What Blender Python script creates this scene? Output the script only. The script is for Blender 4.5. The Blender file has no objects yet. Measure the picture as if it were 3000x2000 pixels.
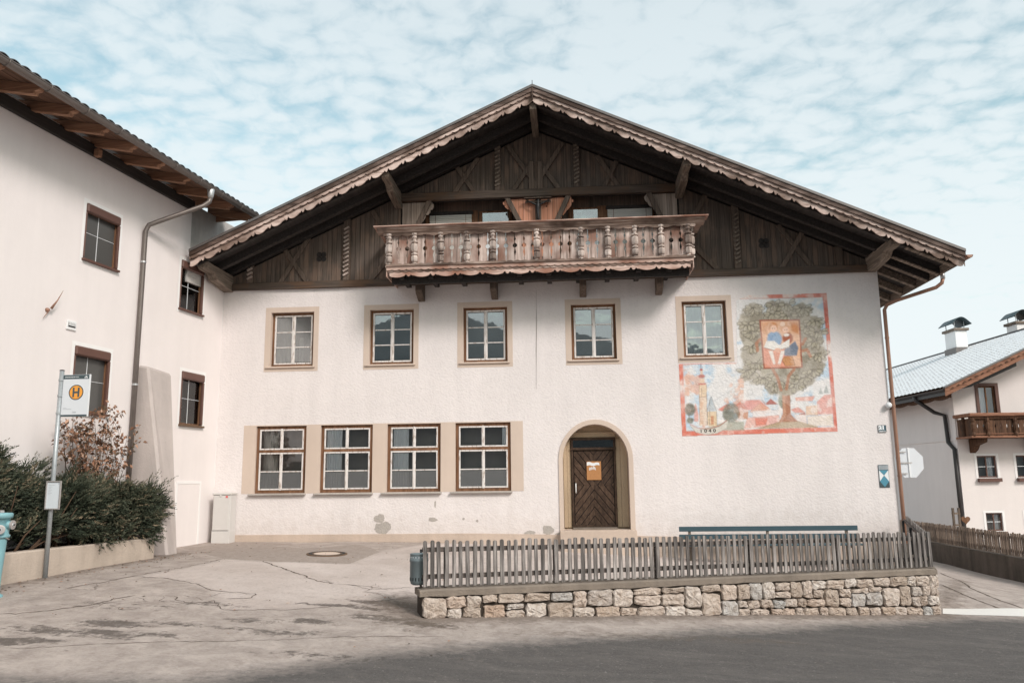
import bpy, bmesh, math, random
import numpy as np
from mathutils import Vector, Matrix
from mathutils.geometry import tessellate_polygon

random.seed(11)
rng = np.random.default_rng(7)
scn = bpy.context.scene
COL = scn.collection
PI = math.pi

# ------------------------------------------------------------------ camera, world, sun, exposure
F_PX, PITCH, ROLL, YAW = 2340.0, 0.16863, -0.012125, -0.07284
CAM = np.array([9.272, -20.405, 1.267])
_f = np.array([math.sin(YAW)*math.cos(PITCH), math.cos(YAW)*math.cos(PITCH), math.sin(PITCH)])
_r = np.array([math.cos(YAW), -math.sin(YAW), 0.0])
_u = np.cross(_r, _f)
RT = math.cos(ROLL)*_r + math.sin(ROLL)*_u
UP = math.cos(ROLL)*_u - math.sin(ROLL)*_r
cam = bpy.data.cameras.new('camera')
cam.sensor_width = 36.0
cam.lens = F_PX*36.0/3000.0
cam.clip_start = 0.1
cam.clip_end = 3000.0
camo = bpy.data.objects.new('camera', cam)
COL.objects.link(camo)
camo.matrix_world = Matrix(((RT[0], UP[0], -_f[0], CAM[0]), (RT[1], UP[1], -_f[1], CAM[1]), (RT[2], UP[2], -_f[2], CAM[2]), (0, 0, 0, 1)))
scn.camera = camo

SUN_EL, SUN_AZ = math.radians(36), math.radians(41)      # azimuth measured from the house front towards the right
sd = Vector((math.sin(SUN_AZ)*math.cos(SUN_EL), -math.cos(SUN_AZ)*math.cos(SUN_EL), math.sin(SUN_EL)))
sun = bpy.data.lights.new('sun', 'SUN')
sun.energy = 1.5
sun.angle = math.radians(15)
sun.color = (1.0, 0.925, 0.91)
suno = bpy.data.objects.new('sun', sun)
COL.objects.link(suno)
suno.rotation_euler = sd.to_track_quat('Z', 'Y').to_euler()
suno.location = (10, -20, 30)

world = bpy.data.worlds.new('World')
scn.world = world
world.use_nodes = True
wn, wl = world.node_tree.nodes, world.node_tree.links
wn.clear()
def W(t, **k):
    n = wn.new(t)
    for a, v in k.items():
        setattr(n, a, v)
    return n
def wm(op, a, b=None, clamp=False):
    n = W('ShaderNodeMath', operation=op, use_clamp=clamp)
    for i, x in enumerate((a, b)):
        if x is None: continue
        if isinstance(x, (int, float)): n.inputs[i].default_value = x
        else: wl.new(x, n.inputs[i])
    return n.outputs[0]
def wv(op, a, b):
    n = W('ShaderNodeVectorMath', operation=op)
    for i, x in enumerate((a, b)):
        if isinstance(x, tuple): n.inputs[i].default_value = x
        else: wl.new(x, n.inputs[i])
    return n.outputs[0]
sky = W('ShaderNodeTexSky', sky_type='NISHITA', sun_disc=False, sun_elevation=SUN_EL, sun_rotation=PI - SUN_AZ)
sky.air_density, sky.dust_density, sky.ozone_density = 1.0, 2.0, 1.0
tint = wv('MULTIPLY', sky.outputs[0], (1.20, 1.28, 0.94))
tc = W('ShaderNodeTexCoord')
sp = W('ShaderNodeSeparateXYZ')
wl.new(tc.outputs['Generated'], sp.inputs[0])
zc = wm('ADD', wm('MAXIMUM', sp.outputs[2], 0.0), 0.16)
cu, cv = wm('DIVIDE', sp.outputs[0], zc), wm('DIVIDE', sp.outputs[1], zc)
cb = W('ShaderNodeCombineXYZ')
wl.new(cu, cb.inputs[0]); wl.new(cv, cb.inputs[1])
def wnoise(scale, detail, rough, vec, dist=0.0):
    n = W('ShaderNodeTexNoise')
    n.inputs['Scale'].default_value, n.inputs['Detail'].default_value = scale, detail
    n.inputs['Roughness'].default_value, n.inputs['Distortion'].default_value = rough, dist
    wl.new(vec, n.inputs['Vector'])
    return n.outputs[0]
warp = W('ShaderNodeTexNoise'); warp.inputs['Scale'].default_value = 7.0; warp.inputs['Detail'].default_value = 3.0
wl.new(cb.outputs[0], warp.inputs['Vector'])
wadd = wv('ADD', cb.outputs[0], wv('MULTIPLY', wv('SUBTRACT', warp.outputs['Color'], (0.5, 0.5, 0.5)), (0.10, 0.07, 0.0)))
vo = W('ShaderNodeTexVoronoi', feature='SMOOTH_F1')
vo.inputs['Scale'].default_value = 15.0
vo.inputs['Smoothness'].default_value = 0.22
wl.new(wv('MULTIPLY', wadd, (1.0, 1.35, 1.0)), vo.inputs['Vector'])
puff = wm('SUBTRACT', 1.0, wm('MULTIPLY', vo.outputs['Distance'], 1.05))
big = wnoise(1.1, 5.0, 0.55, wadd)
fine = wnoise(30.0, 6.0, 0.6, wadd, 0.2)
dens = wm('ADD', wm('ADD', wm('MULTIPLY', puff, 0.50), wm('MULTIPLY', big, 1.05)), wm('MULTIPLY', fine, 0.55))
hz = wm('MULTIPLY', wm('SUBTRACT', 0.42, wm('MAXIMUM', sp.outputs[2], 0.0), True), 0.60)
dens = wm('ADD', dens, hz)
rmp = W('ShaderNodeMapRange', interpolation_type='SMOOTHSTEP')
for k, v in zip(('From Min', 'From Max', 'To Min', 'To Max'), (0.56, 1.16, 0.14, 0.98)):
    rmp.inputs[k].default_value = v
wl.new(dens, rmp.inputs['Value'])
thin = W('ShaderNodeMapRange')       # the cloud sheet is thinner overhead, where more blue comes through
for k, v in zip(('From Min', 'From Max', 'To Min', 'To Max'), (0.12, 0.60, 1.0, 0.70)):
    thin.inputs[k].default_value = v
wl.new(sp.outputs[2], thin.inputs['Value'])
mx = W('ShaderNodeMix', data_type='RGBA')
wl.new(wm('MULTIPLY', rmp.outputs[0], thin.outputs[0]), mx.inputs['Factor'])
wl.new(tint, mx.inputs['A'])
mx.inputs['B'].default_value = (4.1, 4.4, 4.5, 1)
bg = W('ShaderNodeBackground')
bg.inputs['Strength'].default_value = 0.13
wl.new(mx.outputs['Result'], bg.inputs['Color'])
wo = W('ShaderNodeOutputWorld')
wl.new(bg.outputs[0], wo.inputs['Surface'])

vs = scn.view_settings
scn.display_settings.display_device = 'sRGB'
vs.view_transform = 'Standard'
vs.look = 'None'
vs.gamma = 1.0
vs.use_curve_mapping = False
vs.exposure = 0.72
scn.cycles.max_bounces = 6
scn.cycles.transparent_max_bounces = 12

# ------------------------------------------------------------------ measuring helpers: a photo pixel (3000 x 2000) to a point on a real plane
def ray(px, py):
    return _f*F_PX + RT*(px-1500.0) - UP*(py-1000.0)
class Frame:
    """A plan frame: origin and angle; local x, local y, world z."""
    def __init__(s, ox, oy, ang):
        s.o = np.array([ox, oy, 0.0]); s.a = ang
        s.ux = np.array([math.cos(ang), math.sin(ang), 0.0]); s.uy = np.array([-math.sin(ang), math.cos(ang), 0.0])
    def on_y(s, px, py, y=0.0):
        d = ray(px, py); t = (y-(CAM-s.o).dot(s.uy))/d.dot(s.uy); P = CAM+d*t-s.o
        return float(P.dot(s.ux)), float(P[2])
    def on_x(s, px, py, x=0.0):
        d = ray(px, py); t = (x-(CAM-s.o).dot(s.ux))/d.dot(s.ux); P = CAM+d*t-s.o
        return float(P.dot(s.uy)), float(P[2])
    def world(s, x, y, z=0.0):
        P = s.o+s.ux*x+s.uy*y
        return (float(P[0]), float(P[1]), float(P[2]+z))
MAIN = Frame(0, 0, 0)
TH = 0.12476
LEFT = Frame(0, 0, -TH)          # local x = distance in front of the left house's wall, local y = along the wall
RIGHT = Frame(25.55, 15.0, 0.065)

def to_photo(P):
    d = P-CAM; z = d@_f
    return 1500+F_PX*(d@RT)/z, 1000-F_PX*(d@UP)/z

# ------------------------------------------------------------------ mesh builder
def vec(p): return Vector((float(p[0]), float(p[1]), float(p[2])))
class MB:
    def __init__(s): s.v = []; s.f = []
    def add(s, vs_, fs):
        n = len(s.v)
        s.v += [tuple(map(float, p)) for p in vs_]
        s.f += [tuple(i+n for i in f) for f in fs]
        return s
    def box(s, x0, x1, y0, y1, z0, z1):
        return s.add([(x0, y0, z0), (x1, y0, z0), (x1, y1, z0), (x0, y1, z0), (x0, y0, z1), (x1, y0, z1), (x1, y1, z1), (x0, y1, z1)],
                     [(0, 3, 2, 1), (4, 5, 6, 7), (0, 1, 5, 4), (1, 2, 6, 5), (2, 3, 7, 6), (3, 0, 4, 7)])
    def bar(s, p0, p1, w, h, up=(0, 0, 1)):
        p0, p1 = vec(p0), vec(p1); d = (p1-p0).normalized(); side = d.cross(Vector(up))
        if side.length < 1e-4: side = d.cross(Vector((0, 1, 0)))
        side.normalize(); uu = side.cross(d)
        a, b = side*(w/2), uu*(h/2)
        q = [p0-a-b, p0+a-b, p0+a+b, p0-a+b, p1-a-b, p1+a-b, p1+a+b, p1-a+b]
        return s.add(q, [(0, 1, 2, 3), (4, 7, 6, 5), (0, 4, 5, 1), (1, 5, 6, 2), (2, 6, 7, 3), (3, 7, 4, 0)])
    def prism(s, poly, y0, y1):
        """poly in (x, z), extruded along y"""
        n = len(poly)
        vs_ = [(x, y0, z) for x, z in poly]+[(x, y1, z) for x, z in poly]
        return s.add(vs_, [tuple(range(n)), tuple(range(2*n-1, n-1, -1))]+[(i, i+n, (i+1) % n+n, (i+1) % n) for i in range(n)])
    def prism_x(s, poly, x0, x1):
        """poly in (y, z), extruded along x"""
        n = len(poly)
        vs_ = [(x0, y, z) for y, z in poly]+[(x1, y, z) for y, z in poly]
        return s.add(vs_, [tuple(range(n)), tuple(range(2*n-1, n-1, -1))]+[(i, i+n, (i+1) % n+n, (i+1) % n) for i in range(n)])
    def prism_z(s, poly, z0, z1):
        n = len(poly)
        vs_ = [(x, y, z0) for x, y in poly]+[(x, y, z1) for x, y in poly]
        return s.add(vs_, [tuple(range(n)), tuple(range(2*n-1, n-1, -1))]+[(i, i+n, (i+1) % n+n, (i+1) % n) for i in range(n)])
    def tube(s, pts, r, n=8, cap=True):
        pts = [vec(p) for p in pts]
        rs = r if isinstance(r, (list, tuple)) else [r]*len(pts)
        rings = []; prev = None
        for i, p in enumerate(pts):
            a, b = pts[max(i-1, 0)], pts[min(i+1, len(pts)-1)]
            d = (b-a).normalized()
            side = prev-d*prev.dot(d) if prev is not None else d.cross(Vector((0, 0, 1)))
            if side.length < 1e-4: side = d.cross(Vector((0, 1, 0)))
            side.normalize(); prev = side; uu = side.cross(d)
            rings.append([p+side*math.cos(2*PI*k/n)*rs[i]+uu*math.sin(2*PI*k/n)*rs[i] for k in range(n)])
        vs_ = [q for R in rings for q in R]; fs = []
        for i in range(len(pts)-1):
            for k in range(n):
                fs.append((i*n+k, i*n+(k+1) % n, (i+1)*n+(k+1) % n, (i+1)*n+k))
        if cap: fs += [tuple(range(n-1, -1, -1)), tuple((len(pts)-1)*n+k for k in range(n))]
        return s.add(vs_, fs)
    def lathe(s, prof, c=(0, 0, 0), n=12, axis='z', rot=0.0):
        """prof: (radius, height)"""
        vs_ = []
        for r, h in prof:
            for k in range(n):
                a = 2*PI*k/n+rot; x, y = r*math.cos(a), r*math.sin(a)
                q = (x, y, h) if axis == 'z' else ((x, h, y) if axis == 'y' else (h, x, y))
                vs_.append((q[0]+c[0], q[1]+c[1], q[2]+c[2]))
        fs = []
        for i in range(len(prof)-1):
            for k in range(n): fs.append((i*n+k, i*n+(k+1) % n, (i+1)*n+(k+1) % n, (i+1)*n+k))
        fs += [tuple(range(n-1, -1, -1)), tuple((len(prof)-1)*n+k for k in range(n))]
        return s.add(vs_, fs)
    def mesh(s, name, m, smooth=False, bevel=0.0, recalc=True):
        me = bpy.data.meshes.new(name)
        me.from_pydata(s.v, [], s.f)
        if recalc or bevel:
            bm = bmesh.new(); bm.from_mesh(me)
            if recalc: bmesh.ops.recalc_face_normals(bm, faces=bm.faces)
            if bevel: bmesh.ops.bevel(bm, geom=list(bm.edges), offset=bevel, segments=1, affect='EDGES', profile=0.5)
            bm.to_mesh(me); bm.free()
        if smooth: me.polygons.foreach_set('use_smooth', [True]*len(me.polygons))
        me.materials.append(m)
        return me
    def build(s, name, m, parent=None, smooth=False, bevel=0.0, recalc=True, loc=None, label=None):
        return put(name, s.mesh(name, m, smooth, bevel, recalc), parent, loc=loc, label=label)
def put(name, me, parent=None, loc=None, rot=None, mat=None, label=None):
    o = bpy.data.objects.new(name, me)
    COL.objects.link(o)
    if parent is not None: o.parent = parent
    if loc is not None: o.location = loc
    if rot is not None: o.rotation_euler = rot
    if mat is not None: o.matrix_local = mat
    if label: o['label'] = label
    return o
def tag(o, label=None, cat=None, group=None, kind=None):
    if label: o['label'] = label
    if cat: o['category'] = cat
    if group: o['group'] = group
    if kind: o['kind'] = kind
    return o
def thing(name, label, cat, loc=(0, 0, 0), rz=0.0, group=None):
    o = bpy.data.objects.new(name, None)
    o.empty_display_size = 0.2
    COL.objects.link(o)
    o.location = loc; o.rotation_euler = (0, 0, rz)
    return tag(o, label, cat, group)
def box(name, m, parent, x0, x1, y0, y1, z0, z1, bevel=0.0):
    return MB().box(x0, x1, y0, y1, z0, z1).build(name, m, parent, bevel=bevel)
def text_mesh(name, s, size, m, parent, loc, rot, extrude=0.001, bold=0.0, align='CENTER', xs=1.0):
    cu_ = bpy.data.curves.new(name, 'FONT')
    cu_.body = s; cu_.size = size; cu_.extrude = extrude; cu_.offset = bold
    cu_.align_x = align; cu_.align_y = 'CENTER'; cu_.resolution_u = 3
    tmp = bpy.data.objects.new(name+'_tmp', cu_)
    me = bpy.data.meshes.new_from_object(tmp)
    bpy.data.objects.remove(tmp); bpy.data.curves.remove(cu_)
    me.materials.clear(); me.materials.append(m)
    o = put(name, me, parent, loc=loc, rot=rot)
    o.scale = (xs, 1, 1)
    return o
def clip_convex(poly, clip):
    """clip polygon poly by convex counter-clockwise polygon clip (2-D)"""
    out = list(poly)
    for i in range(len(clip)):
        a, b = clip[i], clip[(i+1) % len(clip)]
        side = lambda p: (b[0]-a[0])*(p[1]-a[1])-(b[1]-a[1])*(p[0]-a[0])
        src, out = out, []
        for j in range(len(src)):
            p, q = src[j], src[(j+1) % len(src)]
            sp_, sq = side(p), side(q)
            if sp_ >= 0: out.append(p)
            if (sp_ >= 0) != (sq >= 0):
                t = sp_/(sp_-sq); out.append((p[0]+(q[0]-p[0])*t, p[1]+(q[1]-p[1])*t))
        if len(out) < 3: return []
    return out
def sheet_with_holes(outer, holes, fn):
    """flat sheet: outer and holes are (a, b) outlines; fn maps (a, b) to a point"""
    loops = [[Vector((a, b, 0)) for a, b in outer]]+[[Vector((a, b, 0)) for a, b in h] for h in holes]
    tris = tessellate_polygon(loops)
    pts = [p for L in loops for p in L]
    mb = MB()
    mb.add([fn(p.x, p.y) for p in pts], [tuple(t) for t in tris])
    return mb
def rect(x0, x1, z0, z1): return [(x0, z0), (x1, z0), (x1, z1), (x0, z1)]

# ------------------------------------------------------------------ materials
class G:
    def __init__(s, name, rough=0.8, spec=0.3, coord='obj'):
        s.m = bpy.data.materials.new(name); s.m.use_nodes = True
        s.nt = s.m.node_tree; s.n = s.nt.nodes; s.l = s.nt.links
        s.b = s.n['Principled BSDF']; s.out = s.n['Material Output']
        s.b.inputs['Roughness'].default_value = rough
        s.b.inputs['Specular IOR Level'].default_value = spec
        t = s.n.new('ShaderNodeTexCoord'); s.co = t.outputs['Object']
    def link(s, a, b):
        if isinstance(a, (int, float)): b.default_value = a
        elif isinstance(a, tuple): b.default_value = a if len(a) == 4 or b.type == 'VECTOR' else (*a, 1)
        else: s.l.new(a, b)
    def scale(s, sc, shift=None, vec_=None):
        n = s.n.new('ShaderNodeVectorMath'); n.operation = 'MULTIPLY'
        s.link(vec_ or s.co, n.inputs[0]); n.inputs[1].default_value = sc
        r = n.outputs[0]
        if shift is not None:
            n2 = s.n.new('ShaderNodeVectorMath'); n2.operation = 'ADD'
            s.link(r, n2.inputs[0]); s.link(shift, n2.inputs[1]); r = n2.outputs[0]
        return r
    def rand(s):
        n = s.n.new('ShaderNodeObjectInfo'); return n.outputs['Random']
    def noise(s, scale=5.0, detail=4.0, rough=0.55, vec_=None, dist=0.0):
        n = s.n.new('ShaderNodeTexNoise')
        n.inputs['Scale'].default_value = scale; n.inputs['Detail'].default_value = detail
        n.inputs['Roughness'].default_value = rough; n.inputs['Distortion'].default_value = dist
        s.link(vec_ or s.co, n.inputs['Vector'])
        return n.outputs[0]
    def vor(s, scale=5.0, vec_=None, feature='F1', out='Distance'):
        n = s.n.new('ShaderNodeTexVoronoi'); n.feature = feature
        n.inputs['Scale'].default_value = scale; s.link(vec_ or s.co, n.inputs['Vector'])
        return n.outputs[out]
    def ramp(s, fac, stops):
        n = s.n.new('ShaderNodeValToRGB'); e = n.color_ramp.elements
        while len(e) < len(stops): e.new(0.5)
        for el, (p, c) in zip(e, stops):
            el.position = p; el.color = (c, c, c, 1) if isinstance(c, (int, float)) else (*c, 1)
        s.link(fac, n.inputs[0]); return n.outputs[0]
    def mix(s, fac, a, b, blend='MIX'):
        n = s.n.new('ShaderNodeMix'); n.data_type = 'RGBA'; n.blend_type = blend
        s.link(fac, n.inputs['Factor']); s.link(a, n.inputs['A']); s.link(b, n.inputs['B'])
        return n.outputs['Result']
    def math(s, op, a, b=0.0, clamp=False):
        n = s.n.new('ShaderNodeMath'); n.operation = op; n.use_clamp = clamp
        s.link(a, n.inputs[0]); s.link(b, n.inputs[1]); return n.outputs[0]
    def attr(s, name, out='Fac'):
        n = s.n.new('ShaderNodeAttribute'); n.attribute_name = name; return n.outputs[out]
    def bump(s, h, strength=0.5, dist=0.01):
        n = s.n.new('ShaderNodeBump'); n.inputs['Strength'].default_value = strength; n.inputs['Distance'].default_value = dist
        s.link(h, n.inputs['Height']); s.l.new(n.outputs[0], s.b.inputs['Normal'])
    def color(s, c): s.link(c, s.b.inputs['Base Color']); return s
    def rough(s, r): s.link(r, s.b.inputs['Roughness']); return s

def shift_by_rand(g, k=37.0):
    r = g.math('MULTIPLY', g.rand(), k)
    n = g.n.new('ShaderNodeCombineXYZ')
    for i in range(3): g.l.new(r, n.inputs[i])
    return n.outputs[0]
def plain(name, c, rough=0.7, spec=0.3, metal=0.0, var=0.12, vscale=6.0, bump=0.0):
    g = G(name, rough, spec)
    nz = g.noise(vscale, 4)
    g.color(g.mix(g.math('MULTIPLY', nz, 1.0), tuple(x*(1-var) for x in c), tuple(min(1, x*(1+var)) for x in c)))
    g.b.inputs['Metallic'].default_value = metal
    if bump: g.bump(g.noise(vscale*8, 3), bump, 0.01)
    return g.m
def wood(name, cols, grain=(20, 20, 0.9), rough=0.75, streak=None, var=0.35, bump=0.25, knots=False):
    """cols: dark, mid, light; streak: (colour, amount) patches of other weathering"""
    g = G(name, rough, 0.25)
    sh = shift_by_rand(g)
    v1 = g.scale(grain, sh)
    n1 = g.noise(1.0, 5, 0.62, v1, 0.3)
    n2 = g.noise(0.9, 3, 0.5, g.scale((1.6, 1.6, 1.6), sh))
    c = g.ramp(n1, [(0.28, cols[0]), (0.5, cols[1]), (0.72, cols[2])])
    if streak:
        f = g.ramp(g.math('ADD', g.math('MULTIPLY', n2, 0.75), g.math('MULTIPLY', n1, 0.35)), [(0.54-streak[1]*0.3, 0.0), (0.66, 1.0)])
        c = g.mix(g.math('MULTIPLY', f, 0.85), c, g.mix(n1, tuple(x*0.55 for x in streak[0]), streak[0]))
    bri = g.math('ADD', g.math('MULTIPLY', g.rand(), var*2), 1.0-var)
    mul = g.n.new('ShaderNodeVectorMath'); mul.operation = 'SCALE'
    g.link(c, mul.inputs[0]); g.link(bri, mul.inputs['Scale'])
    c = mul.outputs[0]
    if knots:
        k = g.ramp(g.vor(1.0, g.scale((5.5, 5.5, 3.0), sh)), [(0.05, 1.0), (0.11, 0.0)])
        c = g.mix(k, c, (0.07, 0.03, 0.015))
    g.color(c)
    g.bump(n1, bump, 0.006)
    return g.m
DARK = ((0.070, 0.054, 0.045), (0.112, 0.088, 0.073), (0.165, 0.131, 0.110))
M = {}
M['clad'] = wood('dark_cladding_wood', DARK, (26, 26, 0.7), streak=((0.24, 0.165, 0.125), 0.04), var=0.09)
M['beam_h'] = wood('dark_beam_wood', ((0.05, 0.037, 0.03), (0.095, 0.072, 0.058), (0.16, 0.122, 0.10)), (0.8, 22, 26), var=0.12, streak=((0.16, 0.095, 0.06), 0.03))
M['beam_v'] = wood('dark_post_wood', ((0.06, 0.045, 0.036), (0.12, 0.09, 0.072), (0.20, 0.15, 0.12)), (24, 24, 0.8), var=0.14)
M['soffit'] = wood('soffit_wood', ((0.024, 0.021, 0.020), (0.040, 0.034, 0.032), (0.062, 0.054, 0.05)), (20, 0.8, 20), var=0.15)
M['purlin'] = wood('purlin_wood', ((0.08, 0.062, 0.05), (0.19, 0.15, 0.12), (0.34, 0.27, 0.225)), (20, 0.9, 20), var=0.12)
M['lightclad'] = wood('weathered_cladding_wood', ((0.18, 0.14, 0.115), (0.32, 0.255, 0.215), (0.46, 0.38, 0.33)), (26, 26, 0.7), var=0.15)
M['barge'] = wood('bargeboard_wood', ((0.22, 0.15, 0.12), (0.55, 0.42, 0.37), (0.78, 0.65, 0.59)), (2.2, 22, 9), streak=((0.13, 0.075, 0.05), 0.1), var=0.12, bump=0.4)
M['barge_dark'] = wood('upper_bargeboard_wood', ((0.045, 0.031, 0.025), (0.15, 0.104, 0.086), (0.38, 0.28, 0.245)), (2.0, 22, 14), streak=((0.07, 0.042, 0.03), 0.1), var=0.12, bump=0.4)
M['balcony'] = wood('balcony_board_wood', ((0.08, 0.05, 0.038), (0.50, 0.39, 0.345), (0.80, 0.70, 0.65)), (19, 19, 1.0), streak=((0.24, 0.10, 0.06), 0.17), var=0.16, bump=0.5)
M['balcony_h'] = wood('balcony_rail_wood', ((0.07, 0.045, 0.035), (0.30, 0.21, 0.17), (0.62, 0.50, 0.44)), (1.5, 26, 26), streak=((0.07, 0.042, 0.03), 0.12), var=0.1, bump=0.4)
M['baluster'] = wood('baluster_wood', ((0.20, 0.145, 0.115), (0.60, 0.50, 0.45), (0.80, 0.72, 0.67)), (26, 26, 2.0), streak=((0.10, 0.06, 0.045), 0.1), var=0.12, bump=0.4)
M['valance'] = wood('balcony_valance_wood', ((0.24, 0.14, 0.105), (0.60, 0.43, 0.365), (0.80, 0.66, 0.60)), (1.6, 26, 20), streak=((0.34, 0.14, 0.085), 0.14), var=0.1, bump=0.4)
M['orange'] = wood('fresh_larch_wood', ((0.42, 0.17, 0.10), (0.60, 0.28, 0.18), (0.70, 0.37, 0.27)), (22, 22, 0.6), var=0.1, knots=True)
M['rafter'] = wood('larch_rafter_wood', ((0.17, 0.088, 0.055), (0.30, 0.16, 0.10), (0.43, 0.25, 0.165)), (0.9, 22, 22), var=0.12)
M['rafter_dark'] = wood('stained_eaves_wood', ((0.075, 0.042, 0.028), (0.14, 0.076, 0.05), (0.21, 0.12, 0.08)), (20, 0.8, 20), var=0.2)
M['frame'] = wood('brown_window_wood', ((0.09, 0.042, 0.022), (0.19, 0.095, 0.052), (0.30, 0.16, 0.095)), (14, 14, 1.2), var=0.12)
M['door'] = wood('old_door_wood', ((0.028, 0.016, 0.011), (0.060, 0.036, 0.024), (0.11, 0.068, 0.046)), (12, 12, 6), var=0.2, bump=0.3)
M['shutter'] = plain('brown_shutter_paint', (0.125, 0.062, 0.048), 0.5, 0.4)
M['picket'] = wood('grey_picket_wood', ((0.035, 0.031, 0.029), (0.175, 0.155, 0.146), (0.44, 0.40, 0.38)), (34, 34, 1.2), var=0.32, bump=0.5)
M['picket_h'] = wood('grey_rail_wood', ((0.035, 0.028, 0.025), (0.10, 0.08, 0.072), (0.19, 0.16, 0.145)), (2, 24, 24), var=0.1)
M['picket_far'] = wood('brown_picket_wood', ((0.06, 0.045, 0.036), (0.17, 0.128, 0.10), (0.30, 0.235, 0.19)), (30, 30, 1.2), var=0.28, bump=0.4)

def plaster(name, c, bumpy=0.6, sc=14.0, stain=0.06, dist=0.02, splash=False):
    g = G(name, 0.9, 0.15)
    v = g.co
    big = g.noise(0.7, 4, 0.6)
    med = g.noise(5.0, 4, 0.6)
    streak = g.noise(1.0, 4, 0.6, g.scale((3.0, 3.0, 0.35)))
    dark = tuple(x*(1-stain*2.6) for x in c)
    f = g.ramp(g.math('ADD', g.math('ADD', g.math('MULTIPLY', big, 0.45), g.math('MULTIPLY', streak, 0.4)), g.math('MULTIPLY', med, 0.15)), [(0.34, 0.0), (0.66, 1.0)])
    col = g.mix(f, dark, c)
    h1 = g.noise(sc, 3, 0.6, None, 0.6)
    h2 = g.vor(sc*1.7, g.scale((1, 1, 1.35)), 'SMOOTH_F1')
    h3 = g.noise(sc*5, 2, 0.5)
    h = g.math('ADD', g.math('ADD', h1, g.math('MULTIPLY', h2, 0.55)), g.math('MULTIPLY', h3, 0.25))
    cav = g.ramp(h, [(0.55, 0.86), (0.85, 1.0)])
    if bumpy > 0.3:
        col = g.mix(0.35, col, g.mix(1.0, col, cav, 'MULTIPLY'))
    if splash:      # mud splashed up by rain along the foot of the wall, drips under the sills
        sx_ = g.n.new('ShaderNodeSeparateXYZ'); g.link(g.co, sx_.inputs[0])
        low = g.ramp(g.math('ADD', g.math('MULTIPLY', g.math('ADD', sx_.outputs[2], 0.35), 0.9), g.math('MULTIPLY', g.math('SUBTRACT', med, 0.5), 1.2)), [(0.0, 1.0), (0.75, 0.0)])
        col = g.mix(g.math('MULTIPLY', low, 0.38), col, (0.50, 0.42, 0.37))
        fl = g.ramp(g.noise(2.3, 6, 0.7, None, 0.8), [(0.62, 0.0), (0.74, 1.0)])
        col = g.mix(g.math('MULTIPLY', fl, 0.10), col, (0.45, 0.40, 0.37))
    g.color(col)
    g.bump(h, bumpy, dist)
    return g.m
M['plaster'] = plaster('rough_cast_plaster', (0.81, 0.752, 0.742), 0.42, 13.0, 0.05, 0.02, splash=True)
M['plaster_left'] = plaster('smooth_cream_plaster', (0.83, 0.770, 0.757), 0.16, 30.0, 0.03, 0.012)
M['plaster_right'] = plaster('far_cream_plaster', (0.78, 0.72, 0.70), 0.25, 18.0, 0.03, 0.02)
M['buttress'] = plaster('grey_buttress_plaster', (0.55, 0.485, 0.46), 0.3, 16.0, 0.10, 0.02)
M['masonry'] = plaster('bare_grey_masonry', (0.62, 0.59, 0.565), 0.5, 12.0, 0.18, 0.02)
M['surround'] = plaster('beige_painted_surround', (0.655, 0.535, 0.455), 0.15, 22.0, 0.05, 0.01)
M['plinth'] = plaster('beige_plinth_plaster', (0.62, 0.50, 0.42), 0.35, 14.0, 0.10, 0.02)
M['recess'] = plaster('ochre_recess_plaster', (0.56, 0.43, 0.30), 0.4, 20.0, 0.10, 0.02)
M['planter'] = plaster('stained_planter_plaster', (0.58, 0.485, 0.41), 0.3, 14.0, 0.14, 0.02)
M['bare'] = plaster('bare_grey_render', (0.50, 0.455, 0.42), 0.5, 20.0, 0.12, 0.02)
M['concrete'] = plaster('coping_concrete', (0.29, 0.24, 0.20), 0.6, 24.0, 0.18, 0.02)
M['mortar'] = plaster('dark_wall_mortar', (0.075, 0.06, 0.05), 0.6, 24.0, 0.2, 0.02)
M['lowwall'] = plaster('damp_low_wall_concrete', (0.135, 0.112, 0.095), 0.4, 10.0, 0.25, 0.02)
M['whiteband'] = plain('white_wall_paint', (0.84, 0.82, 0.81), 0.8, 0.2, var=0.03)
M['soil'] = plain('planter_soil', (0.06, 0.045, 0.035), 0.95, 0.1, var=0.4, bump=0.6)

def peeling(name):
    g = G(name, 0.55, 0.35)
    v = g.scale((22, 22, 5))
    n = g.noise(1.0, 5, 0.65, v, 0.5)
    c = g.ramp(n, [(0.30, (0.26, 0.19, 0.15)), (0.40, (0.50, 0.43, 0.385)), (0.48, (0.74, 0.70, 0.68))])
    g.color(c); g.bump(n, 0.3, 0.004)
    return g.m
M['white'] = peeling('peeling_white_paint')
M['white_fresh'] = plain('white_gloss_paint', (0.80, 0.80, 0.80), 0.4, 0.4, var=0.03)

def glass(name, tint_=(0.99, 0.99, 0.99), refl=0.03):
    g = G(name)
    g.n.remove(g.b)
    tr = g.n.new('ShaderNodeBsdfTransparent'); tr.inputs['Color'].default_value = (*tint_, 1)
    gl = g.n.new('ShaderNodeBsdfGlossy'); gl.inputs['Roughness'].default_value = 0.015
    fr = g.n.new('ShaderNodeFresnel'); fr.inputs['IOR'].default_value = 1.6
    bm_ = g.n.new('ShaderNodeBump'); bm_.inputs['Strength'].default_value = 0.05; bm_.inputs['Distance'].default_value = 0.03
    g.link(g.noise(2.2, 2, 0.5), bm_.inputs['Height'])
    g.l.new(bm_.outputs[0], gl.inputs['Normal'])
    mx_ = g.n.new('ShaderNodeMixShader')
    g.link(g.math('ADD', fr.outputs[0], refl, True), mx_.inputs[0])
    g.l.new(tr.outputs[0], mx_.inputs[1]); g.l.new(gl.outputs[0], mx_.inputs[2])
    g.l.new(mx_.outputs[0], g.out.inputs['Surface'])
    return g.m
M['glass'] = glass('window_glass')
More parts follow.
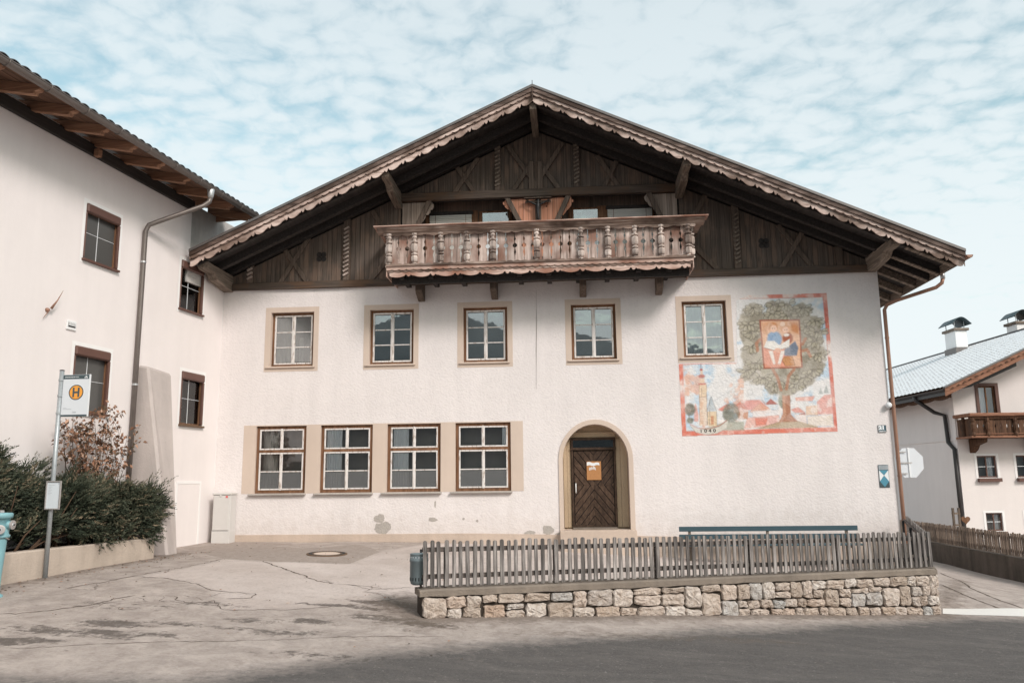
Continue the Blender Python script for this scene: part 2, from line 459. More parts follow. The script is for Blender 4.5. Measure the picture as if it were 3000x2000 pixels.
M['glass_up'] = glass('upper_window_glass', (0.80, 0.84, 0.84), 0.26)
def frosted():
    g = G('frosted_glass', 0.35, 0.5)
    n = g.noise(60, 2, 0.5)
    g.color(g.mix(n, (0.12, 0.122, 0.125), (0.20, 0.205, 0.21)))
    g.b.inputs['Alpha'].default_value = 0.6
    g.bump(n, 0.4, 0.004)
    return g.m
M['frost'] = frosted()
M['room'] = plain('dim_room_wall', (0.30, 0.275, 0.26), 0.9, 0.1)
M['curtain'] = plain('white_net_curtain', (0.88, 0.91, 0.95), 0.9, 0.1, var=0.06, vscale=3)
M['blind'] = plain('pale_venetian_blind', (0.62, 0.60, 0.56), 0.5, 0.3, var=0.05)
M['screen'] = plain('insect_screen_glass', (0.085, 0.083, 0.08), 0.28, 0.5, var=0.1, vscale=40)
M['copper'] = plain('brown_copper_pipe', (0.30, 0.165, 0.115), 0.5, 0.4, 0.25, 0.2, 4.0)
M['gutter'] = plain('grey_brown_metal', (0.17, 0.145, 0.132), 0.42, 0.5, 0.4, 0.2, 4.0)
M['pipe_dark'] = plain('dark_brown_pipe', (0.035, 0.030, 0.030), 0.45, 0.4)
M['zinc'] = plain('bare_zinc', (0.52, 0.53, 0.54), 0.4, 0.5, 0.6, 0.1)
def galv():
    g = G('galvanised_steel', 0.42, 0.5)
    g.color(g.mix(g.noise(30, 4, 0.6), (0.26, 0.285, 0.30), (0.50, 0.53, 0.55)))
    g.b.inputs['Metallic'].default_value = 0.35
    return g.m
M['steel'] = galv()
M['iron'] = plain('dark_iron', (0.035, 0.033, 0.034), 0.5, 0.5, 0.3)
M['rust'] = plain('rusty_iron', (0.15, 0.095, 0.062), 0.8, 0.3, 0.1, 0.35, 20, 0.3)
M['tile'] = plain('dark_roof_tile', (0.065, 0.058, 0.058), 0.6, 0.4, var=0.35, vscale=5)
M['roofmetal'] = plain('roof_edge_metal', (0.16, 0.145, 0.14), 0.4, 0.5, 0.4)
M['shingle'] = plain('grey_roof_shingle', (0.13, 0.115, 0.105), 0.8, 0.2, var=0.3, bump=0.4)
M['bench'] = plain('blue_green_bench_paint', (0.045, 0.085, 0.105), 0.5, 0.4, var=0.15)
M['bin'] = plain('blue_grey_bin_paint', (0.15, 0.185, 0.20), 0.5, 0.4, var=0.12)
M['black'] = plain('flat_black', (0.012, 0.012, 0.013), 0.8, 0.2)
M['hydrant'] = plain('turquoise_hydrant_paint', (0.21, 0.40, 0.44), 0.45, 0.4, var=0.14, vscale=9)
M['alu'] = plain('worn_aluminium', (0.48, 0.45, 0.44), 0.4, 0.5, 0.5, 0.15, 20)
M['sign_white'] = plain('white_sign_face', (0.66, 0.69, 0.73), 0.45, 0.4, var=0.03)
M['sign_dark'] = plain('dark_green_sign_print', (0.055, 0.082, 0.092), 0.5, 0.4, var=0.05)
M['sign_amber'] = plain('amber_sign_print', (0.78, 0.33, 0.05), 0.5, 0.4, var=0.06)
M['print_grey'] = plain('grey_print', (0.40, 0.43, 0.46), 0.6, 0.3, var=0.02)
M['paper'] = plain('timetable_paper', (0.66, 0.71, 0.76), 0.5, 0.3, var=0.03)
M['cabinet'] = plain('pale_grey_cabinet_plastic', (0.62, 0.595, 0.575), 0.55, 0.35, var=0.05)
M['red'] = plain('red_sticker', (0.65, 0.05, 0.04), 0.5, 0.4)
M['navy'] = plain('dark_blue_enamel', (0.015, 0.065, 0.10), 0.3, 0.5, var=0.1)
M['shield_blue'] = plain('shield_blue_enamel', (0.085, 0.27, 0.37), 0.35, 0.5, var=0.08)
M['white_sign'] = plain('white_enamel', (0.78, 0.80, 0.82), 0.35, 0.5, var=0.02)
M['notice'] = plain('orange_brown_notice_board', (0.44, 0.21, 0.085), 0.6, 0.3, var=0.18, vscale=25)
M['barge_right'] = wood('red_brown_bargeboard_wood', ((0.11, 0.05, 0.03), (0.24, 0.115, 0.072), (0.36, 0.19, 0.125)), (2, 20, 14), var=0.12, bump=0.4)
M['balcony_right'] = wood('varnished_balcony_wood', ((0.035, 0.018, 0.011), (0.085, 0.042, 0.024), (0.16, 0.082, 0.048)), (20, 20, 2), var=0.25, bump=0.3)
M['bird'] = plain('black_feathers', (0.02, 0.02, 0.024), 0.6, 0.3)

def stone_mat():
    g = G('split_limestone', 0.9, 0.2)
    sh = shift_by_rand(g)
    base = g.ramp(g.rand(), [(0.0, (0.58, 0.475, 0.40)), (0.22, (0.68, 0.59, 0.53)), (0.45, (0.52, 0.43, 0.365)), (0.62, (0.72, 0.65, 0.60)), (0.80, (0.58, 0.435, 0.345)), (0.9, (0.55, 0.545, 0.54)), (1.0, (0.68, 0.605, 0.555))])
    n1 = g.noise(9, 5, 0.65, g.scale((1, 1, 1), sh), 0.8)
    n2 = g.noise(45, 3, 0.6)
    c = g.mix(g.ramp(n1, [(0.3, 1.0), (0.62, 0.0)]), base, g.mix(1.0, base, (0.62, 0.56, 0.51), 'MULTIPLY'))
    c = g.mix(g.math('MULTIPLY', g.ramp(n2, [(0.58, 0.0), (0.8, 1.0)]), 0.5), c, (0.62, 0.56, 0.49))
    g.color(c)
    g.bump(g.math('ADD', n1, g.math('MULTIPLY', n2, 0.5)), 1.0, 0.05)
    return g.m
M['stone'] = stone_mat()

def ground_mat():
    g = G('worn_asphalt_ground', 0.92, 0.2)
    a_dark, a_mid, a_patch, a_stain_shade, a_dirt = (g.attr(k) for k in ('dark', 'mid', 'patch', 'stain', 'dirt'))
    n_big = g.noise(0.55, 5, 0.6)
    n_med = g.noise(2.6, 6, 0.65, None, 0.5)
    n_fine = g.noise(60, 3, 0.6)
    n_grit = g.noise(180, 2, 0.6)
    n_str = g.noise(1.0, 5, 0.65, g.scale((1.0, 3.6, 1.0)), 0.4)
    n_peb = g.noise(22, 5, 0.7)
    n_mid2 = g.noise(7, 6, 0.72, None, 0.3)
    pits = g.ramp(g.vor(26, None, 'F1'), [(0.06, 1.0), (0.16, 0.0)])
    def edge(a, n, amt, w):
        t = g.math('ADD', a, g.math('MULTIPLY', g.math('SUBTRACT', n, 0.5), amt))
        return g.ramp(t, [(0.5-w, 0.0), (0.5+w, 1.0)])
    light = g.mix(g.ramp(n_big, [(0.35, 0.0), (0.65, 1.0)]), (0.48, 0.405, 0.37), (0.62, 0.54, 0.505))
    mid = g.mix(g.ramp(n_med, [(0.35, 0.0), (0.65, 1.0)]), (0.345, 0.29, 0.262), (0.50, 0.428, 0.39))
    c = g.mix(edge(a_mid, g.mix(0.5, n_med, n_mid2), 0.9, 0.22), light, mid)
    c = g.mix(edge(a_patch, n_mid2, 0.5, 0.08), c, g.mix(g.ramp(n_mid2, [(0.35, 0.0), (0.65, 1.0)]), (0.305, 0.252, 0.222), (0.43, 0.366, 0.33)))
    asp = g.mix(g.ramp(n_peb, [(0.36, 0.0), (0.64, 1.0)]), (0.068, 0.062, 0.060), (0.145, 0.132, 0.127))
    asp = g.mix(g.math('MULTIPLY', g.ramp(n_grit, [(0.60, 0.0), (0.75, 1.0)]), 0.4), asp, (0.30, 0.272, 0.255))
    asp = g.mix(g.math('MULTIPLY', g.ramp(n_str, [(0.46, 0.0), (0.70, 1.0)]), 0.55), asp, (0.18, 0.16, 0.15))
    c = g.mix(edge(a_dark, g.mix(0.4, g.mix(0.5, n_str, n_med), n_mid2), 2.2, 0.38), c, asp)
    c = g.mix(g.math('MULTIPLY', edge(a_stain_shade, g.mix(0.55, n_str, n_mid2), 2.6, 0.12), 0.82), c, (0.105, 0.087, 0.077))
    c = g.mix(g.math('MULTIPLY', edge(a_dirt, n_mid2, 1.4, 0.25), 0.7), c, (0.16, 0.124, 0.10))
    c = g.mix(g.math('MULTIPLY', g.ramp(n_mid2, [(0.52, 0.0), (0.72, 1.0)]), 0.36), c, g.mix(1.0, c, (0.62, 0.58, 0.55), 'MULTIPLY'))
    c = g.mix(g.math('MULTIPLY', g.ramp(n_peb, [(0.54, 0.0), (0.72, 1.0)]), 0.5), c, g.mix(1.0, c, (0.60, 0.56, 0.53), 'MULTIPLY'))
    c = g.mix(g.math('MULTIPLY', g.ramp(n_peb, [(0.30, 1.0), (0.44, 0.0)]), 0.28), c, (0.66, 0.60, 0.56))
    c = g.mix(g.math('MULTIPLY', pits, 0.35), c, (0.14, 0.115, 0.10))
    g.color(c)
    g.bump(g.math('ADD', g.math('MULTIPLY', n_mid2, 0.8), g.math('ADD', g.math('MULTIPLY', n_peb, 0.7), g.math('MULTIPLY', n_grit, 0.3))), 0.7, 0.03)
    return g.m
M['ground'] = ground_mat()
M['crack'] = plain('crack_dirt', (0.125, 0.098, 0.082), 0.95, 0.1, var=0.4, vscale=30)
M['roadpaint'] = plain('worn_white_road_paint', (0.70, 0.67, 0.64), 0.8, 0.2, var=0.12, vscale=20)
def foliage(name, stops, rough=0.7):
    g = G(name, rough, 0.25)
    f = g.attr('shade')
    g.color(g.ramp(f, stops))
    return g.m
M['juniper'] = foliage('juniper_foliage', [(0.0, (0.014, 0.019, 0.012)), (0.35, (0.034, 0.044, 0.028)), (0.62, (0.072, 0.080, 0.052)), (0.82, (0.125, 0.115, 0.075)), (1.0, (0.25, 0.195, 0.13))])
M['rose_leaf'] = foliage('withered_rose_leaf', [(0.0, (0.05, 0.045, 0.028)), (0.25, (0.12, 0.075, 0.045)), (0.5, (0.28, 0.145, 0.09)), (0.75, (0.44, 0.26, 0.18)), (1.0, (0.60, 0.44, 0.34))])
M['twig'] = plain('brown_twig_bark', (0.085, 0.052, 0.034), 0.8, 0.2, var=0.3, vscale=20)
M['hill'] = plain('far_forest_hill', (0.15, 0.168, 0.178), 0.95, 0.05, var=0.45, vscale=0.05)  # pale bluish tone carries far haze in the colour

# ------------------------------------------------------------------ the ground: one sheet to the horizon
CP = np.array([
 (0, 0, -.26), (3, 0, -.28), (6.5, 0, -.34), (9, 0, -.52), (14.5, 0, -.86), (17.2, 0, -1.05), (.7, -3, -.275), (.75, -6.2, -.285), (0, -7.9, -.30), (4, -3.2, -.30),
 (6.95, -8.0, -.78), (15.9, -4.6, -1.3), (0, -11, -.48), (8.5, -11.5, -.98), (17, -10, -1.42), (9.3, -20.4, -.80), (-4, -14, -.42),
 (19.5, 0, -1.5), (22, 5, -1.85), (25, 11, -2.05), (21, -4, -1.62), (26, 15, -2.2), (40, 15, -2.3), (30, 2, -2.0), (-8, -8, -.2), (-8, 2, -.2),
 (-45, -40, .2), (60, -40, -2.4), (60, 60, -2.6), (-45, 60, -.2), (9, 40, -1.6), (9, -45, -1.0)], float)
def _phi(d2): return np.where(d2 > 1e-9, 0.5*d2*np.log(np.maximum(d2, 1e-9)), 0.0)
def _tps():
    n = len(CP); P = CP[:, :2]
    K = _phi(((P[:, None]-P[None])**2).sum(-1))+np.eye(n)*0.4
    Q = np.c_[np.ones(n), P]
    A = np.block([[K, Q], [Q.T, np.zeros((3, 3))]])
    return np.linalg.solve(A, np.r_[CP[:, 2], 0, 0, 0])
_w = _tps()
def gz(x, y):
    x = np.clip(np.asarray(x, float), -45, 60); y = np.clip(np.asarray(y, float), -45, 60)
    d2 = (x[..., None]-CP[:, 0])**2+(y[..., None]-CP[:, 1])**2
    return _phi(d2)@_w[:-3]+_w[-3]+_w[-2]*x+_w[-1]*y
def gp(px, py):
    """where the photo's pixel meets the ground"""
    d = ray(px, py); z = -0.8
    for _ in range(40):
        t = (z-CAM[2])/d[2]; P = CAM+d*t
        z = 0.5*z+0.5*float(gz(P[0], P[1]))
    return float(P[0]), float(P[1]), float(gz(P[0], P[1]))
ZG = lambda a, b: gp(.55272*a, 1560+.55272*b)

def seg_axis(lo, f0, f1, hi, step, grow=1.35):
    mid = np.arange(f0, f1+1e-6, step); out = [f1]; s = step
    while out[-1] < hi: s *= grow; out.append(out[-1]+s)
    lo_ = [f0]; s = step
    while lo_[-1] > lo: s *= grow; lo_.append(lo_[-1]-s)
    return np.r_[lo_[:0:-1], mid, out[1:]]
gx = seg_axis(-420, -3.5, 27, 420, 0.11)
gy = seg_axis(-420, -13.0, 1.0, 420, 0.11)
GX, GY = np.meshgrid(gx, gy)
GZ = gz(GX, GY)
near = (GX > -6) & (GX < 30) & (GY > -16) & (GY < 16)
GZ = GZ+np.where(near, 0.006*np.sin(GX*2.1+GY*1.3)+0.005*np.sin(GX*3.7-GY*2.9+1.0), 0)
def grid_mesh(name, X, Y, Z, m, smooth=True):
    h, w = X.shape
    me = bpy.data.meshes.new(name)
    me.vertices.add(h*w)
    me.vertices.foreach_set('co', np.stack([X, Y, Z], -1).astype(np.float32).ravel())
    idx = np.arange(h*w).reshape(h, w)
    q = np.stack([idx[:-1, :-1], idx[:-1, 1:], idx[1:, 1:], idx[1:, :-1]], -1).reshape(-1, 4)
    me.loops.add(q.size); me.polygons.add(len(q))
    me.loops.foreach_set('vertex_index', q.ravel().astype(np.int32))
    me.polygons.foreach_set('loop_start', np.arange(0, q.size, 4, dtype=np.int32))
    me.polygons.foreach_set('loop_total', np.full(len(q), 4, np.int32))
    me.polygons.foreach_set('use_smooth', np.full(len(q), smooth))
    me.update(calc_edges=True); me.validate()
    me.materials.append(m)
    return me
def inside(X, Y, poly):
    r = np.zeros(X.shape, bool); n = len(poly)
    for i in range(n):
        (x0, y0), (x1, y1) = poly[i][:2], poly[(i+1) % n][:2]
        c = ((y0 > Y) != (y1 > Y))
        with np.errstate(divide='ignore', invalid='ignore'):
            xx = (x1-x0)*(Y-y0)/(y1-y0+1e-12)+x0
        r ^= c & (X < xx)
    return r
def dist_poly(X, Y, pts, closed=True):
    d = np.full(X.shape, 1e9); n = len(pts)
    for i in range(n if closed else n-1):
        (x0, y0), (x1, y1) = pts[i][:2], pts[(i+1) % n][:2]
        dx, dy = x1-x0, y1-y0
        t = np.clip(((X-x0)*dx+(Y-y0)*dy)/(dx*dx+dy*dy+1e-12), 0, 1)
        d = np.minimum(d, np.hypot(X-x0-t*dx, Y-y0-t*dy))
    return d
def soft(X, Y, poly, w):
    d = dist_poly(X, Y, poly); s = np.where(inside(X, Y, poly), d, -d)
    return np.clip(0.5+s/w, 0, 1)
AW = gp(1237, 1809); BW = gp(2756, 1799)          # the stone wall's two front corners
# dark fresh asphalt of the road, its ragged upper edge
rd = [ZG(900, 800), ZG(1400, 722), ZG(1700, 682), ZG(2050, 632), ZG(2352, 608)]
rd += [gp(1500, 1878), gp(1800, 1862), gp(2200, 1842), gp(2600, 1822), gp(2800, 1808), gp(3000, 1812), gp(3300, 1815)]
dark_poly = [(p[0], p[1]) for p in rd]+[(60, -14), (60, -60), (-60, -60), (-60, -14.5), (0, -12.6)]
a_dark = soft(GX, GY, dark_poly, 0.9)
lp = [ZG(1190, 138), ZG(985, 182), ZG(720, 238), ZG(860, 238), ZG(1010, 262), ZG(1060, 282), ZG(1120, 303), ZG(1190, 405), ZG(1830, 395), ZG(2170, 345)]
light_poly = [(p[0], p[1]) for p in lp]+[(7.2, -7.0), (15.6, -4.6), (17, 0.5), (5.9, .5), ZG(2010, 105)[:2], ZG(1850, 162)[:2], ZG(1450, 156)[:2]]
a_mid = 1-soft(GX, GY, light_poly, 0.5)*0.95
strip = [ZG(0, 610)[:2], ZG(800, 582)[:2], ZG(1500, 562)[:2], ZG(2352, 548)[:2], gp(1500, 1845)[:2], gp(1800, 1850)[:2], gp(1500, 1878)[:2], ZG(2050, 632)[:2], ZG(1700, 682)[:2], ZG(1000, 790)[:2], (-6, -11.5)]
a_mid = np.clip(a_mid-0.25*soft(GX, GY, strip, 0.5), 0, 1)
pp = [ZG(960, 78), ZG(1190, 138), ZG(1380, 146), ZG(1450, 156), ZG(1850, 162), ZG(2010, 105), ZG(1985, 85), ZG(1890, 62), ZG(1640, 82), ZG(1450, 72), ZG(1560, 56), ZG(1300, 50), ZG(1230, 52)]
a_patch = soft(GX, GY, [p[:2] for p in pp], 0.16)
a_stain_shade = np.zeros(GX.shape)
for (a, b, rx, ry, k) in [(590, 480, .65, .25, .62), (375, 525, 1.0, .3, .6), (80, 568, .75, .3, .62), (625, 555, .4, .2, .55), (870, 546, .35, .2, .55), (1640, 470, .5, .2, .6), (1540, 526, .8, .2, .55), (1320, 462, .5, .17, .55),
                       (2060, 455, .9, .3, .6), (2150, 385, 1.0, .30, .80), (1900, 395, 1.2, .16, .62), (1400, 520, .7, .22, .45), (850, 395, .4, .12, .55), (1100, 380, .8, .25, .45), (560, 385, 1.0, .25, .42), (1000, 490, 1.3, .18, .5), (250, 505, .5, .12, .5), (2250, 480, .8, .3, .55), (1750, 660, 1.3, .22, .42)]:  # the big one by the wall's left end is its ground shadow, painted in
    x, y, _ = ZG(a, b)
    a_stain_shade = np.maximum(a_stain_shade, 1.12*k*np.exp(-(((GX-x)/rx)**2+((GY-y)/ry)**2)))
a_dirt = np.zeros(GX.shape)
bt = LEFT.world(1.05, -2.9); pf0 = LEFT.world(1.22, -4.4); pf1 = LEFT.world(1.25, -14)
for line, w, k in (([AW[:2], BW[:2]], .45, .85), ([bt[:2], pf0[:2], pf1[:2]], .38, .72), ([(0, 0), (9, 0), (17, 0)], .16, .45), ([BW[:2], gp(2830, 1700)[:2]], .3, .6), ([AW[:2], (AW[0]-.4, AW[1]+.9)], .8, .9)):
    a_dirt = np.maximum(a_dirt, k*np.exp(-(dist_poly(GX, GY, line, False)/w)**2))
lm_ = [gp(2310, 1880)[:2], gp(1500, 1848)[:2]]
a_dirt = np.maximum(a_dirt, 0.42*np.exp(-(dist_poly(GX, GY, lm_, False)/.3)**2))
gm = grid_mesh('ground', GX, GY, GZ, M['ground'])
for k, a in (('dark', a_dark), ('mid', a_mid), ('patch', a_patch), ('stain', a_stain_shade), ('dirt', a_dirt)):
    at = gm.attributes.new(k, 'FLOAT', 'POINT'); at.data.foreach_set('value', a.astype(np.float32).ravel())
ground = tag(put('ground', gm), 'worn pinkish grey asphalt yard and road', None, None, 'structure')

def ribbon(pts, w, lift=0.004, jitter=0.0, step=0.12):
    """a thin strip lying on the ground"""
    P = []
    for (x0, y0), (x1, y1) in zip(pts[:-1], pts[1:]):
        n = max(1, int(math.hypot(x1-x0, y1-y0)/step))
        for i in range(n): P.append((x0+(x1-x0)*i/n, y0+(y1-y0)*i/n))
    P.append(pts[-1][:2])
    P = [(x+random.uniform(-jitter, jitter), y+random.uniform(-jitter, jitter)) for x, y in P]
    mb = MB(); L = []; 
    for i, (x, y) in enumerate(P):
        a, b = P[max(i-1, 0)], P[min(i+1, len(P)-1)]
        dx, dy = b[0]-a[0], b[1]-a[1]; n = math.hypot(dx, dy)+1e-9
        ww = w*random.uniform(.45, 1.3)*(0.35 if i in (0, len(P)-1) else 1)/2 if jitter else w/2
        for s in (1, -1):
            q = (x-dy/n*ww*s, y+dx/n*ww*s); L.append((q[0], q[1], float(gz(q[0], q[1]))+0.006*math.sin(q[0]*2.1+q[1]*1.3)+0.005*math.sin(q[0]*3.7-q[1]*2.9+1.0)+lift))
    mb.add(L, [(2*i, 2*i+1, 2*i+3, 2*i+2) for i in range(len(P)-1)])
    return mb
CR = [([(355, 290), (530, 265), (700, 235), (870, 200), (985, 180), (1190, 137)], .028), ([(720, 235), (860, 240), (1000, 262), (1060, 280), (1120, 303), (1260, 312), (1350, 322), (1335, 345), (1200, 348)], .028),
      ([(1390, 152), (1440, 172), (1500, 190), (1560, 212), (1680, 255), (1770, 272)], .04), ([(1770, 272), (1900, 280), (2030, 295), (2190, 285)], .018), ([(0, 430), (120, 425), (240, 410), (480, 380), (640, 345), (710, 335)], .035),
      ([(1190, 405), (1600, 405), (1830, 388), (2010, 362), (2170, 345)], .022), ([(935, 335), (930, 355), (1000, 375), (1100, 370), (1130, 355), (1180, 405)], .022), ([(610, 390), (650, 410), (750, 415)], .02),
      ([(1850, 275), (1960, 300), (1915, 312), (1990, 318), (2080, 348)], .018), ([(355, 290), (430, 297), (500, 300), (515, 270)], .016), ([(0, 608), (300, 602), (800, 582), (1200, 572), (1600, 560), (2000, 552), (2352, 546)], .016),
      ([(1700, 250), (1770, 265), (1740, 275)], .014), ([(870, 340), (840, 358), (870, 370)], .014), ([(1080, 360), (1040, 340), (960, 330)], .012), ([(1340, 325), (1160, 316), (1120, 335)], .012),
      ([(700, 345), (760, 350), (770, 362), (700, 372)], .014), ([(480, 395), (560, 372), (640, 362)], .014), ([(1010, 165), (1200, 150), (1390, 152)], .010), ([(1990, 270), (1960, 300), (2090, 290)], .012)]
for pts, w in CR:
    ribbon([ZG(*p)[:2] for p in pts], w*.72, .004, .030, .075).build('crack', M['crack'], ground, recalc=False)
for pts, w in (([(1800, 400), (2000, 495), (2200, 580), (2352, 635)], .05), ([(1800, 470), (1950, 540), (2200, 635)], .05)):
    ribbon([gp(1950+.44643*a, 1500+.44643*b)[:2] for a, b in pts], w, .004, .02).build('crack', M['crack'], ground, recalc=False)
# the painted white stop line at the mouth of the side road
sl = [gp(2762, 1781), gp(2762, 1797), gp(3060, 1808), gp(3060, 1786)]
q = [(p[0], p[1]) for p in sl]
n_ = 24; mb = MB(); vv = []
for i in range(n_+1):
    t = i/n_
    for a, b in ((q[0], q[3]), (q[1], q[2])):
        x, y = a[0]+(b[0]-a[0])*t, a[1]+(b[1]-a[1])*t
        vv.append((x, y, float(gz(x, y))+0.006*math.sin(x*2.1+y*1.3)+0.005*math.sin(x*3.7-y*2.9+1.0)+.006))
mb.add(vv, [(2*i, 2*i+1, 2*i+3, 2*i+2) for i in range(n_)])
mb.build('road_marking', M['roadpaint'], ground, recalc=False)

# forested hills behind the photographer (they show in the window panes)
th_ = np.linspace(-PI, 0, 90); rr = np.array([150.0, 190, 240, 300])
HX = 9+rr[:, None]*np.cos(th_)[None]; HY = -20+rr[:, None]*np.sin(th_)[None]
prof = 45-22*np.tanh(2.6*np.cos(th_))+3*np.sin(th_*3.1+.6)+6*np.sin(th_*7.3)+3*np.sin(th_*17)+2*np.sin(th_*31)
prof = prof*np.clip((-th_)/0.35, 0, 1)*np.clip((th_+PI)/0.35, 0, 1)
HZ = np.stack([np.full(90, -6.0), prof*.55, prof*1.0, np.full(90, -8.0)])
tag(put('hills', grid_mesh('hills', HX, HY, HZ, M['hill'])), 'forested hills across the valley', None, None, 'structure')

# ------------------------------------------------------------------ the farmhouse
house = thing('farmhouse', 'white gabled farmhouse with dark timber gable, carved balcony and painted mural', 'farmhouse', (0, 0, 0))
XR, ZT = 17.13, 6.32          # right corner, top of the plaster
RX, RZ, RS = 8.50, 10.86, 0.4610  # roof ridge and slope
def zt(x): return RZ-RS*abs(x-RX)
UPW = [(1.19, 2.645), (3.862, 5.327), (6.352, 7.80), (9.172, 10.614), (12.02, 13.43)]
UZ = (4.095, 5.822)
LOW = [(1.06, 2.40), (2.78, 4.15), (4.53, 5.92), (6.30, 7.72)]
LZ = (.93, 2.665)
up_open = [(a+.155, b-.135) for a, b in UPW]; UO = (UZ[0]+.125, UZ[1]-.135)
def arch(x0, x1, zb, zs, zt_, n=18):
    c, rx, rz = (x0+x1)/2, (x1-x0)/2, zt_-zs
    return [(x1, zb)]+[(c+rx*math.cos(PI*i/n), zs+rz*math.sin(PI*i/n)) for i in range(n+1)]+[(x0, zb)]
AIN = arch(9.03, 10.675, -.05, 1.70, 2.575)
AOUT = arch(8.925, 10.79, -.10, 1.70, 2.695)
holes = [rect(a, b, *UO) for a, b in up_open]+[rect(a, b, *LZ) for a, b in LOW]+[AIN]
outer = [(0, -1.4), (XR, -1.4), (XR, ZT), (0, ZT)]
wall = sheet_with_holes(outer, holes, lambda a, b: (a, 0.0, b))
wall.add([(0, 0, -1.4), (0, 14, -1.4), (0, 14, 6.9), (0, 0, 6.9)], [(0, 1, 2, 3)])
wall.add([(XR, 0, -1.4), (XR, 14, -1.4), (XR, 14, 6.9), (XR, 0, 6.9)], [(3, 2, 1, 0)])
wall.add([(0, 14, -1.4), (XR, 14, -1.4), (XR, 14, 6.9), (RX, 14, 10.6), (0, 14, 6.9)], [(0, 1, 2, 3, 4)])
wallo = wall.build('wall', M['plaster'], house, recalc=False)

def reveal(outline, y0, y1, mb):
    n = len(outline)
    for i in range(n):
        (x0, z0), (x1, z1) = outline[i], outline[(i+1) % n]
        mb.add([(x0, y0, z0), (x1, y0, z1), (x1, y1, z1), (x0, y1, z0)], [(0, 1, 2, 3)])
def ring_sheet(outer_, inner_, y, t=.004):
    mb = sheet_with_holes(outer_, [inner_], lambda a, b: (a, y, b))
    reveal(outer_, y, 0.02, mb)
    return mb

def bar_rect(mb, x0, x1, z0, z1, y0, y1, w):
    """a rectangular frame of four bars, width w"""
    mb.box(x0, x1, y0, y1, z0, z0+w); mb.box(x0, x1, y0, y1, z1-w, z1)
    mb.box(x0, x0+w, y0, y1, z0+w, z1-w); mb.box(x1-w, x1, y0, y1, z0+w, z1-w)

def curtain_mb(x0, x1, z0, z1, y, waves=6, amp=.025):
    n = waves*8; mb = MB(); L = []
    for i in range(n+1):
        t = i/n; x = x0+(x1-x0)*t; yy = y+amp*math.sin(2*PI*waves*t)+amp*.4*math.sin(2*PI*waves*2.3*t+1)
        L += [(x, yy, z0), (x, yy, z1)]
    mb.add(L, [(2*i, 2*i+2, 2*i+3, 2*i+1) for i in range(n)])
    return mb
def room_box(parent, x0, x1, z0, z1, y0, y1):
    mb = MB()
    p = [(x0, y0, z0), (x1, y0, z0), (x1, y0, z1), (x0, y0, z1), (x0, y1, z0), (x1, y1, z0), (x1, y1, z1), (x0, y1, z1)]
    mb.add(p, [(4, 5, 6, 7), (0, 4, 7, 3), (1, 2, 6, 5), (3, 7, 6, 2), (0, 1, 5, 4)])
    mb.build('room_recess', M['room'], parent, recalc=False)

# upper windows
for i, (a, b) in enumerate(up_open):
    z0, z1 = UO
    sx0, sx1 = UPW[i]
    # painted surround (the rightmost one runs into the mural)
    sur = ring_sheet(rect(sx0, sx1, *UZ), rect(a, b, z0, z1), -.006)
    reveal(rect(a, b, z0, z1), -.006, .19, sur)
    sur.build('window_surround', M['surround'], house, recalc=False)
    fr = MB(); bar_rect(fr, a+.004, b-.004, z0+.012, z1-.004, .12, .19, .07)
    w = fr.build('window', M['frame'], house, bevel=.006)
    fx0, fx1, fz0, fz1 = a+.067, b-.067, z0+.075, z1-.067
    xm = (fx0+fx1)/2
    box('window_sill', M['surround'], w, a-.10, b+.06, -.055, .12, z0-.035, z0+.006, .005)
    for s0, s1 in ((fx0, xm-.002), (xm+.002, fx1)):
        sm = MB(); bar_rect(sm, s0, s1, fz0, fz1, .105, .15, .043)
        zs = [fz0+.05+(fz1-fz0-.1)*k/3 for k in (1, 2)]
        for z in zs: sm.box(s0+.05, s1-.05, .112, .14, z-.014, z+.014)
        sm.build('sash', M['white'], w, bevel=.004)
        zz = [fz0+.05]+zs+[fz1-.05]
        for k in range(3):
            box('pane', M['glass_up'], w, s0+.048, s1-.048, .128, .131, zz[k]+.012, zz[k+1]-.012)
    box('centre_post', M['white'], w, xm-.022, xm+.022, .095, .105, fz0+.01, fz1-.01, .004)
    room_box(w, a+.01, b-.01, z0+.02, z1-.02, .20, .45)
    if i == 0: curtain_mb(fx0, fx0+.36, fz0, fz1, .30, 3).build('curtain', M['blind'], w, smooth=True, recalc=False)
    if i == 4: curtain_mb(fx0, fx1, fz0, fz1, .32, 7).build('curtain', M['curtain'], w, smooth=True, recalc=False)
    if i == 0:
        curtain_mb(xm+.1, xm+.22, fz0, fz0+.75, .30, 1).build('curtain', M['blind'], w, smooth=True, recalc=False)
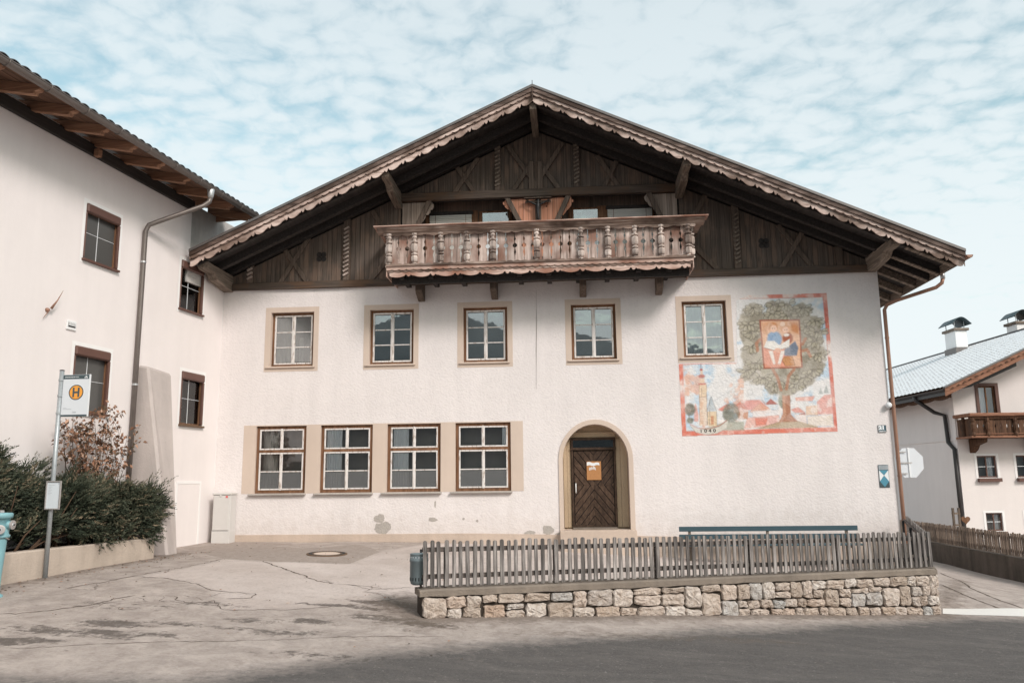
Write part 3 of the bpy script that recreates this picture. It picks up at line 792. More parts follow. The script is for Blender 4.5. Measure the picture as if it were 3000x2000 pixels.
# the painted beige band round the ground floor windows
band = sheet_with_holes(rect(.727, 8.035, .935, 2.69), [rect(a, b, LZ[0]+.012, LZ[1]) for a, b in LOW], lambda a, b: (a, -.006, b))
reveal(rect(.727, 8.035, .935, 2.69), -.006, .02, band)
for a, b in LOW: reveal(rect(a, b, *LZ), -.006, .12, band)
band.build('window_surround', M['surround'], house, recalc=False)
for i, (a, b) in enumerate(LOW):
    z0, z1 = LZ
    fr = MB(); bar_rect(fr, a+.004, b-.004, z0+.012, z1-.004, .06, .13, .082)
    zr = z1-(z1-z0)*.375
    fr.box(a+.06, b-.06, .05, .13, zr-.035, zr+.035)
    w = fr.build('window', M['frame'], house, bevel=.006)
    MB().box(a-.13, b+.03, -.10, .06, z0-.045, z0+.004).build('window_sill', M['bare'], w, bevel=.012)
    fx0, fx1 = a+.084, b-.084; xm = (fx0+fx1)/2
    for (q0, q1, two) in ((zr+.037, z1-.084, False), (z0+.092, zr-.037, True)):
        for s0, s1 in ((fx0, xm-.002), (xm+.002, fx1)):
            sm = MB(); bar_rect(sm, s0, s1, q0, q1, .045, .085, .038)
            zz = [q0+.036, q1-.036]
            if two:
                zc_ = q0+(q1-q0)*.49; sm.box(s0+.038, s1-.038, .05, .08, zc_-.014, zc_+.014); zz = [zz[0], zc_, zz[1]]
            sm.build('sash', M['white'], w, bevel=.004)
            for k in range(len(zz)-1):
                fro = two and k == 0
                box('pane', M['frost'] if fro else M['glass'], w, s0+.036, s1-.036, .066, .069, zz[k]+(.012 if k else 0), zz[k+1]-(.012 if two and k == 0 else 0))
    box('centre_post', M['white'], w, xm-.024, xm+.024, .034, .045, zr+.045, z1-.07, .004)
    box('centre_post', M['white'], w, xm-.024, xm+.024, .034, .045, z0+.08, zr-.045, .004)
    room_box(w, a+.01, b-.01, z0+.02, z1-.02, .135, .45)
    if i in (1, 2): curtain_mb(fx0+.06, fx0+.46, z0+.05, z1-.05, .108, 6, .012).build('curtain', M['curtain'], w, smooth=True, recalc=False)
    if i == 3: curtain_mb(fx1-.14, fx1-.02, zr, z1-.05, .108, 2, .012).build('curtain', M['curtain'], w, smooth=True, recalc=False)
    if i == 0: curtain_mb(fx0+.02, fx0+.42, z0+.05, z1-.05, .30, 4).build('curtain', M['blind'], w, smooth=True, recalc=False)

# the arched doorway
ar = ring_sheet(AOUT, AIN, -.03)
reveal(AIN, -.03, .45, ar)
ar.build('door_surround', M['surround'], house, recalc=False)
bk = MB()
bk.add([(9.0, .45, -.1), (10.7, .45, -.1), (10.7, .45, 2.6), (9.0, .45, 2.6)], [(0, 1, 2, 3)])
bk.build('door_recess', M['recess'], house, recalc=False)
for x0, x1, y0 in ((9.035, 9.13, .38), (9.13, 9.23, .41), (10.38, 10.50, .41), (10.50, 10.67, .38)):
    box('pilaster', M['recess'], house, x0, x1, y0, .448, 0.0, 2.22, .008)
box('pilaster', M['recess'], house, 9.23, 10.38, .40, .448, 2.26, 2.40, .008)
box('door_step', M['plinth'], house, 8.93, 10.80, -.30, .447, -.75, -.03, .012)
box('threshold', M['concrete'], house, 9.25, 10.36, .12, .44, -.028, .01, .006)
dx0, dx1, dz0, dz1, dtr = 9.29, 10.33, .02, 1.93, 2.20
fr = MB(); bar_rect(fr, dx0-.05, dx1+.05, dz0-.01, dtr+.05, .36, .44, .055); fr.box(dx0-.06, dx1+.06, .345, .43, dz1+.01, dz1+.075)
door = fr.build('door', M['door'], house, bevel=.006)
box('pane', M['glass'], door, dx0, dx1, .405, .41, dz1+.075, dtr)
box('transom_back', M['black'], door, dx0, dx1, .43, .44, dz1+.075, dtr)
box('door_leaf', M['black'], door, dx0+.005, dx1-.005, .405, .435, dz0, dz1)
cx_, cz_ = (dx0+dx1)/2, dz0+(dz1-dz0)*.54
W_ = .135
for (qx0, qx1, qz0, qz1, sgn, up_) in ((dx0+.02, cx_, cz_, dz1-.01, -1, 1), (cx_, dx1-.02, cz_, dz1-.01, 1, 1), (dx0+.02, cx_, dz0+.01, cz_, 1, -1), (cx_, dx1-.02, dz0+.01, cz_, -1, -1)):
    clip = rect(qx0, qx1, qz0, qz1)
    d = np.array([1.0, sgn*1.25]); d /= np.hypot(*d); nn = np.array([-d[1], d[0]])
    o0 = np.array([cx_, cz_]) 
    for k in range(-14, 14):
        lo, hi = (k-.5)*W_+.007, (k+.5)*W_-.007
        band_ = [tuple(o0+d*s+nn*t) for s, t in ((-3, lo), (3, lo), (3, hi), (-3, hi))]
        pg = clip_convex(band_, clip)
        if len(pg) >= 3 and abs(sum(pg[i][0]*pg[(i+1) % len(pg)][1]-pg[(i+1) % len(pg)][0]*pg[i][1] for i in range(len(pg)))) > .004:
            MB().prism(pg, .385, .404).build('plank', M['door'], door, bevel=.004)
MB().tube([(dx0+.055, .375, .86), (dx0+.055, .335, .88), (dx0+.055, .335, 1.08), (dx0+.055, .375, 1.10)], .014, 8).build('door_handle', M['white_fresh'], door, smooth=True)
nt = thing('notice_board', 'orange brown notice with a white smear on the arched door', 'notice', (9.80, .378, 1.32))
nx0, nz1 = MAIN.on_y(1718, 1351, .378); nx1, nz0 = MAIN.on_y(1762, 1405, .378)
nw, nh = (nx1-nx0)/2, (nz1-nz0)/2
nt.location = ((nx0+nx1)/2, .378, (nz0+nz1)/2)
box('board', M['notice'], nt, -nw, nw, -.012, .006, -nh, nh, .003)
sm = MB(); sm.add([(-nw*.95+nw*1.72*t, -.0135, nh*(.78-.05*t+.06*math.sin(t*9)-.25*max(0, t-.7))+s) for t in np.linspace(0, 1, 14) for s in (-.055*(1.1-t*.55), .028)], [(2*i, 2*i+2, 2*i+3, 2*i+1) for i in range(13)])
for q in range(10):
    xx = -nw*.65+nw*.85*q/9; sm.box(xx, xx+.012, -.0138, -.0125, nh*.1+random.uniform(-.02, .03), nh*.36+random.uniform(-.03, .03))
sm.build('white_smear', M['white_sign'], nt, recalc=False)

# plinth along the foot of the wall, following the sloping yard
pl = MB(); L = []
xs_ = np.linspace(.0, XR, 40)
for x in xs_: L += [(x, -.028, -.10-.022*max(0, x-7) if x > 7 else -.095), (x, -.028, -1.5), (x, .0, -.095 if x <= 7 else -.10-.022*(x-7))]
pf = []
for i in range(39): pf += [(3*i, 3*i+3, 3*i+4, 3*i+1), (3*i, 3*i+2, 3*i+5, 3*i+3)]
pl.add(L, pf); pl.build('plinth', M['plinth'], house, recalc=False)
# patches where the render has fallen off
def blob(cx, cz, rx, rz, n=34, j=.17):
    ph = [random.uniform(0, 6.28) for _ in range(4)]
    f = lambda a: 1+j*(.55*math.sin(2*a+ph[0])+.45*math.sin(3*a+ph[1])+.35*math.sin(5*a+ph[2])+.25*math.sin(9*a+ph[3]))+random.uniform(-.07, .07)
    out = []
    for i in range(n):
        a = 2*PI*i/n; k = f(a); out.append((cx+rx*k*math.cos(a), cz+rz*k*math.sin(a)))
    return out
for cx0, cz0, rx, rz in ((1122, 1545, .20, .16), (1112, 1518, .15, .10), (1268, 1521, .12, .05), (1606, 1552, .13, .12), (1552, 1560, .14, .05), (1358, 1519, .03, .03), (1398, 1525, .035, .03), (1275, 1476, .02, .09), (1640, 1566, .13, .05)):
    x, z = MAIN.on_y(cx0, cz0, 0)
    MB().prism(blob(x, z, rx, rz), -.005, .002).build('bare_patch', M['bare'], house)
x0, z0 = MAIN.on_y(1571, 850); x1, z1 = MAIN.on_y(1571, 1140)
MB().prism([(x0-.003, z0), (x0+.003, z0), (x1+.007, z1+1), (x1+.002, z1), (x1-.003, z1), (x0-.002, z0-1)], -.004, .002).build('wall_crack', M['bare'], house)

# ---- timber gable
gab = MB()      # dark backing behind the boards, open at the loggia
LG = (4.86, 12.18, 6.42, 8.61)
gab.add([(a, .05, b) for a, b in [(0.02, 6.3), (LG[0], 6.3), (LG[0], zt(LG[0])-.3), (.02, zt(.02)-.3)]], [(0, 1, 2, 3)])
gab.add([(a, .05, b) for a, b in [(LG[1], 6.3), (XR-.02, 6.3), (XR-.02, zt(XR)-.3), (LG[1], zt(LG[1])-.3)]], [(0, 1, 2, 3)])
gab.add([(a, .05, b) for a, b in [(LG[0], LG[3]), (LG[1], LG[3]), (LG[1], zt(LG[1])-.3), (RX, RZ-.3), (LG[0], zt(LG[0])-.3)]], [(0, 1, 2, 3, 4)])
gable = gab.build('gable_wall', M['soffit'], house, recalc=False)
# loggia behind the balcony
lg = MB(); yb = .50; LZ1 = 8.95
lg.add([(LG[0], .052, LG[2]), (LG[1], .052, LG[2]), (LG[1], .052, LZ1), (LG[0], .052, LZ1), (LG[0], yb, LG[2]), (LG[1], yb, LG[2]), (LG[1], yb, LZ1), (LG[0], yb, LZ1)],
       [(4, 5, 6, 7), (0, 4, 7, 3), (1, 2, 6, 5), (3, 7, 6, 2), (0, 1, 5, 4)])
loggia = lg.build('loggia', M['clad'], house, recalc=False)
# boards
pw = .128
def boards(xa, xb, zlow, zhigh, mat, y=-.02, shape=None):
    x = xa; k = 0
    while x < xb-.02:
        x2 = min(x+pw, xb)
        lo0, lo1 = zlow(x), zlow(x2); hi0, hi1 = zhigh(x), zhigh(x2)
        if hi0-lo0 > .02 or hi1-lo1 > .02:
            yy = y+random.uniform(-.004, .004)
            pts = [(x+.003, lo0), (x2-.003, lo1), (x2-.003, max(hi1, lo1+.01)), (x+.003, max(hi0, lo0+.01))]
            if x < RX < x2: pts.insert(3, (RX, zhigh(RX)))
            MB().prism(pts, yy, yy+.024).build('plank', mat, gable)
        x = x2; k += 1
sof = lambda x: zt(x)-.36
boards(.14, 4.82, lambda x: 6.32, sof, M['clad'])
boards(12.23, 17.05, lambda x: 6.32, sof, M['clad'])
boards(4.82, 12.23, lambda x: 8.63, sof, M['clad'])
# side panels of the loggia with a curved edge
def curve_edge(xs, zs, side):
    return list(zip(xs, zs))
def panel(xa, xb, bulge, mat):
    """boards from xa to xb with the outer edge following bulge(z) -> x"""
    lft = xa < xb
    n = int(abs(xb-xa)/pw)+2
    zs = np.linspace(7.0, 8.60, 24)
    for k in range(n):
        e0 = xa+(pw*k if lft else -pw*k); e1 = e0+(pw if lft else -pw)
        l_, r_ = min(e0, e1)+.003, max(e0, e1)-.003
        if lft: prof = [(min(r_, bulge(z)), z) for z in zs]
        else: prof = [(max(l_, bulge(z)), z) for z in zs]
        keep = [(x, z) for x, z in prof if (x > l_+.004 if lft else x < r_-.004)]
        if len(keep) < 2: continue
        other = l_ if lft else r_
        poly = [(other, keep[0][1])]+keep+[(other, keep[-1][1])]
        MB().prism(poly, -.024+random.uniform(-.003, .003), .0).build('plank', mat, gable)
def bul(x_top, x_bot):
    s = 1 if x_top > x_bot else -1
    def f(z):
        t = (z-7.90)/(8.57-7.90)
        if t < 0: return x_bot-s*.02*(-t)
        sm_ = t*t*(3-2*t)
        return x_bot+(x_top-x_bot)*(sm_ if t < .82 else sm_*(1-.12*((t-.82)/.18)**2))
    return f
panel(4.86, 5.9, bul(5.74, 5.36), M['lightclad'])
panel(12.18, 11.2, bul(11.31, 11.72), M['lightclad'])
panel(8.52, 7.4, bul(7.55, 8.08), M['orange'])
panel(8.52, 9.7, bul(9.49, 9.10), M['orange'])
# beams and braces of the gable
def gbar(name, x0, z0, x1, z1, w, y0=-.085, y1=-.026, mat='beam_v'):
    d = np.array([x1-x0, z1-z0]); d = d/np.hypot(*d); n = np.array([-d[1], d[0]])*w/2
    p = [(x0+n[0], z0+n[1]), (x1+n[0], z1+n[1]), (x1-n[0], z1-n[1]), (x0-n[0], z0-n[1])]
    return MB().prism(p, y0+random.uniform(-.003, .003), y1).build(name, M[mat], gable, bevel=.008)
box('beam', M['beam_h'], gable, .12, XR-.1, -.10, -.003, 6.31, 6.50, .01)
box('beam', M['beam_h'], gable, 4.70, 12.32, -.13, -.003, 8.62, 8.84, .012)
for x, z1 in ((.74, 7.02), (3.37, 8.22), (13.65, 8.2), (16.2, 7.0)): gbar('post', x, 6.5, x, z1, .17, -.095)
for x in (7.46, 9.57): gbar('post', x, 8.84, x, 10.15, .16, -.11)
for x in (8.36, 8.60): gbar('post', x, 8.84, x, 9.62, .13, -.115)
# twisted rope carving on the posts
for x, za, zb in ((3.37, 6.62, 8.0), (13.65, 6.62, 8.0), (7.46, 8.95, 10.0), (9.57, 8.95, 10.0), (.74, 6.6, 6.95)):
    mb = MB(); z = za
    while z < zb:
        mb.bar((x-.07, -.115, z), (x+.07, -.115, z+.075), .045, .05, (0, 1, 0)); z += .115
    mb.build('rope_carving', M['baluster' if x < 3 or 3 < x < 4 else 'purlin'], gable)
for (x0, z0, x1, z1) in ((1.62, 7.47, 2.32, 6.47), (2.32, 7.72, 1.56, 6.47), (6.35, 9.55, 6.84, 8.80), (6.93, 9.80, 6.27, 8.80), (14.72, 7.62, 15.52, 6.47), (15.42, 7.55, 14.74, 6.47), (10.13, 9.72, 10.68, 8.82), (10.70, 9.66, 10.28, 8.82)):
    gbar('brace', x0, z0, x1, z1, .12, -.075)
for (x0, z0, x1, z1) in ((7.72, 10.12, 8.58, 8.82), (9.22, 10.12, 8.38, 8.82), (8.40, 9.62, 7.86, 8.82), (8.56, 9.62, 9.10, 8.82)): gbar('brace', x0, z0, x1, z1, .12, -.095)
for (x0, z0, x1, z1) in ((4.05, 8.42, 4.60, 7.5), (4.75, 7.35, 4.02, 6.48), (12.95, 8.55, 12.48, 7.75), (12.42, 7.30, 13.15, 6.48)): gbar('brace', x0, z0, x1, z1, .13, -.075)
for (x0, z0, x1, z1) in ((5.62, 8.66, 5.00, 7.3), (11.42, 8.70, 12.02, 7.3), (7.68, 8.68, 8.34, 7.3), (9.36, 8.68, 8.72, 7.3)): gbar('brace', x0, z0, x1, z1, .13, -.10, -.027)
gbar('post', 8.53, 7.2, 8.53, 8.62, .16, -.11)
for cxq, czq in ((2.67, 7.18), (14.35, 7.16)):      # four-lobed vent holes
    mb = MB()
    for a in range(4):
        an = PI/4+a*PI/2; mb.lathe([(.075, -.029), (.075, -.020)], (cxq+.085*math.cos(an), 0, czq+.085*math.sin(an)), 12, 'y')
    mb.build('vent_hole', M['soffit'], gable)
# back wall of the loggia: windows with blinds, half-open white frames
lx = lambda a: MAIN.on_y(1100+.42517*a, 560+.42517*200, yb)[0]
for x0, x1, kind in ((lx(345), lx(376), 'post'), (lx(378), lx(665), 'blind'), (lx(668), lx(706), 'post'), (lx(745), lx(912), 'dark'), (lx(1330), lx(1365), 'post'), (lx(1371), lx(1526), 'dark'), (lx(1530), lx(1596), 'post'), (lx(1600), lx(1906), 'blind')):
    if kind == 'blind':
        w = box('window', M['frame'], loggia, x0-.05, x1+.05, yb-.06, yb-.004, 6.9, 8.46, .01)
        for k in range(27): box('blind_slat', M['blind'], w, x0, x1, yb-.085, yb-.063, 7.0+k*.051, 7.0+k*.051+.045)
        for cxs in (x0+.16, x1-.16): box('blind_cord', M['frame'], w, cxs-.006, cxs+.006, yb-.089, yb-.086, 7.0, 8.37)
        box('blind_box', M['soffit'], w, x0-.04, x1+.04, yb-.11, yb-.061, 8.38, 8.46)
    elif kind == 'dark':
        w = box('window', M['frame'], loggia, x0-.12, x1+.12, yb-.06, yb-.004, 6.5, 8.46, .01)
        box('pane', M['glass_up'], w, x0-.02, x1+.02, yb-.066, yb-.062, 6.6, 8.40)
        box('door_panel', M['white_sign'], w, x0, x1, yb-.078, yb-.068, 6.45, 8.13)
    else: box('panel', M['frame'], loggia, x0, x1, yb-.05, yb-.004, 6.5, 8.5, .01)

# ---- roof
YF, YB = -1.75, 15.0
XL_, XE = -.06, 18.38
rf = MB()
for xa, xb in ((XL_, RX), (RX, XE)):
    a, b = zt(xa), zt(xb)
    rf.add([(xa, YF, a), (xb, YF, b), (xb, YB, b), (xa, YB, a), (xa, YF, a-.09), (xb, YF, b-.09), (xb, YB, b-.09), (xa, YB, a-.09)],
           [(0, 1, 2, 3), (4, 7, 6, 5), (0, 4, 5, 1), (1, 5, 6, 2), (2, 6, 7, 3), (3, 7, 4, 0)])
roof = rf.build('roof', M['shingle'], house)
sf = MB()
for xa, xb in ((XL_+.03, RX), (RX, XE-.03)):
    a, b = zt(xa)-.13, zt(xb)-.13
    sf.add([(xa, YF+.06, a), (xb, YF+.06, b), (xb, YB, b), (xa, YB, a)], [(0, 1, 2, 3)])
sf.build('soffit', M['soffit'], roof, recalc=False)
# flying rafters under the overhang
for yr in (-1.52, -.72, -.14):
    for xa, xb in ((XL_+.05, RX-.0), (RX+.0, XE-.06)):
        MB().bar((xa, yr, zt(xa)-.23), (xb, yr, zt(xb)-.23), .15, .19).build('rafter', M['soffit'], roof, bevel=.008)
for yr in (.65, 1.5, 2.35, 3.2):
    MB().bar((XR-.1, yr, zt(XR-.1)-.22), (XE-.06, yr, zt(XE-.06)-.22), .15, .17).build('rafter', M['purlin'], roof, bevel=.008)
for yr in (-1.55, -.74, -.12):      # paler exposed undersides at the right eaves
    MB().bar((XR+.1, yr, zt(XR+.1)-.335), (XE-.1, yr, zt(XE-.1)-.335), .14, .03).build('rafter', M['purlin'], roof)
MB().box(XE-.075, XE-.04, YF+.05, 14, zt(XE)-.30, zt(XE)-.085).build('eaves_board', M['purlin'], roof)
# edge flashing and three layers of carved bargeboard on each slope
def wave_volute(s, P=.46):
    t = (s % P)/P
    if t < .62: return .035+.055*math.sin(PI*t/.62)**.8
    if t < .72: return .035-.055*math.sin(PI*(t-.62)/.10)
    if t < .84: return .035+.03*math.sin(PI*(t-.72)/.12)
    if t < .92: return .035-.035*math.sin(PI*(t-.84)/.08)
    return .035
def wave_round(s, P=.20):
    t = (s % P)/P
    return .042*math.sqrt(max(0, 1-(2*t-1)**2))
def barge(side):
    xa, xb = (XL_-.03, RX) if side < 0 else (RX, XE+.04)
    n = 560
    xs = np.linspace(xa, xb, n)
    s_of = lambda x: abs(x-RX)*1.1
    top = lambda o: [(x, zt(x)+o) for x in xs[::80]]+[(xs[-1], zt(xs[-1])+o)]
    def poly(o_top, low, step=1):
        lo = [(x, zt(x)-low(s_of(x))) for x in xs[::-step]]
        up = [(xs[0], zt(xs[0])+o_top), (xs[-1], zt(xs[-1])+o_top)]
        return up+lo
    b = MB(); b.prism([(xs[0], zt(xs[0])+.045), (xs[-1], zt(xs[-1])+.045), (xs[-1], zt(xs[-1])-.02), (xs[0], zt(xs[0])-.02)], YF-.16, YF+.3)
    b.build('roof_flashing', M['roofmetal'], roof)
    MB().prism([(xs[0], zt(xs[0])-.0), (xs[-1], zt(xs[-1])-.0), (xs[-1], zt(xs[-1])-.135), (xs[0], zt(xs[0])-.135)], YF-.135, YF-.10).build('bargeboard', M['barge_dark'], roof, bevel=.006)
    MB().prism(poly(-.105, lambda s: .175+wave_round(s)), YF-.099, YF-.072).build('bargeboard', M['barge'], roof)
    MB().prism(poly(-.15, lambda s: .205+wave_round(s+.1, .30)*.8), YF-.071, YF-.046).build('bargeboard', M['barge_dark'], roof)
    MB().prism(poly(-.18, lambda s: .305+wave_volute(s)), YF-.045, YF-.015).build('bargeboard', M['barge'], roof)
barge(-1); barge(1)
MB().prism([(RX-.012, RZ+.05), (RX+.012, RZ+.05), (RX+.012, RZ-.33), (RX-.012, RZ-.33)], YF-.15, YF-.01).build('ridge_cover', M['barge_dark'], roof)
MB().tube([(RX, YF-.1, RZ+.04), (RX, YF-.1, RZ+.17)], .008, 6).build('ridge_spike', M['iron'], roof)
# purlins carrying the overhang
def purlin(x, zc_, w, h, y_end, notch=True):
    t = zc_+h/2
    prof = [(.02, t), (y_end, t), (y_end, t-h*.62), (y_end+.10, t-h*.80), (y_end+.45, t-h*.80), (y_end+.50, t-h*1.0), (y_end+.62, t-h*1.45), (y_end+.80, t-h*1.55), (-.35, t-h*1.75), (.02, t-h*1.9)]
    return MB().prism_x(prof, x-w/2, x+w/2).build('purlin', M['purlin'], roof, bevel=.012)
for x, z in ((4.76, 8.76), (12.24, 8.76)): purlin(x, z, .19, .22, -1.66)
purlin(16.98, 6.60, .24, .21, -1.62); purlin(.12, 6.60, .28, .23, -1.55)
MB().box(RX-.085, RX+.085, -1.70, .02, 10.33, 10.60).build('purlin', M['purlin'], roof, bevel=.012)
# right eaves: gutter, brackets, downpipe
gl_ = MB(); yy0, yy1 = -1.95, 14.0
xg, zg = XE+.09, zt(XE)-.13
pr = [(math.cos(a)*.075, math.sin(a)*.075) for a in np.linspace(PI, 2*PI, 9)]
L = [(xg+c, y, zg+s) for y in (yy0, yy1) for c, s in pr]+[(xg+c*.9, y, zg+s*.9+.002) for y in (yy0, yy1) for c, s in pr]
gf = []
for k in range(8):
    gf += [(k, k+1, 9+k+1, 9+k), (18+k, 27+k, 27+k+1, 18+k+1), (k, 18+k, 18+k+1, k+1)]
gl_.add(L, gf)
gut = gl_.build('gutter', M['copper'], house, recalc=False)
MB().add([(xg+c, yy0, zg+s) for c, s in pr], [tuple(range(9))]).build('gutter_end', M['copper'], gut, recalc=False)
for y in np.arange(-1.3, 5, .7): MB().tube([(xg+c*1.12, y, zg+s*1.12) for c, s in pr], .012, 6).build('gutter_bracket', M['copper'], gut)
px_, pz_ = MAIN.on_y(2580, 905, -.06)
dpx = XR+.07
MB().tube([(xg, -.55, zg-.05), (xg, -.55, zg-.22)], .055, 10).build('outlet', M['zinc'], gut, smooth=True)
MB().tube([(xg, -.55, zg-.20), (xg-.03, -.54, zg-.32), (xg-.16, -.50, zg-.42), (dpx+.25, -.22, zg-.66), (dpx+.06, -.10, zg-.74), (dpx, -.06, zg-.86), (dpx, -.06, 4.0), (dpx, -.06, 1.0), (dpx, -.06, -1.15)], .046, 10).build('downpipe', M['copper'], house, smooth=True)
for z in (4.6, 2.9, 1.2): MB().lathe([(.054, z-.02), (.054, z+.02)], (dpx, -.06, 0), 10).build('pipe_clip', M['copper'], house)
x, z = MAIN.on_y(2601, 1187, -.03)
lampo = MB().lathe([(.03, .0), (.05, -.05), (.075, -.06), (.075, -.10), (.06, -.14), (.03, -.155)], (x, 0, z), 14, 'y').build('wall_lamp', M['white_sign'], house, smooth=True)

# ---- carved balcony
BX0, BX1, BY = 4.80, 12.28, -1.20
floor = MB().box(BX0+.02, BX1-.02, BY+.05, -.0, 6.34, 6.42)
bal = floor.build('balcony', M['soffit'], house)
for x in np.arange(BX0+.3, BX1, .74): MB().box(x-.06, x+.06, BY+.08, -.13, 6.22, 6.337).build('joist', M['soffit'], bal)
for x in (5.41, 7.35, 9.65, 11.60):
    prof = [(-.0, 5.87), (-.10, 5.86), (-.42, 5.99), (-.50, 6.07), (-.50, 6.22), (-.62, 6.335), (-.0, 6.335)]
    MB().prism_x(prof, x-.085, x+.085).build('bracket', M['beam_v'], bal, bevel=.012)
MB().prism([(BX0+.02, 6.30), (BX1-.02, 6.30), (BX1-.02, 6.12), (BX0+.02, 6.12)], -.99, -.90).build('edge_beam', M['soffit'], bal)
# rail boards with half cut-outs on both edges: shared mesh
BW_ = .2265
z0b, z1b = 6.50, 7.34
def notch(z):
    t = (z-z0b)/(z1b-z0b)
    r = 0.0
    d = (z-(z0b+.56*(z1b-z0b)))
    if abs(d) < .054: r = math.sqrt(.054**2-d*d)
    if .62 < t < .99: r = max(r, .004+.020*max(0, 1-abs(t-.76)/.07))
    if .13 < t < .50: r = max(r, .004+.019*max(0, 1-abs(t-.36)/.12))
    return r
zs = np.linspace(z0b, z1b, 64)
prof = [(-BW_/2+.004+notch(z), z) for z in zs]+[(BW_/2-.004-notch(z), z) for z in zs[::-1]]
bm_me = [MB().prism(prof, -.013, .013).mesh('rail_board', M['balcony'])]
nb = int(round((BX1-BX0)/BW_)); BW2 = (BX1-BX0)/nb
for i in range(nb): 
    put('rail_board', bm_me[0], bal, loc=(BX0+(i+.5)*BW2, BY+random.uniform(-.003, .003), 0)).scale = (BW2/BW_, 1, 1)
for sx in (BX0-.0, BX1+.0):
    for k in range(5):
        put('rail_board', bm_me[0], bal, loc=(sx, BY+.13+k*BW_, 0), rot=(0, 0, PI/2))
# turned posts
bp = [(.04, 6.53), (.092, 6.54), (.092, 6.565), (.038, 6.59), (.085, 6.62), (.098, 6.65), (.098, 6.735), (.085, 6.76), (.034, 6.785), (.092, 6.80), (.092, 6.825), (.036, 6.85), (.086, 6.885), (.100, 6.93), (.100, 7.035), (.086, 7.07), (.034, 7.10), (.095, 7.115), (.095, 7.145), (.036, 7.17), (.040, 7.20), (.080, 7.24), (.055, 7.285), (.095, 7.31), (.095, 7.35)]
bp = [(r*.9, z) for r, z in bp]
bme = MB().lathe(bp, n=6, rot=PI/6).mesh('baluster', M['baluster'])
# posts follow the photograph's spacing: every third seam, wider at the middle
zb = lambda a: MAIN.on_y(1100+.42517*a, 560+.42517*395, BY-.06)[0]
for a in (95, 270, 450, 630, 810, 1112, 1417, 1603, 1790, 1972, 2160): put('baluster', bme, bal, loc=(zb(a), BY-.055, 0))
for sx in (BX0-.05, BX1+.05): put('baluster', bme, bal, loc=(sx, BY+.10, 0)); put('baluster', bme, bal, loc=(sx, BY+.62, 0))
# handrail: cap, moulding and a carved valance
MB().prism_x([(BY+.12, 7.52), (BY-.27, 7.52), (BY-.27, 7.497), (BY-.22, 7.487), (BY+.12, 7.487)], BX0-.36, BX1+.44).build('handrail', M['valance'], bal)
MB().prism_x([(BY+.10, 7.486), (BY-.215, 7.486), (BY-.20, 7.44), (BY-.15, 7.41), (BY-.12, 7.37), (BY-.07, 7.35), (BY+.10, 7.35)], BX0-.29, BX1+.36).build('rail_moulding', M['balcony_h'], bal, bevel=.004)
def wave_valance(s, P=.92):
    t = (s % P)/P
    return .025+.05*(.5-.5*math.cos(2*PI*t))*abs(math.cos(PI*3*t))**.6 + (.018 if t < .08 or t > .92 else 0)
def wave_piece(name, m, x0, x1, ztop, low, y0, y1, n=420):
    xs = np.linspace(x0, x1, n)
    MB().prism([(x0, ztop), (x1, ztop)]+[(x, ztop-low(x-x0)) for x in xs[::-1]], y0, y1).build(name, m, bal)
wave_piece('valance', M['balcony_h'], BX0-.12, BX1+.12, 7.372, lambda s: .03+wave_valance(s), BY-.105, BY-.085)
for sx in (BX0-.13, BX1+.13):
    ys = np.linspace(BY-.1, 0, 90)
    MB().prism_x([(0, 7.372), (BY-.1, 7.372)]+[(y, 7.372-.03-wave_valance(y+5)) for y in ys], sx-.01, sx+.01).build('valance', M['balcony_h'], bal)
    s_ = 1 if sx > 8 else -1
    MB().box(min(sx, sx+s_*.25), max(sx, sx+s_*.25), BY+.12, 0, 7.487, 7.52).build('handrail', M['valance'], bal)
# the two carved boards at the foot of the rail
wave_piece('foot_board', M['valance'], BX0-.05, BX1+.05, 6.535, lambda s: .10+wave_round(s+.05, .185)*.8, BY-.10, BY-.075)
wave_piece('foot_board', M['balcony_h'], BX0-.03, BX1+.03, 6.47, lambda s: .085+wave_round(s, .185)*.9, BY-.074, BY-.05)
xs = np.linspace(BX0-.06, BX1+.06, 300)
MB().prism([(x, 6.535+.028*abs(math.sin((x-BX0)/.185*PI))) for x in xs]+[(xs[-1], 6.50), (xs[0], 6.50)], BY-.135, BY-.105).build('foot_board', M['balcony_h'], bal)
wave_piece('foot_board', M['valance'], BX0+.02, BX1-.02, 6.43, lambda s: .135+wave_volute(s, .62)*.72, BY-.06, BY-.03)
for sx, s_ in ((BX0-.04, -1), (BX1+.04, 1)):
    MB().box(min(sx, sx+s_*.02), max(sx, sx+s_*.02), BY-.07, 0, 6.25, 6.50).build('foot_board', M['valance'], bal)

# ---- crucifix under the tie beam
cr_ = thing('crucifix', 'dark carved crucifix above the balcony centre, under the tie beam', 'crucifix', (8.53, -.15, 8.30))
MB().box(-.035, .035, -.0, .03, -.75, .22).box(-.34, .34, -.0, .03, .14, .20).build('cross', M['beam_v'], cr_, bevel=.005)
MB().tube([(0, -.05, -.44), (0.01, -.07, -.28), (-.01, -.05, -.14), (0, -.055, -.02), (0, -.06, .06), (0, -.065, .10), (.01, -.07, .17), (.01, -.07, .21)], [.022, .032, .042, .055, .06, .028, .042, .02], 10) \
    .tube([(0, -.055, .04), (-.14, -.05, .11), (-.27, -.035, .19), (-.31, -.03, .21)], [.03, .022, .017, .014], 8) \
    .tube([(0, -.055, .04), (.14, -.05, .11), (.27, -.035, .19), (.31, -.03, .21)], [.03, .022, .017, .014], 8) \
    .tube([(.02, -.06, -.42), (.015, -.05, -.58)], [.022, .015], 8).build('carved_body', M['iron'], cr_, smooth=True)
MB().box(-.36, .36, -.10, .03, .235, .255).build('little_roof', M['beam_v'], cr_)

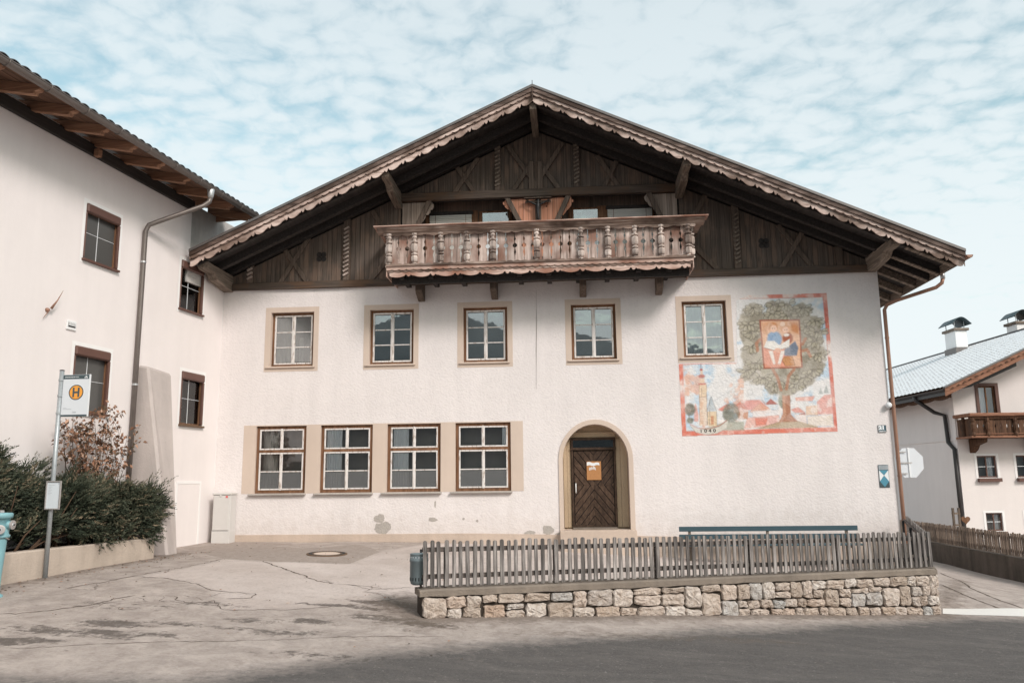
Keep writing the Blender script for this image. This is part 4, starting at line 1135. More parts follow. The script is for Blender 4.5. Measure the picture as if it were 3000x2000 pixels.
# ---- the mural: colour painted point by point on a thin skin of plaster
mu_x = np.linspace(11.98, 15.90, 300); mu_z = np.linspace(2.20, 5.84, 280)
MX, MZ = np.meshgrid(mu_x, mu_z)
d_ = np.stack([MX, np.zeros_like(MX), MZ], -1)
ppx, ppy = to_photo(d_)
U = (ppx-1950)/.31884; V = (ppy-820)/.31884
def vnoise(sc, seed, octv=4):
    r = np.random.default_rng(seed); out = 0; amp = 1; tot = 0
    for o in range(octv):
        f = sc*2**o; g_ = r.random((int(1800*f)+4, int(1800*f)+4))
        x = np.clip(U*f, 0, g_.shape[1]-2); y = np.clip(V*f, 0, g_.shape[0]-2)
        xi, yi = x.astype(int), y.astype(int); fx, fy = x-xi, y-yi
        fx = fx*fx*(3-2*fx); fy = fy*fy*(3-2*fy)
        out = out+amp*((g_[yi, xi]*(1-fx)+g_[yi, xi+1]*fx)*(1-fy)+(g_[yi+1, xi]*(1-fx)+g_[yi+1, xi+1]*fx)*fy)
        tot += amp; amp *= .55
    return out/tot
N1, N2, N3 = vnoise(.006, 1), vnoise(.02, 2), vnoise(.07, 3, 3)
C_ = np.empty(MX.shape+(3,)); C_[:] = (.78, .74, .72)
def lin(c): c = np.array(c, float)/255; return np.where(c < .04045, c/12.92, ((c+.055)/1.055)**2.4)*.95
def put_c(mask, c, a=1.0):
    a = np.clip(mask*a, 0, 1)[..., None]; C_[:] = C_*(1-a)+lin(c)*a
def P_(poly, w=6.0): return soft(U, V, poly, w)
def ell(cx, cy, rx, ry, w=.25): 
    d = np.hypot((U-cx)/rx, (V-cy)/ry); return np.clip((1-d)/w+.5, 0, 1)
def line(pts, w, closed=False): return np.clip((w-dist_poly(U, V, pts, closed))/2.0+.5, 0, 1)
ring = lambda n0, lo, hi: np.clip((n0-lo)/(hi-lo), 0, 1)
body = [(118, 770), (655, 755), (648, 190), (745, 140), (1482, 117), (1585, 1392), (150, 1436), (128, 1000)]
inner_p = [(160, 775), (655, 770), (640, 750), (622, 200), (650, 175), (1445, 158), (1548, 1348), (190, 1388)]
bm_mask = P_(body, 4)
# pale and red border
put_c(bm_mask, (233, 222, 218))
put_c(bm_mask*ring(N1, .38, .50)*ring(V, 100, 101), (219, 120, 99))
put_c(bm_mask*ring(V, 1000, 1090)*(1-ring(V, 1400, 1402)*0)*((U < 200)*1.0), (219, 122, 100), .95)
put_c(bm_mask*ring(V, 1330, 1350)*((U < 900)*1.0), (218, 118, 98), .95)
put_c(bm_mask*((U > 1380)*1.0)*((V < 420)*1.0), (205, 105, 88), .9)
put_c(bm_mask*((U > 1450)*1.0)*((V > 850)*1.0), (214, 122, 105), .9)
put_c(bm_mask*((U > 640)*1.0)*((U < 1250)*1.0)*((V < 165)*1.0)*ring(N2, .45, .55), (236, 226, 222), .8)
put_c(bm_mask*ring(N2, .56, .72), (238, 196, 182), .6)
inn = P_(inner_p, 5)
put_c(inn, (228, 226, 226))
put_c(inn*ring(N1, .47, .62), (178, 205, 226), .85)
put_c(inn*ring(vnoise(.010, 8), .57, .68)*((V > 780) & (U < 720)), (226, 170, 140), .75)
put_c(inn*ring(N2, .55, .7), (240, 236, 234), .6)
put_c(line([(622, 755), (622, 205), (650, 175), (1445, 158)], 3.2), (200, 120, 104), .75)
put_c(line([(160, 1385), (158, 778), (655, 757)], 2.6), (208, 150, 138), .6)
put_c(line([(1445, 158), (1548, 1348)], 3), (196, 104, 86), .7)
# hills, small clouds
put_c(line([(440, 1115), (700, 945), (900, 1010)], 2), (165, 172, 178), .6); put_c(line([(1200, 1060), (1420, 900), (1520, 980)], 2), (170, 176, 182), .6)
for cx0, cy0, r in ((590, 1050, 22), (645, 1038, 22), (775, 1030, 28)): put_c(ell(cx0, cy0, r, r, .3)*(1-ell(cx0, cy0, r*.82, r*.82, .3)), (160, 160, 160), .7)
# village roofs and walls
for poly, c in (([(630, 1160), (690, 1110), (760, 1190), (750, 1270), (680, 1270)], (214, 140, 120)), ([(690, 1105), (860, 1100), (960, 1185), (760, 1195)], (228, 150, 138)), ([(770, 1210), (870, 1130), (965, 1185), (900, 1240)], (224, 172, 150)), ([(875, 1095), (915, 1140), (965, 1090), (1030, 1140), (930, 1145)], (176, 88, 72)),
                ([(800, 1205), (1060, 1190), (1070, 1260), (800, 1255)], (236, 228, 226)), ([(750, 1265), (1040, 1240), (1060, 1330), (720, 1365)], (232, 178, 165)), ([(820, 1270), (940, 1265), (920, 1330), (830, 1335)], (222, 130, 110)), ([(640, 1200), (760, 1210), (755, 1275), (670, 1275)], (200, 140, 105)),
                ([(480, 1190), (560, 1140), (640, 1170), (520, 1205)], (222, 130, 112)), ([(1190, 1080), (1370, 1065), (1350, 1110), (1200, 1110)], (230, 168, 152)), ([(1150, 1190), (1215, 1165), (1280, 1215), (1190, 1220)], (222, 150, 138)), ([(1230, 1230), (1280, 1215), (1300, 1310), (1240, 1305)], (178, 98, 82)), ([(1290, 1160), (1400, 1150), (1400, 1240), (1290, 1240)], (232, 196, 168)),
                ([(1390, 1120), (1460, 1055), (1530, 1050), (1540, 1230), (1400, 1235)], (230, 168, 158)), ([(1300, 1250), (1530, 1240), (1545, 1340), (1310, 1340)], (236, 220, 206)), ([(1180, 1235), (1290, 1240), (1300, 1330), (1200, 1290)], (238, 226, 222))):
    put_c(P_(poly, 7), c, .88); put_c(line(poly, 1.6, True), (150, 98, 84), .35)
put_c(inn*((V > 1080) & (U > 480))*ring(N2, .58, .68), (240, 230, 226), .6)
for cx0, cy0, r in ((1425, 1020, 18), (1475, 1005, 24)): put_c(P_([(cx0, cy0-r*1.9), (cx0+r, cy0+r*1.4), (cx0-r, cy0+r*1.4)], 8), (150, 160, 158), .75)
# meadow
put_c(P_([(190, 1385), (330, 1370), (560, 1300), (720, 1300), (720, 1380)], 10), (150, 152, 130), .75)
put_c(P_([(830, 1366), (1060, 1295), (1180, 1285), (1400, 1345), (1400, 1355)], 8), (184, 160, 128), .9)
put_c(line([(870, 1362), (940, 1335), (1040, 1308)], 3)*(N3 > .5), (90, 80, 66), .7)
# church tower, chapel
put_c(P_([(310, 1075), (378, 1070), (382, 1325), (316, 1335)], 5), (230, 210, 192)); put_c(P_([(310, 1075), (345, 1072), (350, 1332), (316, 1335)], 20)*ring(N2, .45, .65), (218, 172, 140), .7)
put_c(P_([(306, 960), (376, 958), (378, 1072), (310, 1076)], 5), (230, 206, 178)); put_c(P_([(312, 905), (356, 903), (360, 945), (310, 948)], 5), (222, 192, 166))
put_c(ell(331, 884, 30, 18), (186, 104, 92)); put_c(P_([(300, 948), (372, 945), (370, 962), (300, 965)], 4), (196, 112, 96)); put_c(P_([(320, 830), (340, 830), (342, 868), (318, 868)], 4), (224, 196, 176)); put_c(ell(327, 824, 14, 10), (180, 96, 86)); put_c(line([(325, 815), (323, 775)], 2.2), (120, 80, 80))
for pts in ([(308, 960), (314, 1330)], [(376, 960), (381, 1325)], [(310, 1073), (378, 1070)], [(330, 990), (332, 1070)]): put_c(line(pts, 2), (140, 104, 92), .75)
put_c(P_([(378, 1205), (418, 1078), (468, 1200)], 5), (190, 198, 204)); put_c(P_([(384, 1207), (466, 1205), (472, 1340), (404, 1345), (385, 1330)], 5), (224, 198, 164)); put_c(P_([(415, 1250), (440, 1248), (444, 1325), (416, 1328)], 4), (205, 150, 118))
for pts in ([(378, 1205), (418, 1070), (468, 1200)], [(405, 1100), (404, 1345)], [(385, 1207), (386, 1330)], [(466, 1205), (472, 1340)]): put_c(line(pts, 2), (98, 88, 78), .8)
put_c(P_([(262, 1180), (275, 1128), (290, 1180), (302, 1240), (300, 1300), (262, 1300)], 5), (226, 160, 146), .8)
# round trees
def tree_blob(cx, cy, rx, ry, c=(128, 126, 112), n=40, seed=1, edge=.3):
    r = np.random.default_rng(seed)
    put_c(ell(cx, cy, rx, ry, edge)*np.clip(.55+N2*.9, 0, 1), c, .92)
    for _ in range(n):
        a, q = r.random()*2*PI, math.sqrt(r.random())
        x, y = cx+rx*q*math.cos(a), cy+ry*q*math.sin(a)
        put_c(ell(x, y, 13, 9, .5)*(1-ell(x, y, 9, 6, .5)), (86, 82, 70), .55)
tree_blob(225, 1190, 48, 55, seed=3, n=26); put_c(line([(215, 1240), (215, 1300)], 6), (120, 110, 100), .7); tree_blob(225, 1290, 30, 28, (140, 142, 128), 10, 4)
tree_blob(600, 1220, 76, 88, (132, 132, 118), 30, 5, .2)
tree_blob(1090, 1110, 55, 70, (146, 150, 132), 12, 9)
# the big chestnut: trunk, boughs, crown
put_c(P_([(1068, 1000), (1140, 1000), (1150, 1230), (1215, 1300), (1040, 1306), (1078, 1230)], 7), (176, 120, 92)); put_c(P_([(1070, 1030), (1100, 1030), (1105, 1250), (1060, 1300), (1080, 1200)], 16), (206, 160, 134), .7)
crown = [(690, 300), (720, 235), (800, 205), (880, 235), (915, 290), (930, 205), (985, 185), (1035, 215), (1060, 190), (1120, 195), (1160, 260), (1200, 225), (1260, 205), (1320, 255), (1330, 330), (1390, 330), (1435, 390), (1440, 470), (1455, 580), (1475, 680), (1468, 790), (1420, 860), (1350, 960), (1250, 1000), (1160, 1060), (1060, 1060), (960, 1050), (890, 965), (800, 960), (720, 935), (692, 850), (700, 770), (690, 690), (720, 600), (680, 520), (672, 420), (665, 370)]
cm = P_(crown, 18)*np.clip(.2+ring(N2+(dist_poly(U, V, crown)/160), .35, .6), 0, 1)
put_c(cm, (164, 155, 138), .92); put_c(cm*ring(N1, .46, .62), (138, 130, 113), .7); put_c(cm*ring(vnoise(.012, 12), .55, .68), (190, 183, 168), .75)
put_c(ell(840, 860, 38, 30, .6), (214, 206, 198), .7)
rl = np.random.default_rng(21)
for (cx0, cy0, n) in ((800, 260, 16), (985, 230, 14), (1100, 225, 10), (1250, 260, 16), (1370, 370, 12), (1290, 430, 10), (790, 480, 16), (830, 760, 16), (1390, 480, 16), (1400, 680, 16), (760, 400, 10), (1380, 560, 12), (750, 830, 12), (900, 900, 14), (1250, 900, 18), (1350, 830, 14), (1010, 950, 12), (1130, 320, 10), (980, 310, 10), (790, 610, 8), (1190, 960, 12)):
    for k in range(n):
        a = PI*(-.15+1.3*k/n)+rl.normal()*.25; q = rl.uniform(28, 72)
        x, y = cx0+q*1.15*math.cos(a), cy0+q*.8*math.sin(a)
        ca, sa = math.cos(a), math.sin(a)
        du, dv = (U-x)*ca+(V-y)*sa, -(U-x)*sa+(V-y)*ca
        e = np.hypot(du/30, dv/15)
        put_c(np.clip((1-e)/.3+.5, 0, 1), (186, 178, 158), .62); put_c(np.clip(1-np.abs(e-1)/.26, 0, 1), (78, 72, 60), .8)
for pts in ([(985, 820), (1030, 900), (1060, 1010)], [(1180, 820), (1130, 880), (1110, 1000)], [(870, 545), (835, 580), (845, 650)], [(1260, 650), (1300, 640), (1330, 700)], [(1255, 590), (1285, 540)]): put_c(line(pts, 14), (176, 122, 94), .85)
# the framed picture in the crown: two children with a book
fpic = [(868, 372), (1228, 368), (1252, 800), (905, 812)]
put_c(P_(fpic, 4), (224, 178, 146)); put_c(P_(fpic, 4)*((V > 620)*1.0)*(1-ring(U, 1100, 1160)), (222, 144, 122), .8); put_c(P_([(1140, 385), (1215, 385), (1225, 500), (1160, 470)], 20), (198, 126, 72), .8); put_c(P_([(885, 400), (950, 390), (930, 500), (890, 480)], 20), (206, 140, 92), .6)
put_c(ell(1000, 545, 68, 75), (132, 164, 196)); put_c(P_([(940, 500), (975, 480), (1000, 620), (960, 600)], 8), (118, 152, 188)); put_c(ell(990, 432, 42, 46), (204, 142, 98)); put_c(ell(992, 448, 30, 34), (236, 192, 166))
put_c(ell(1092, 440, 44, 46), (214, 160, 124)); put_c(ell(1104, 460, 30, 28), (238, 196, 172)); put_c(ell(1075, 405, 24, 20), (236, 208, 190)); put_c(ell(1122, 535, 48, 52), (166, 92, 62)); put_c(ell(1110, 505, 26, 14), (238, 226, 218))
put_c(P_([(1090, 640), (1190, 560), (1220, 620), (1205, 695), (1090, 695)], 8), (112, 124, 142))
put_c(P_([(902, 620), (925, 560), (1000, 560), (1045, 600), (1140, 540), (1135, 620), (1010, 650)], 6), (236, 232, 226)); put_c(line([(905, 620), (1010, 650), (1135, 615)], 3), (110, 100, 92), .7)
put_c(P_([(945, 650), (985, 650), (1010, 770), (990, 775)], 6), (236, 226, 218)); put_c(P_([(1060, 650), (1095, 650), (1055, 775), (1030, 770)], 6), (236, 226, 218)); put_c(ell(1030, 645, 30, 20), (230, 176, 150))
put_c(P_([(1070, 735), (1095, 705), (1165, 700), (1190, 785), (1100, 790)], 5), (200, 142, 94)); put_c(line([(1070, 735), (1095, 705), (1165, 700), (1190, 785), (1100, 790)], 2.2, True), (120, 72, 50), .8)
for x, y in ((982, 445), (1003, 445), (1095, 458), (1115, 456)): put_c(ell(x, y, 5, 4), (96, 66, 54), .9)
put_c(line(fpic, 7, True), (156, 88, 66), .95)
# the banner
put_c(P_([(222, 1330), (300, 1370), (400, 1378), (500, 1345), (575, 1290), (560, 1360), (470, 1410), (380, 1422), (280, 1400)], 5), (214, 208, 198)); put_c(line([(225, 1325), (300, 1360), (400, 1366), (500, 1335), (560, 1290)], 4), (176, 100, 80), .85); put_c(line([(222, 1335), (280, 1400), (380, 1422), (470, 1410), (560, 1360)], 2), (120, 104, 96), .6)
C_[:] = (C_*.95+np.array([.80, .755, .735])*.05)*(0.95+.10*N3)[..., None]
def blur(a):
    p = np.pad(a, ((1, 1), (1, 1), (0, 0)), 'edge')
    return (p[1:-1, 1:-1]*2+p[:-2, 1:-1]+p[2:, 1:-1]+p[1:-1, :-2]+p[1:-1, 2:])/6
C_ = blur(C_)*.6+C_*.4
fade = np.clip((vnoise(.011, 31)-.42)*1.2, 0, .15)[..., None]      # the lime wash showing through where the paint has worn
C_ = C_*(1-fade)+np.array([.80, .745, .725])*fade
C_ = C_*(1+(vnoise(.05, 32, 3)-.5)*.18)[..., None]
keep = bm_mask > .5
hgt, wid = MX.shape
idx = np.arange(hgt*wid).reshape(hgt, wid)
fm = keep[:-1, :-1] & keep[:-1, 1:] & keep[1:, 1:] & keep[1:, :-1]
# never over the window opening and its beige band
cxm, czm = (MX[:-1, :-1]+MX[1:, 1:])/2, (MZ[:-1, :-1]+MZ[1:, 1:])/2
fm &= ~((cxm < 13.44) & (czm > 4.085))
qd = np.stack([idx[:-1, :-1], idx[:-1, 1:], idx[1:, 1:], idx[1:, :-1]], -1)[fm]
used, inv = np.unique(qd, return_inverse=True)
pts = np.stack([MX, np.full_like(MX, -.005), MZ], -1).reshape(-1, 3)[used]
mme = bpy.data.meshes.new('mural')
mme.from_pydata([tuple(p) for p in pts.tolist()], [], inv.reshape(-1, 4).tolist())
ca = mme.color_attributes.new('paint', 'FLOAT_COLOR', 'POINT')
cc = np.c_[C_.reshape(-1, 3)[used], np.ones(len(used))]
ca.data.foreach_set('color', cc.astype(np.float32).ravel())
g = G('mural_paint', 0.9, 0.15)
g.color(g.attr('paint', 'Color'))
h_ = g.math('ADD', g.noise(13, 3, .6, None, .6), g.math('MULTIPLY', g.vor(22, g.scale((1, 1, 1.35)), 'SMOOTH_F1'), .55)); g.bump(h_, .55, .025)
mme.materials.append(g.m)
mur = put('mural', mme, house, label='painted mural of a chestnut tree, reading children and a village')
dig = MAIN.on_y(1950+.31884*388, 820+.31884*1385, -.008)
text_mesh('lettering', '1 0 4 0', .118, plain('mural_ink', (.10, .085, .08), .9, .1), mur, (dig[0], -.008, dig[1]), (PI/2, -.02, 0), .0008, .003, xs=1.2)

# ------------------------------------------------------------------ things fixed to the farmhouse front
def plate(x0, x1, z0, z1): return (x0+x1)/2, (z0+z1)/2, (x1-x0)/2, (z1-z0)/2
x0, z1 = MAIN.on_y(2571, 1244.5); x1, z0 = MAIN.on_y(2597, 1265.5)
cx0, cz0, hw, hh = plate(x0, x1, z0, z1)
hn = thing('house_number_plate', 'small dark blue enamel house number 21 plate on white wall', 'house number', (cx0, -.012, cz0))
box('plate', M['navy'], hn, -hw, hw, -.006, .012, -hh, hh, .003)
fr = MB(); bar_rect(fr, -hw, hw, -hh, hh, -.011, -.0065, .010); fr.build('rim', M['alu'], hn)
text_mesh('lettering', '21', hh*1.3, M['white_sign'], hn, (-hw*.12, -.0085, hh*.22), (PI/2, 0, 0), .001, .010, xs=1.2)
text_mesh('lettering', 'Dorfstraße', hh*.36, M['white_sign'], hn, (0, -.0085, -hh*.66), (PI/2, 0, 0), .001, .003, xs=1.0)
x0, z1 = MAIN.on_y(2570, 1361); x1, z0 = MAIN.on_y(2608.5, 1427)
cx0, cz0, hw, hh = plate(x0, x1, z0, z1); hw -= .012
ms = thing('monument_plaque', 'blue and white shield plaque of monument protection near the downpipe', 'plaque', (cx0, -.012, cz0))
box('plate', M['sign_dark'], ms, -hw, hw, -.006, .012, -hh, hh, .004)
zt1 = hh*.52
box('text_panel', M['print_grey'], ms, -hw*.94, hw*.94, -.0085, -.0061, zt1+.012, hh*.96)
for k in range(4): box('text_line', M['sign_dark'], ms, -hw*.8, hw*(.8-.15*(k % 2)), -.0095, -.0086, zt1+.03+k*.026, zt1+.036+k*.026)
zc_, zl = hh*.06, -hh*.46
MB().prism([(-hw*.92, zt1), (-hw*.92, zl), (0, zc_)], -.009, -.0065).prism([(hw*.92, zt1), (0, zc_), (hw*.92, zl)], -.009, -.0065).build('white_field', M['white_sign'], ms)
MB().prism([(-hw*.9, zt1), (0, zc_+.008), (hw*.9, zt1)], -.0092, -.0064).prism([(0, zc_-.008), (-hw*.9, zl), (0, -hh*.96), (hw*.9, zl)], -.0092, -.0064).build('blue_field', M['shield_blue'], ms)

# ------------------------------------------------------------------ the left house (local x = out from its long wall, y = along it)
lh = thing('cream_house', 'smooth cream house at left with deep larch eaves and brown shutters', 'house', (0, 0, 0), -TH)
TA, TB = -16.0, -.0
ZW = 8.03
LWIN = [(-5.27, -4.235, 5.80, 7.0), (-5.28, -4.24, 2.67, 4.0), (-1.68, -.72, 2.63, 3.94), (-1.95, -.98, 5.45, 6.68)]
outl = [(TA, -.8), (-.002, -.8), (-.002, 6.55), (-1.62, 7.02), (-1.64, ZW+.3), (TA, ZW+.3)]
hl = [rect(a, b, c, d) for a, b, c, d in LWIN]
wl_ = sheet_with_holes(outl, hl, lambda a, b: (0, a, b))
wl_.add([(0, TA, -.8), (-9, TA, -.8), (-9, TA, 8.3), (0, TA, 8.3)], [(0, 1, 2, 3)])
wl_.build('wall', M['plaster_left'], lh, recalc=False)
box('masonry', M['masonry'], lh, -.9, -.035, -1.63, 1.2, 6.2, 8.25)
for i, (a, b, c, d) in enumerate(LWIN):
    b1 = sheet_with_holes(rect(a-.085, b+.085, c-.085, d+.085), [rect(a, b, c, d)], lambda p, q_: (.005, p, q_))
    n4 = rect(a, b, c, d)
    for k in range(4):
        (p0, q0), (p1, q1) = n4[k], n4[(k+1) % 4]
        b1.add([(.005, p0, q0), (.005, p1, q1), (-.14, p1, q1), (-.14, p0, q0)], [(0, 1, 2, 3)])
    b1.build('window_band', M['whiteband'], lh, recalc=False)
    fr = MB()
    fw_ = .055
    fr.box(-.12, -.05, a, b, c, c+fw_); fr.box(-.12, -.05, a, b, d-fw_-.12, d-.12); fr.box(-.12, -.05, a, a+fw_, c+fw_, d-fw_-.12); fr.box(-.12, -.05, b-fw_, b, c+fw_, d-fw_-.12)
    w = fr.build('window', M['frame'], lh, bevel=.006)
    # guide rails and roller shutter box
    box('shutter_box', M['shutter'], w, -.03, .05, a+.005, b-.005, d-.20, d+.0, .03)
    for p, q_w in ((a+.003, .02), (b-.058, .055)): box('shutter_rail', M['shutter'], w, -.03, .03, p, p+q_w, c+.04, d-.20, .006)
    box('window_sill', M['rust'] if i == 2 else M['shutter'], w, -.05, .07, a-.03, b+.03, c-.035, c+.012, .004)
    box('screen' if i < 2 else 'pane', M['screen'] if i < 2 else M['glass'], w, -.085, -.08, a+fw_, b-fw_, c+fw_, d-fw_-.12)
    ym, zm = (a+b)/2-.05, c+(d-c)*.5
    box('glazing_bar', M['white_sign'], w, -.078, -.070, ym-.006, ym+.006, c+fw_, d-fw_-.12)
    box('glazing_bar', M['white_sign'], w, -.078, -.070, a+fw_, b-fw_, zm-.004, zm+.004)
    if i >= 2:
        rb = MB(); p = [(-.14, a, c), (-.14, b, c), (-.14, b, d), (-.14, a, d), (-.6, a, c), (-.6, b, c), (-.6, b, d), (-.6, a, d)]
        rb.add(p, [(4, 5, 6, 7), (0, 4, 7, 3), (1, 2, 6, 5), (3, 7, 6, 2), (0, 1, 5, 4)]); rb.build('room_recess', M['room'], w, recalc=False)
        cm_ = curtain_mb(a+.1, a+.55, c+.08, d-.2, .25, 4); cm_.v = [(-p_[1]*1.0, p_[0], p_[2]) for p_ in cm_.v]
        cm_.build('curtain', M['curtain'], w, smooth=True, recalc=False)
# eaves
OV = 1.05
def zs_(off): return 8.52-.22*off
rl_ = MB()
rl_.add([(OV+.10, TA-.3, zs_(OV+.1)), (OV+.10, -.42, zs_(OV+.1)), (-7, -.42, zs_(-7)), (-7, TA-.3, zs_(-7)), (OV+.10, TA-.3, zs_(OV+.1)-.06), (OV+.10, -.42, zs_(OV+.1)-.06), (-7, -.42, zs_(-7)-.06), (-7, TA-.3, zs_(-7)-.06)],
        [(0, 1, 2, 3), (4, 7, 6, 5), (0, 4, 5, 1), (1, 5, 6, 2), (2, 6, 7, 3), (3, 7, 4, 0)])
lroof = rl_.build('roof', M['tile'], lh)
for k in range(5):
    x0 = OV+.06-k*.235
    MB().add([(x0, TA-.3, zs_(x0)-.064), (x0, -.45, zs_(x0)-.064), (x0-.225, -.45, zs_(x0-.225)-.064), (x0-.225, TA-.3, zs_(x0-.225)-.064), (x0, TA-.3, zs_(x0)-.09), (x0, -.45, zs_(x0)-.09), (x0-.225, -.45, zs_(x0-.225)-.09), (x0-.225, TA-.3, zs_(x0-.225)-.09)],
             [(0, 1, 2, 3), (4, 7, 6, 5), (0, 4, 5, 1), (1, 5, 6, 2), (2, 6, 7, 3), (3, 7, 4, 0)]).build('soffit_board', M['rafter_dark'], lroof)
for t in (-.60, -1.5, -2.4, -3.38, -4.32, -5.25, -6.1, -6.95, -7.8, -8.65, -9.5, -10.4):
    prof = [(-.2, zs_(-.2)-.092), (OV+.02, zs_(OV)-.092), (OV+.02, zs_(OV)-.14), (OV-.02, zs_(OV)-.19), (OV-.10, zs_(OV)-.20), (OV-.12, zs_(OV)-.255), (OV-.24, zs_(OV-.24)-.285), (-.2, zs_(-.2)-.285)]
    n = len(prof)
    mb = MB(); mb.add([(x, t-.06, z) for x, z in prof]+[(x, t+.06, z) for x, z in prof], [tuple(range(n)), tuple(range(2*n-1, n-1, -1))]+[(i, i+n, (i+1) % n+n, (i+1) % n) for i in range(n)])
    mb.build('rafter', M['rafter'], lroof, bevel=.008)
box('wall_plate', M['soffit'], lroof, .006, .10, TA, -1.66, ZW-.01, 8.26, .01)  # plate coloured extra dark to paint in the shadow above the wall
box('beam_end', M['rafter'], lroof, .14, .26, -5.36, -5.24, ZW-.06, ZW+.10, .01)
box('barge_rafter', M['rafter'], lroof, -.3, OV-.02, -.50, -.43, zs_(.4)-.32, zs_(.4)-.13, .008)
gx0, gz0 = OV+.085, zs_(OV)-.095
def gutter_mb(y0, y1, xg, zg, r=.085):
    pr = [(math.cos(a)*r, math.sin(a)*r) for a in np.linspace(PI, 2*PI, 9)]
    L = [(xg+c, y, zg+s) for y in (y0, y1) for c, s in pr]+[(xg+c*.9, y, zg+s*.9+.002) for y in (y0, y1) for c, s in pr]
    gf = []
    for k in range(8): gf += [(k, k+1, 9+k+1, 9+k), (18+k, 27+k, 27+k+1, 18+k+1), (k, 18+k, 18+k+1, k+1)]
    gf.append(tuple(range(9, 18)))
    return MB().add(L, gf), pr
gmb, pr = gutter_mb(TA, -.40, gx0, gz0)
lg_ = gmb.build('gutter', M['gutter'], lh, recalc=False)
MB().tube([(gx0+.085, TA, gz0+.004), (gx0+.085, -.40, gz0+.004)], .012, 6).build('gutter_bead', M['gutter'], lg_)
for t in np.arange(-9.6, -.5, .92): MB().tube([(gx0+c*1.08, t, gz0+s*1.08) for c, s in pr], .011, 5).build('gutter_bracket', M['gutter'], lg_)
tl = -2.62
MB().lathe([(.075, gz0-.04), (.085, gz0-.06), (.07, gz0-.2), (.055, gz0-.26)], (gx0, tl, 0), 12).build('outlet', M['zinc'], lg_, smooth=True)
MB().tube([(gx0, tl, gz0-.24), (gx0-.02, tl-.02, gz0-.36), (gx0-.12, tl-.1, gz0-.48), (.28, tl-.72, 7.18), (.13, tl-.82, 7.08), (.075, tl-.85, 6.93), (.075, tl-.85, 5.0), (.075, tl-.86, .3)], .055, 12).build('downpipe', M['gutter'], lh, smooth=True)
for z in (6.2, 3.4): MB().lathe([(.064, z-.02), (.064, z+.02)], (.075, tl-.85, 0), 12).build('pipe_clip', M['zinc'], lh)
# rows of tiles along the eaves
tprof = [(-.12, -.012), (-.085, .010), (-.04, .026), (.0, .030), (.04, .026), (.085, .010), (.12, -.012)]
tm = MB(); L = [(.0, y, z) for y, z in tprof]+[(-.36, y*.9, z*.9+.10) for y, z in tprof]+[(.0, y*.86, z-.016) for y, z in tprof]
tm.add(L, [(i, i+1, 8+i, 7+i) for i in range(6)]+[(i, 14+i, 15+i, i+1) for i in range(6)])
tme = tm.mesh('roof_tile', M['tile'], recalc=False)
for row in range(2):
    for k in range(38):
        t = -.55-k*.235; x = OV+.14-row*.33
        put('roof_tile', tme, lroof, loc=(x, t+random.uniform(-.006, .006), zs_(x)-.012), rot=(0, random.uniform(-.02, .02), 0))
# buttress, meter door, vent, sundial pointer
bt_ = MB(); b0, b1 = -4.15, -2.85
P8 = [(0.0, -3.36, 3.86), (.28, -3.34, 3.82), (1.14, -3.38, -.7), (0.0, -3.38, -.7), (0.0, b1+.42, 3.80), (.30, b1+.36, 3.74), (1.02, b1-.05, -.7), (0.0, b1+.1, -.7)]
bt_.add(P8, [(0, 1, 2, 3), (4, 7, 6, 5), (0, 4, 5, 1), (1, 5, 6, 2), (2, 6, 7, 3), (3, 7, 4, 0)])
bt_.build('buttress', M['buttress'], lh, bevel=.05)
md = MB().box(.0, .012, -1.62, -.66, -.30, 1.23).build('meter_door', M['plaster_left'], lh, bevel=.003)
fr = MB(); fr.box(.0, .02, -1.66, -1.60, -.3, 1.27); fr.box(.0, .02, -.68, -.62, -.3, 1.27); fr.box(.0, .02, -1.60, -.68, 1.21, 1.27); fr.build('door_frame', M['whiteband'], md)
vy0, vz1 = LEFT.on_x(194, 936); vy1, vz0 = LEFT.on_x(219, 970)
vn = box('vent', M['white_fresh'], lh, .0, .03, vy0, vy1, vz0, vz1, .006)
for k in range(4):
    z = vz0+.055+k*(vz1-vz0-.10)/4
    box('slot', M['black'], vn, .030, .034, vy0+.035, vy1-.03, z, z+.022); MB().bar((.045, vy0+.03, z+.032), (.045, vy1-.03, z+.032), .016, .005, (1, 0, .6)).build('louvre', M['white_fresh'], vn)
sy, sz = LEFT.on_x(137, 908); ty, tz = LEFT.on_x(165, 852); uy, uz = LEFT.on_x(120, 933)
gn = MB().lathe([(.045, .0), (.04, .03), (.02, .06)], (0, sy, sz), 10, 'x').build('sundial_pointer', M['copper'], lh, smooth=True)
MB().tube([(.08, sy+.02, sz+.03), (.14, (sy+ty)/2, (sz+tz)/2), (.16, ty, tz)], [.028, .012, .003], 6).tube([(.06, sy-.01, sz-.02), (.04, uy, uz)], [.012, .003], 6).build('rod', M['copper'], gn, smooth=True)

# ------------------------------------------------------------------ the house on the right, across the side road
rh = thing('snowy_roof_house', 'cream house with snow dusted tile roof and brown balcony across the side road', 'house', (25.55, 15.0, 0), .065)
R_ = RIGHT
E_X, E_Z, SLP, GY0 = -1.02, 4.70, .447, -1.45
RXR = 6.95
def rz_(x): return E_Z+SLP*(x-E_X) if x <= RXR else E_Z+SLP*(2*RXR-x-E_X)
LEN = 21.5
wmb = MB()
wins = []
def rwin(pxa, pya, pxb, pyb):
    x0, z1 = R_.on_y(pxa, pya, 0); x1, z0 = R_.on_y(pxb, pyb, 0); return (x0, x1, z0, z1)
ZH = lambda a, b: (2550+.57398*a, 900+.57398*b)
W1 = rwin(*ZH(540, 757), *ZH(652, 868)); dW = R_.on_y(*ZH(740, 757), 0)[0]-W1[0]
W2 = (W1[0]+dW, W1[1]+dW, W1[2], W1[3])
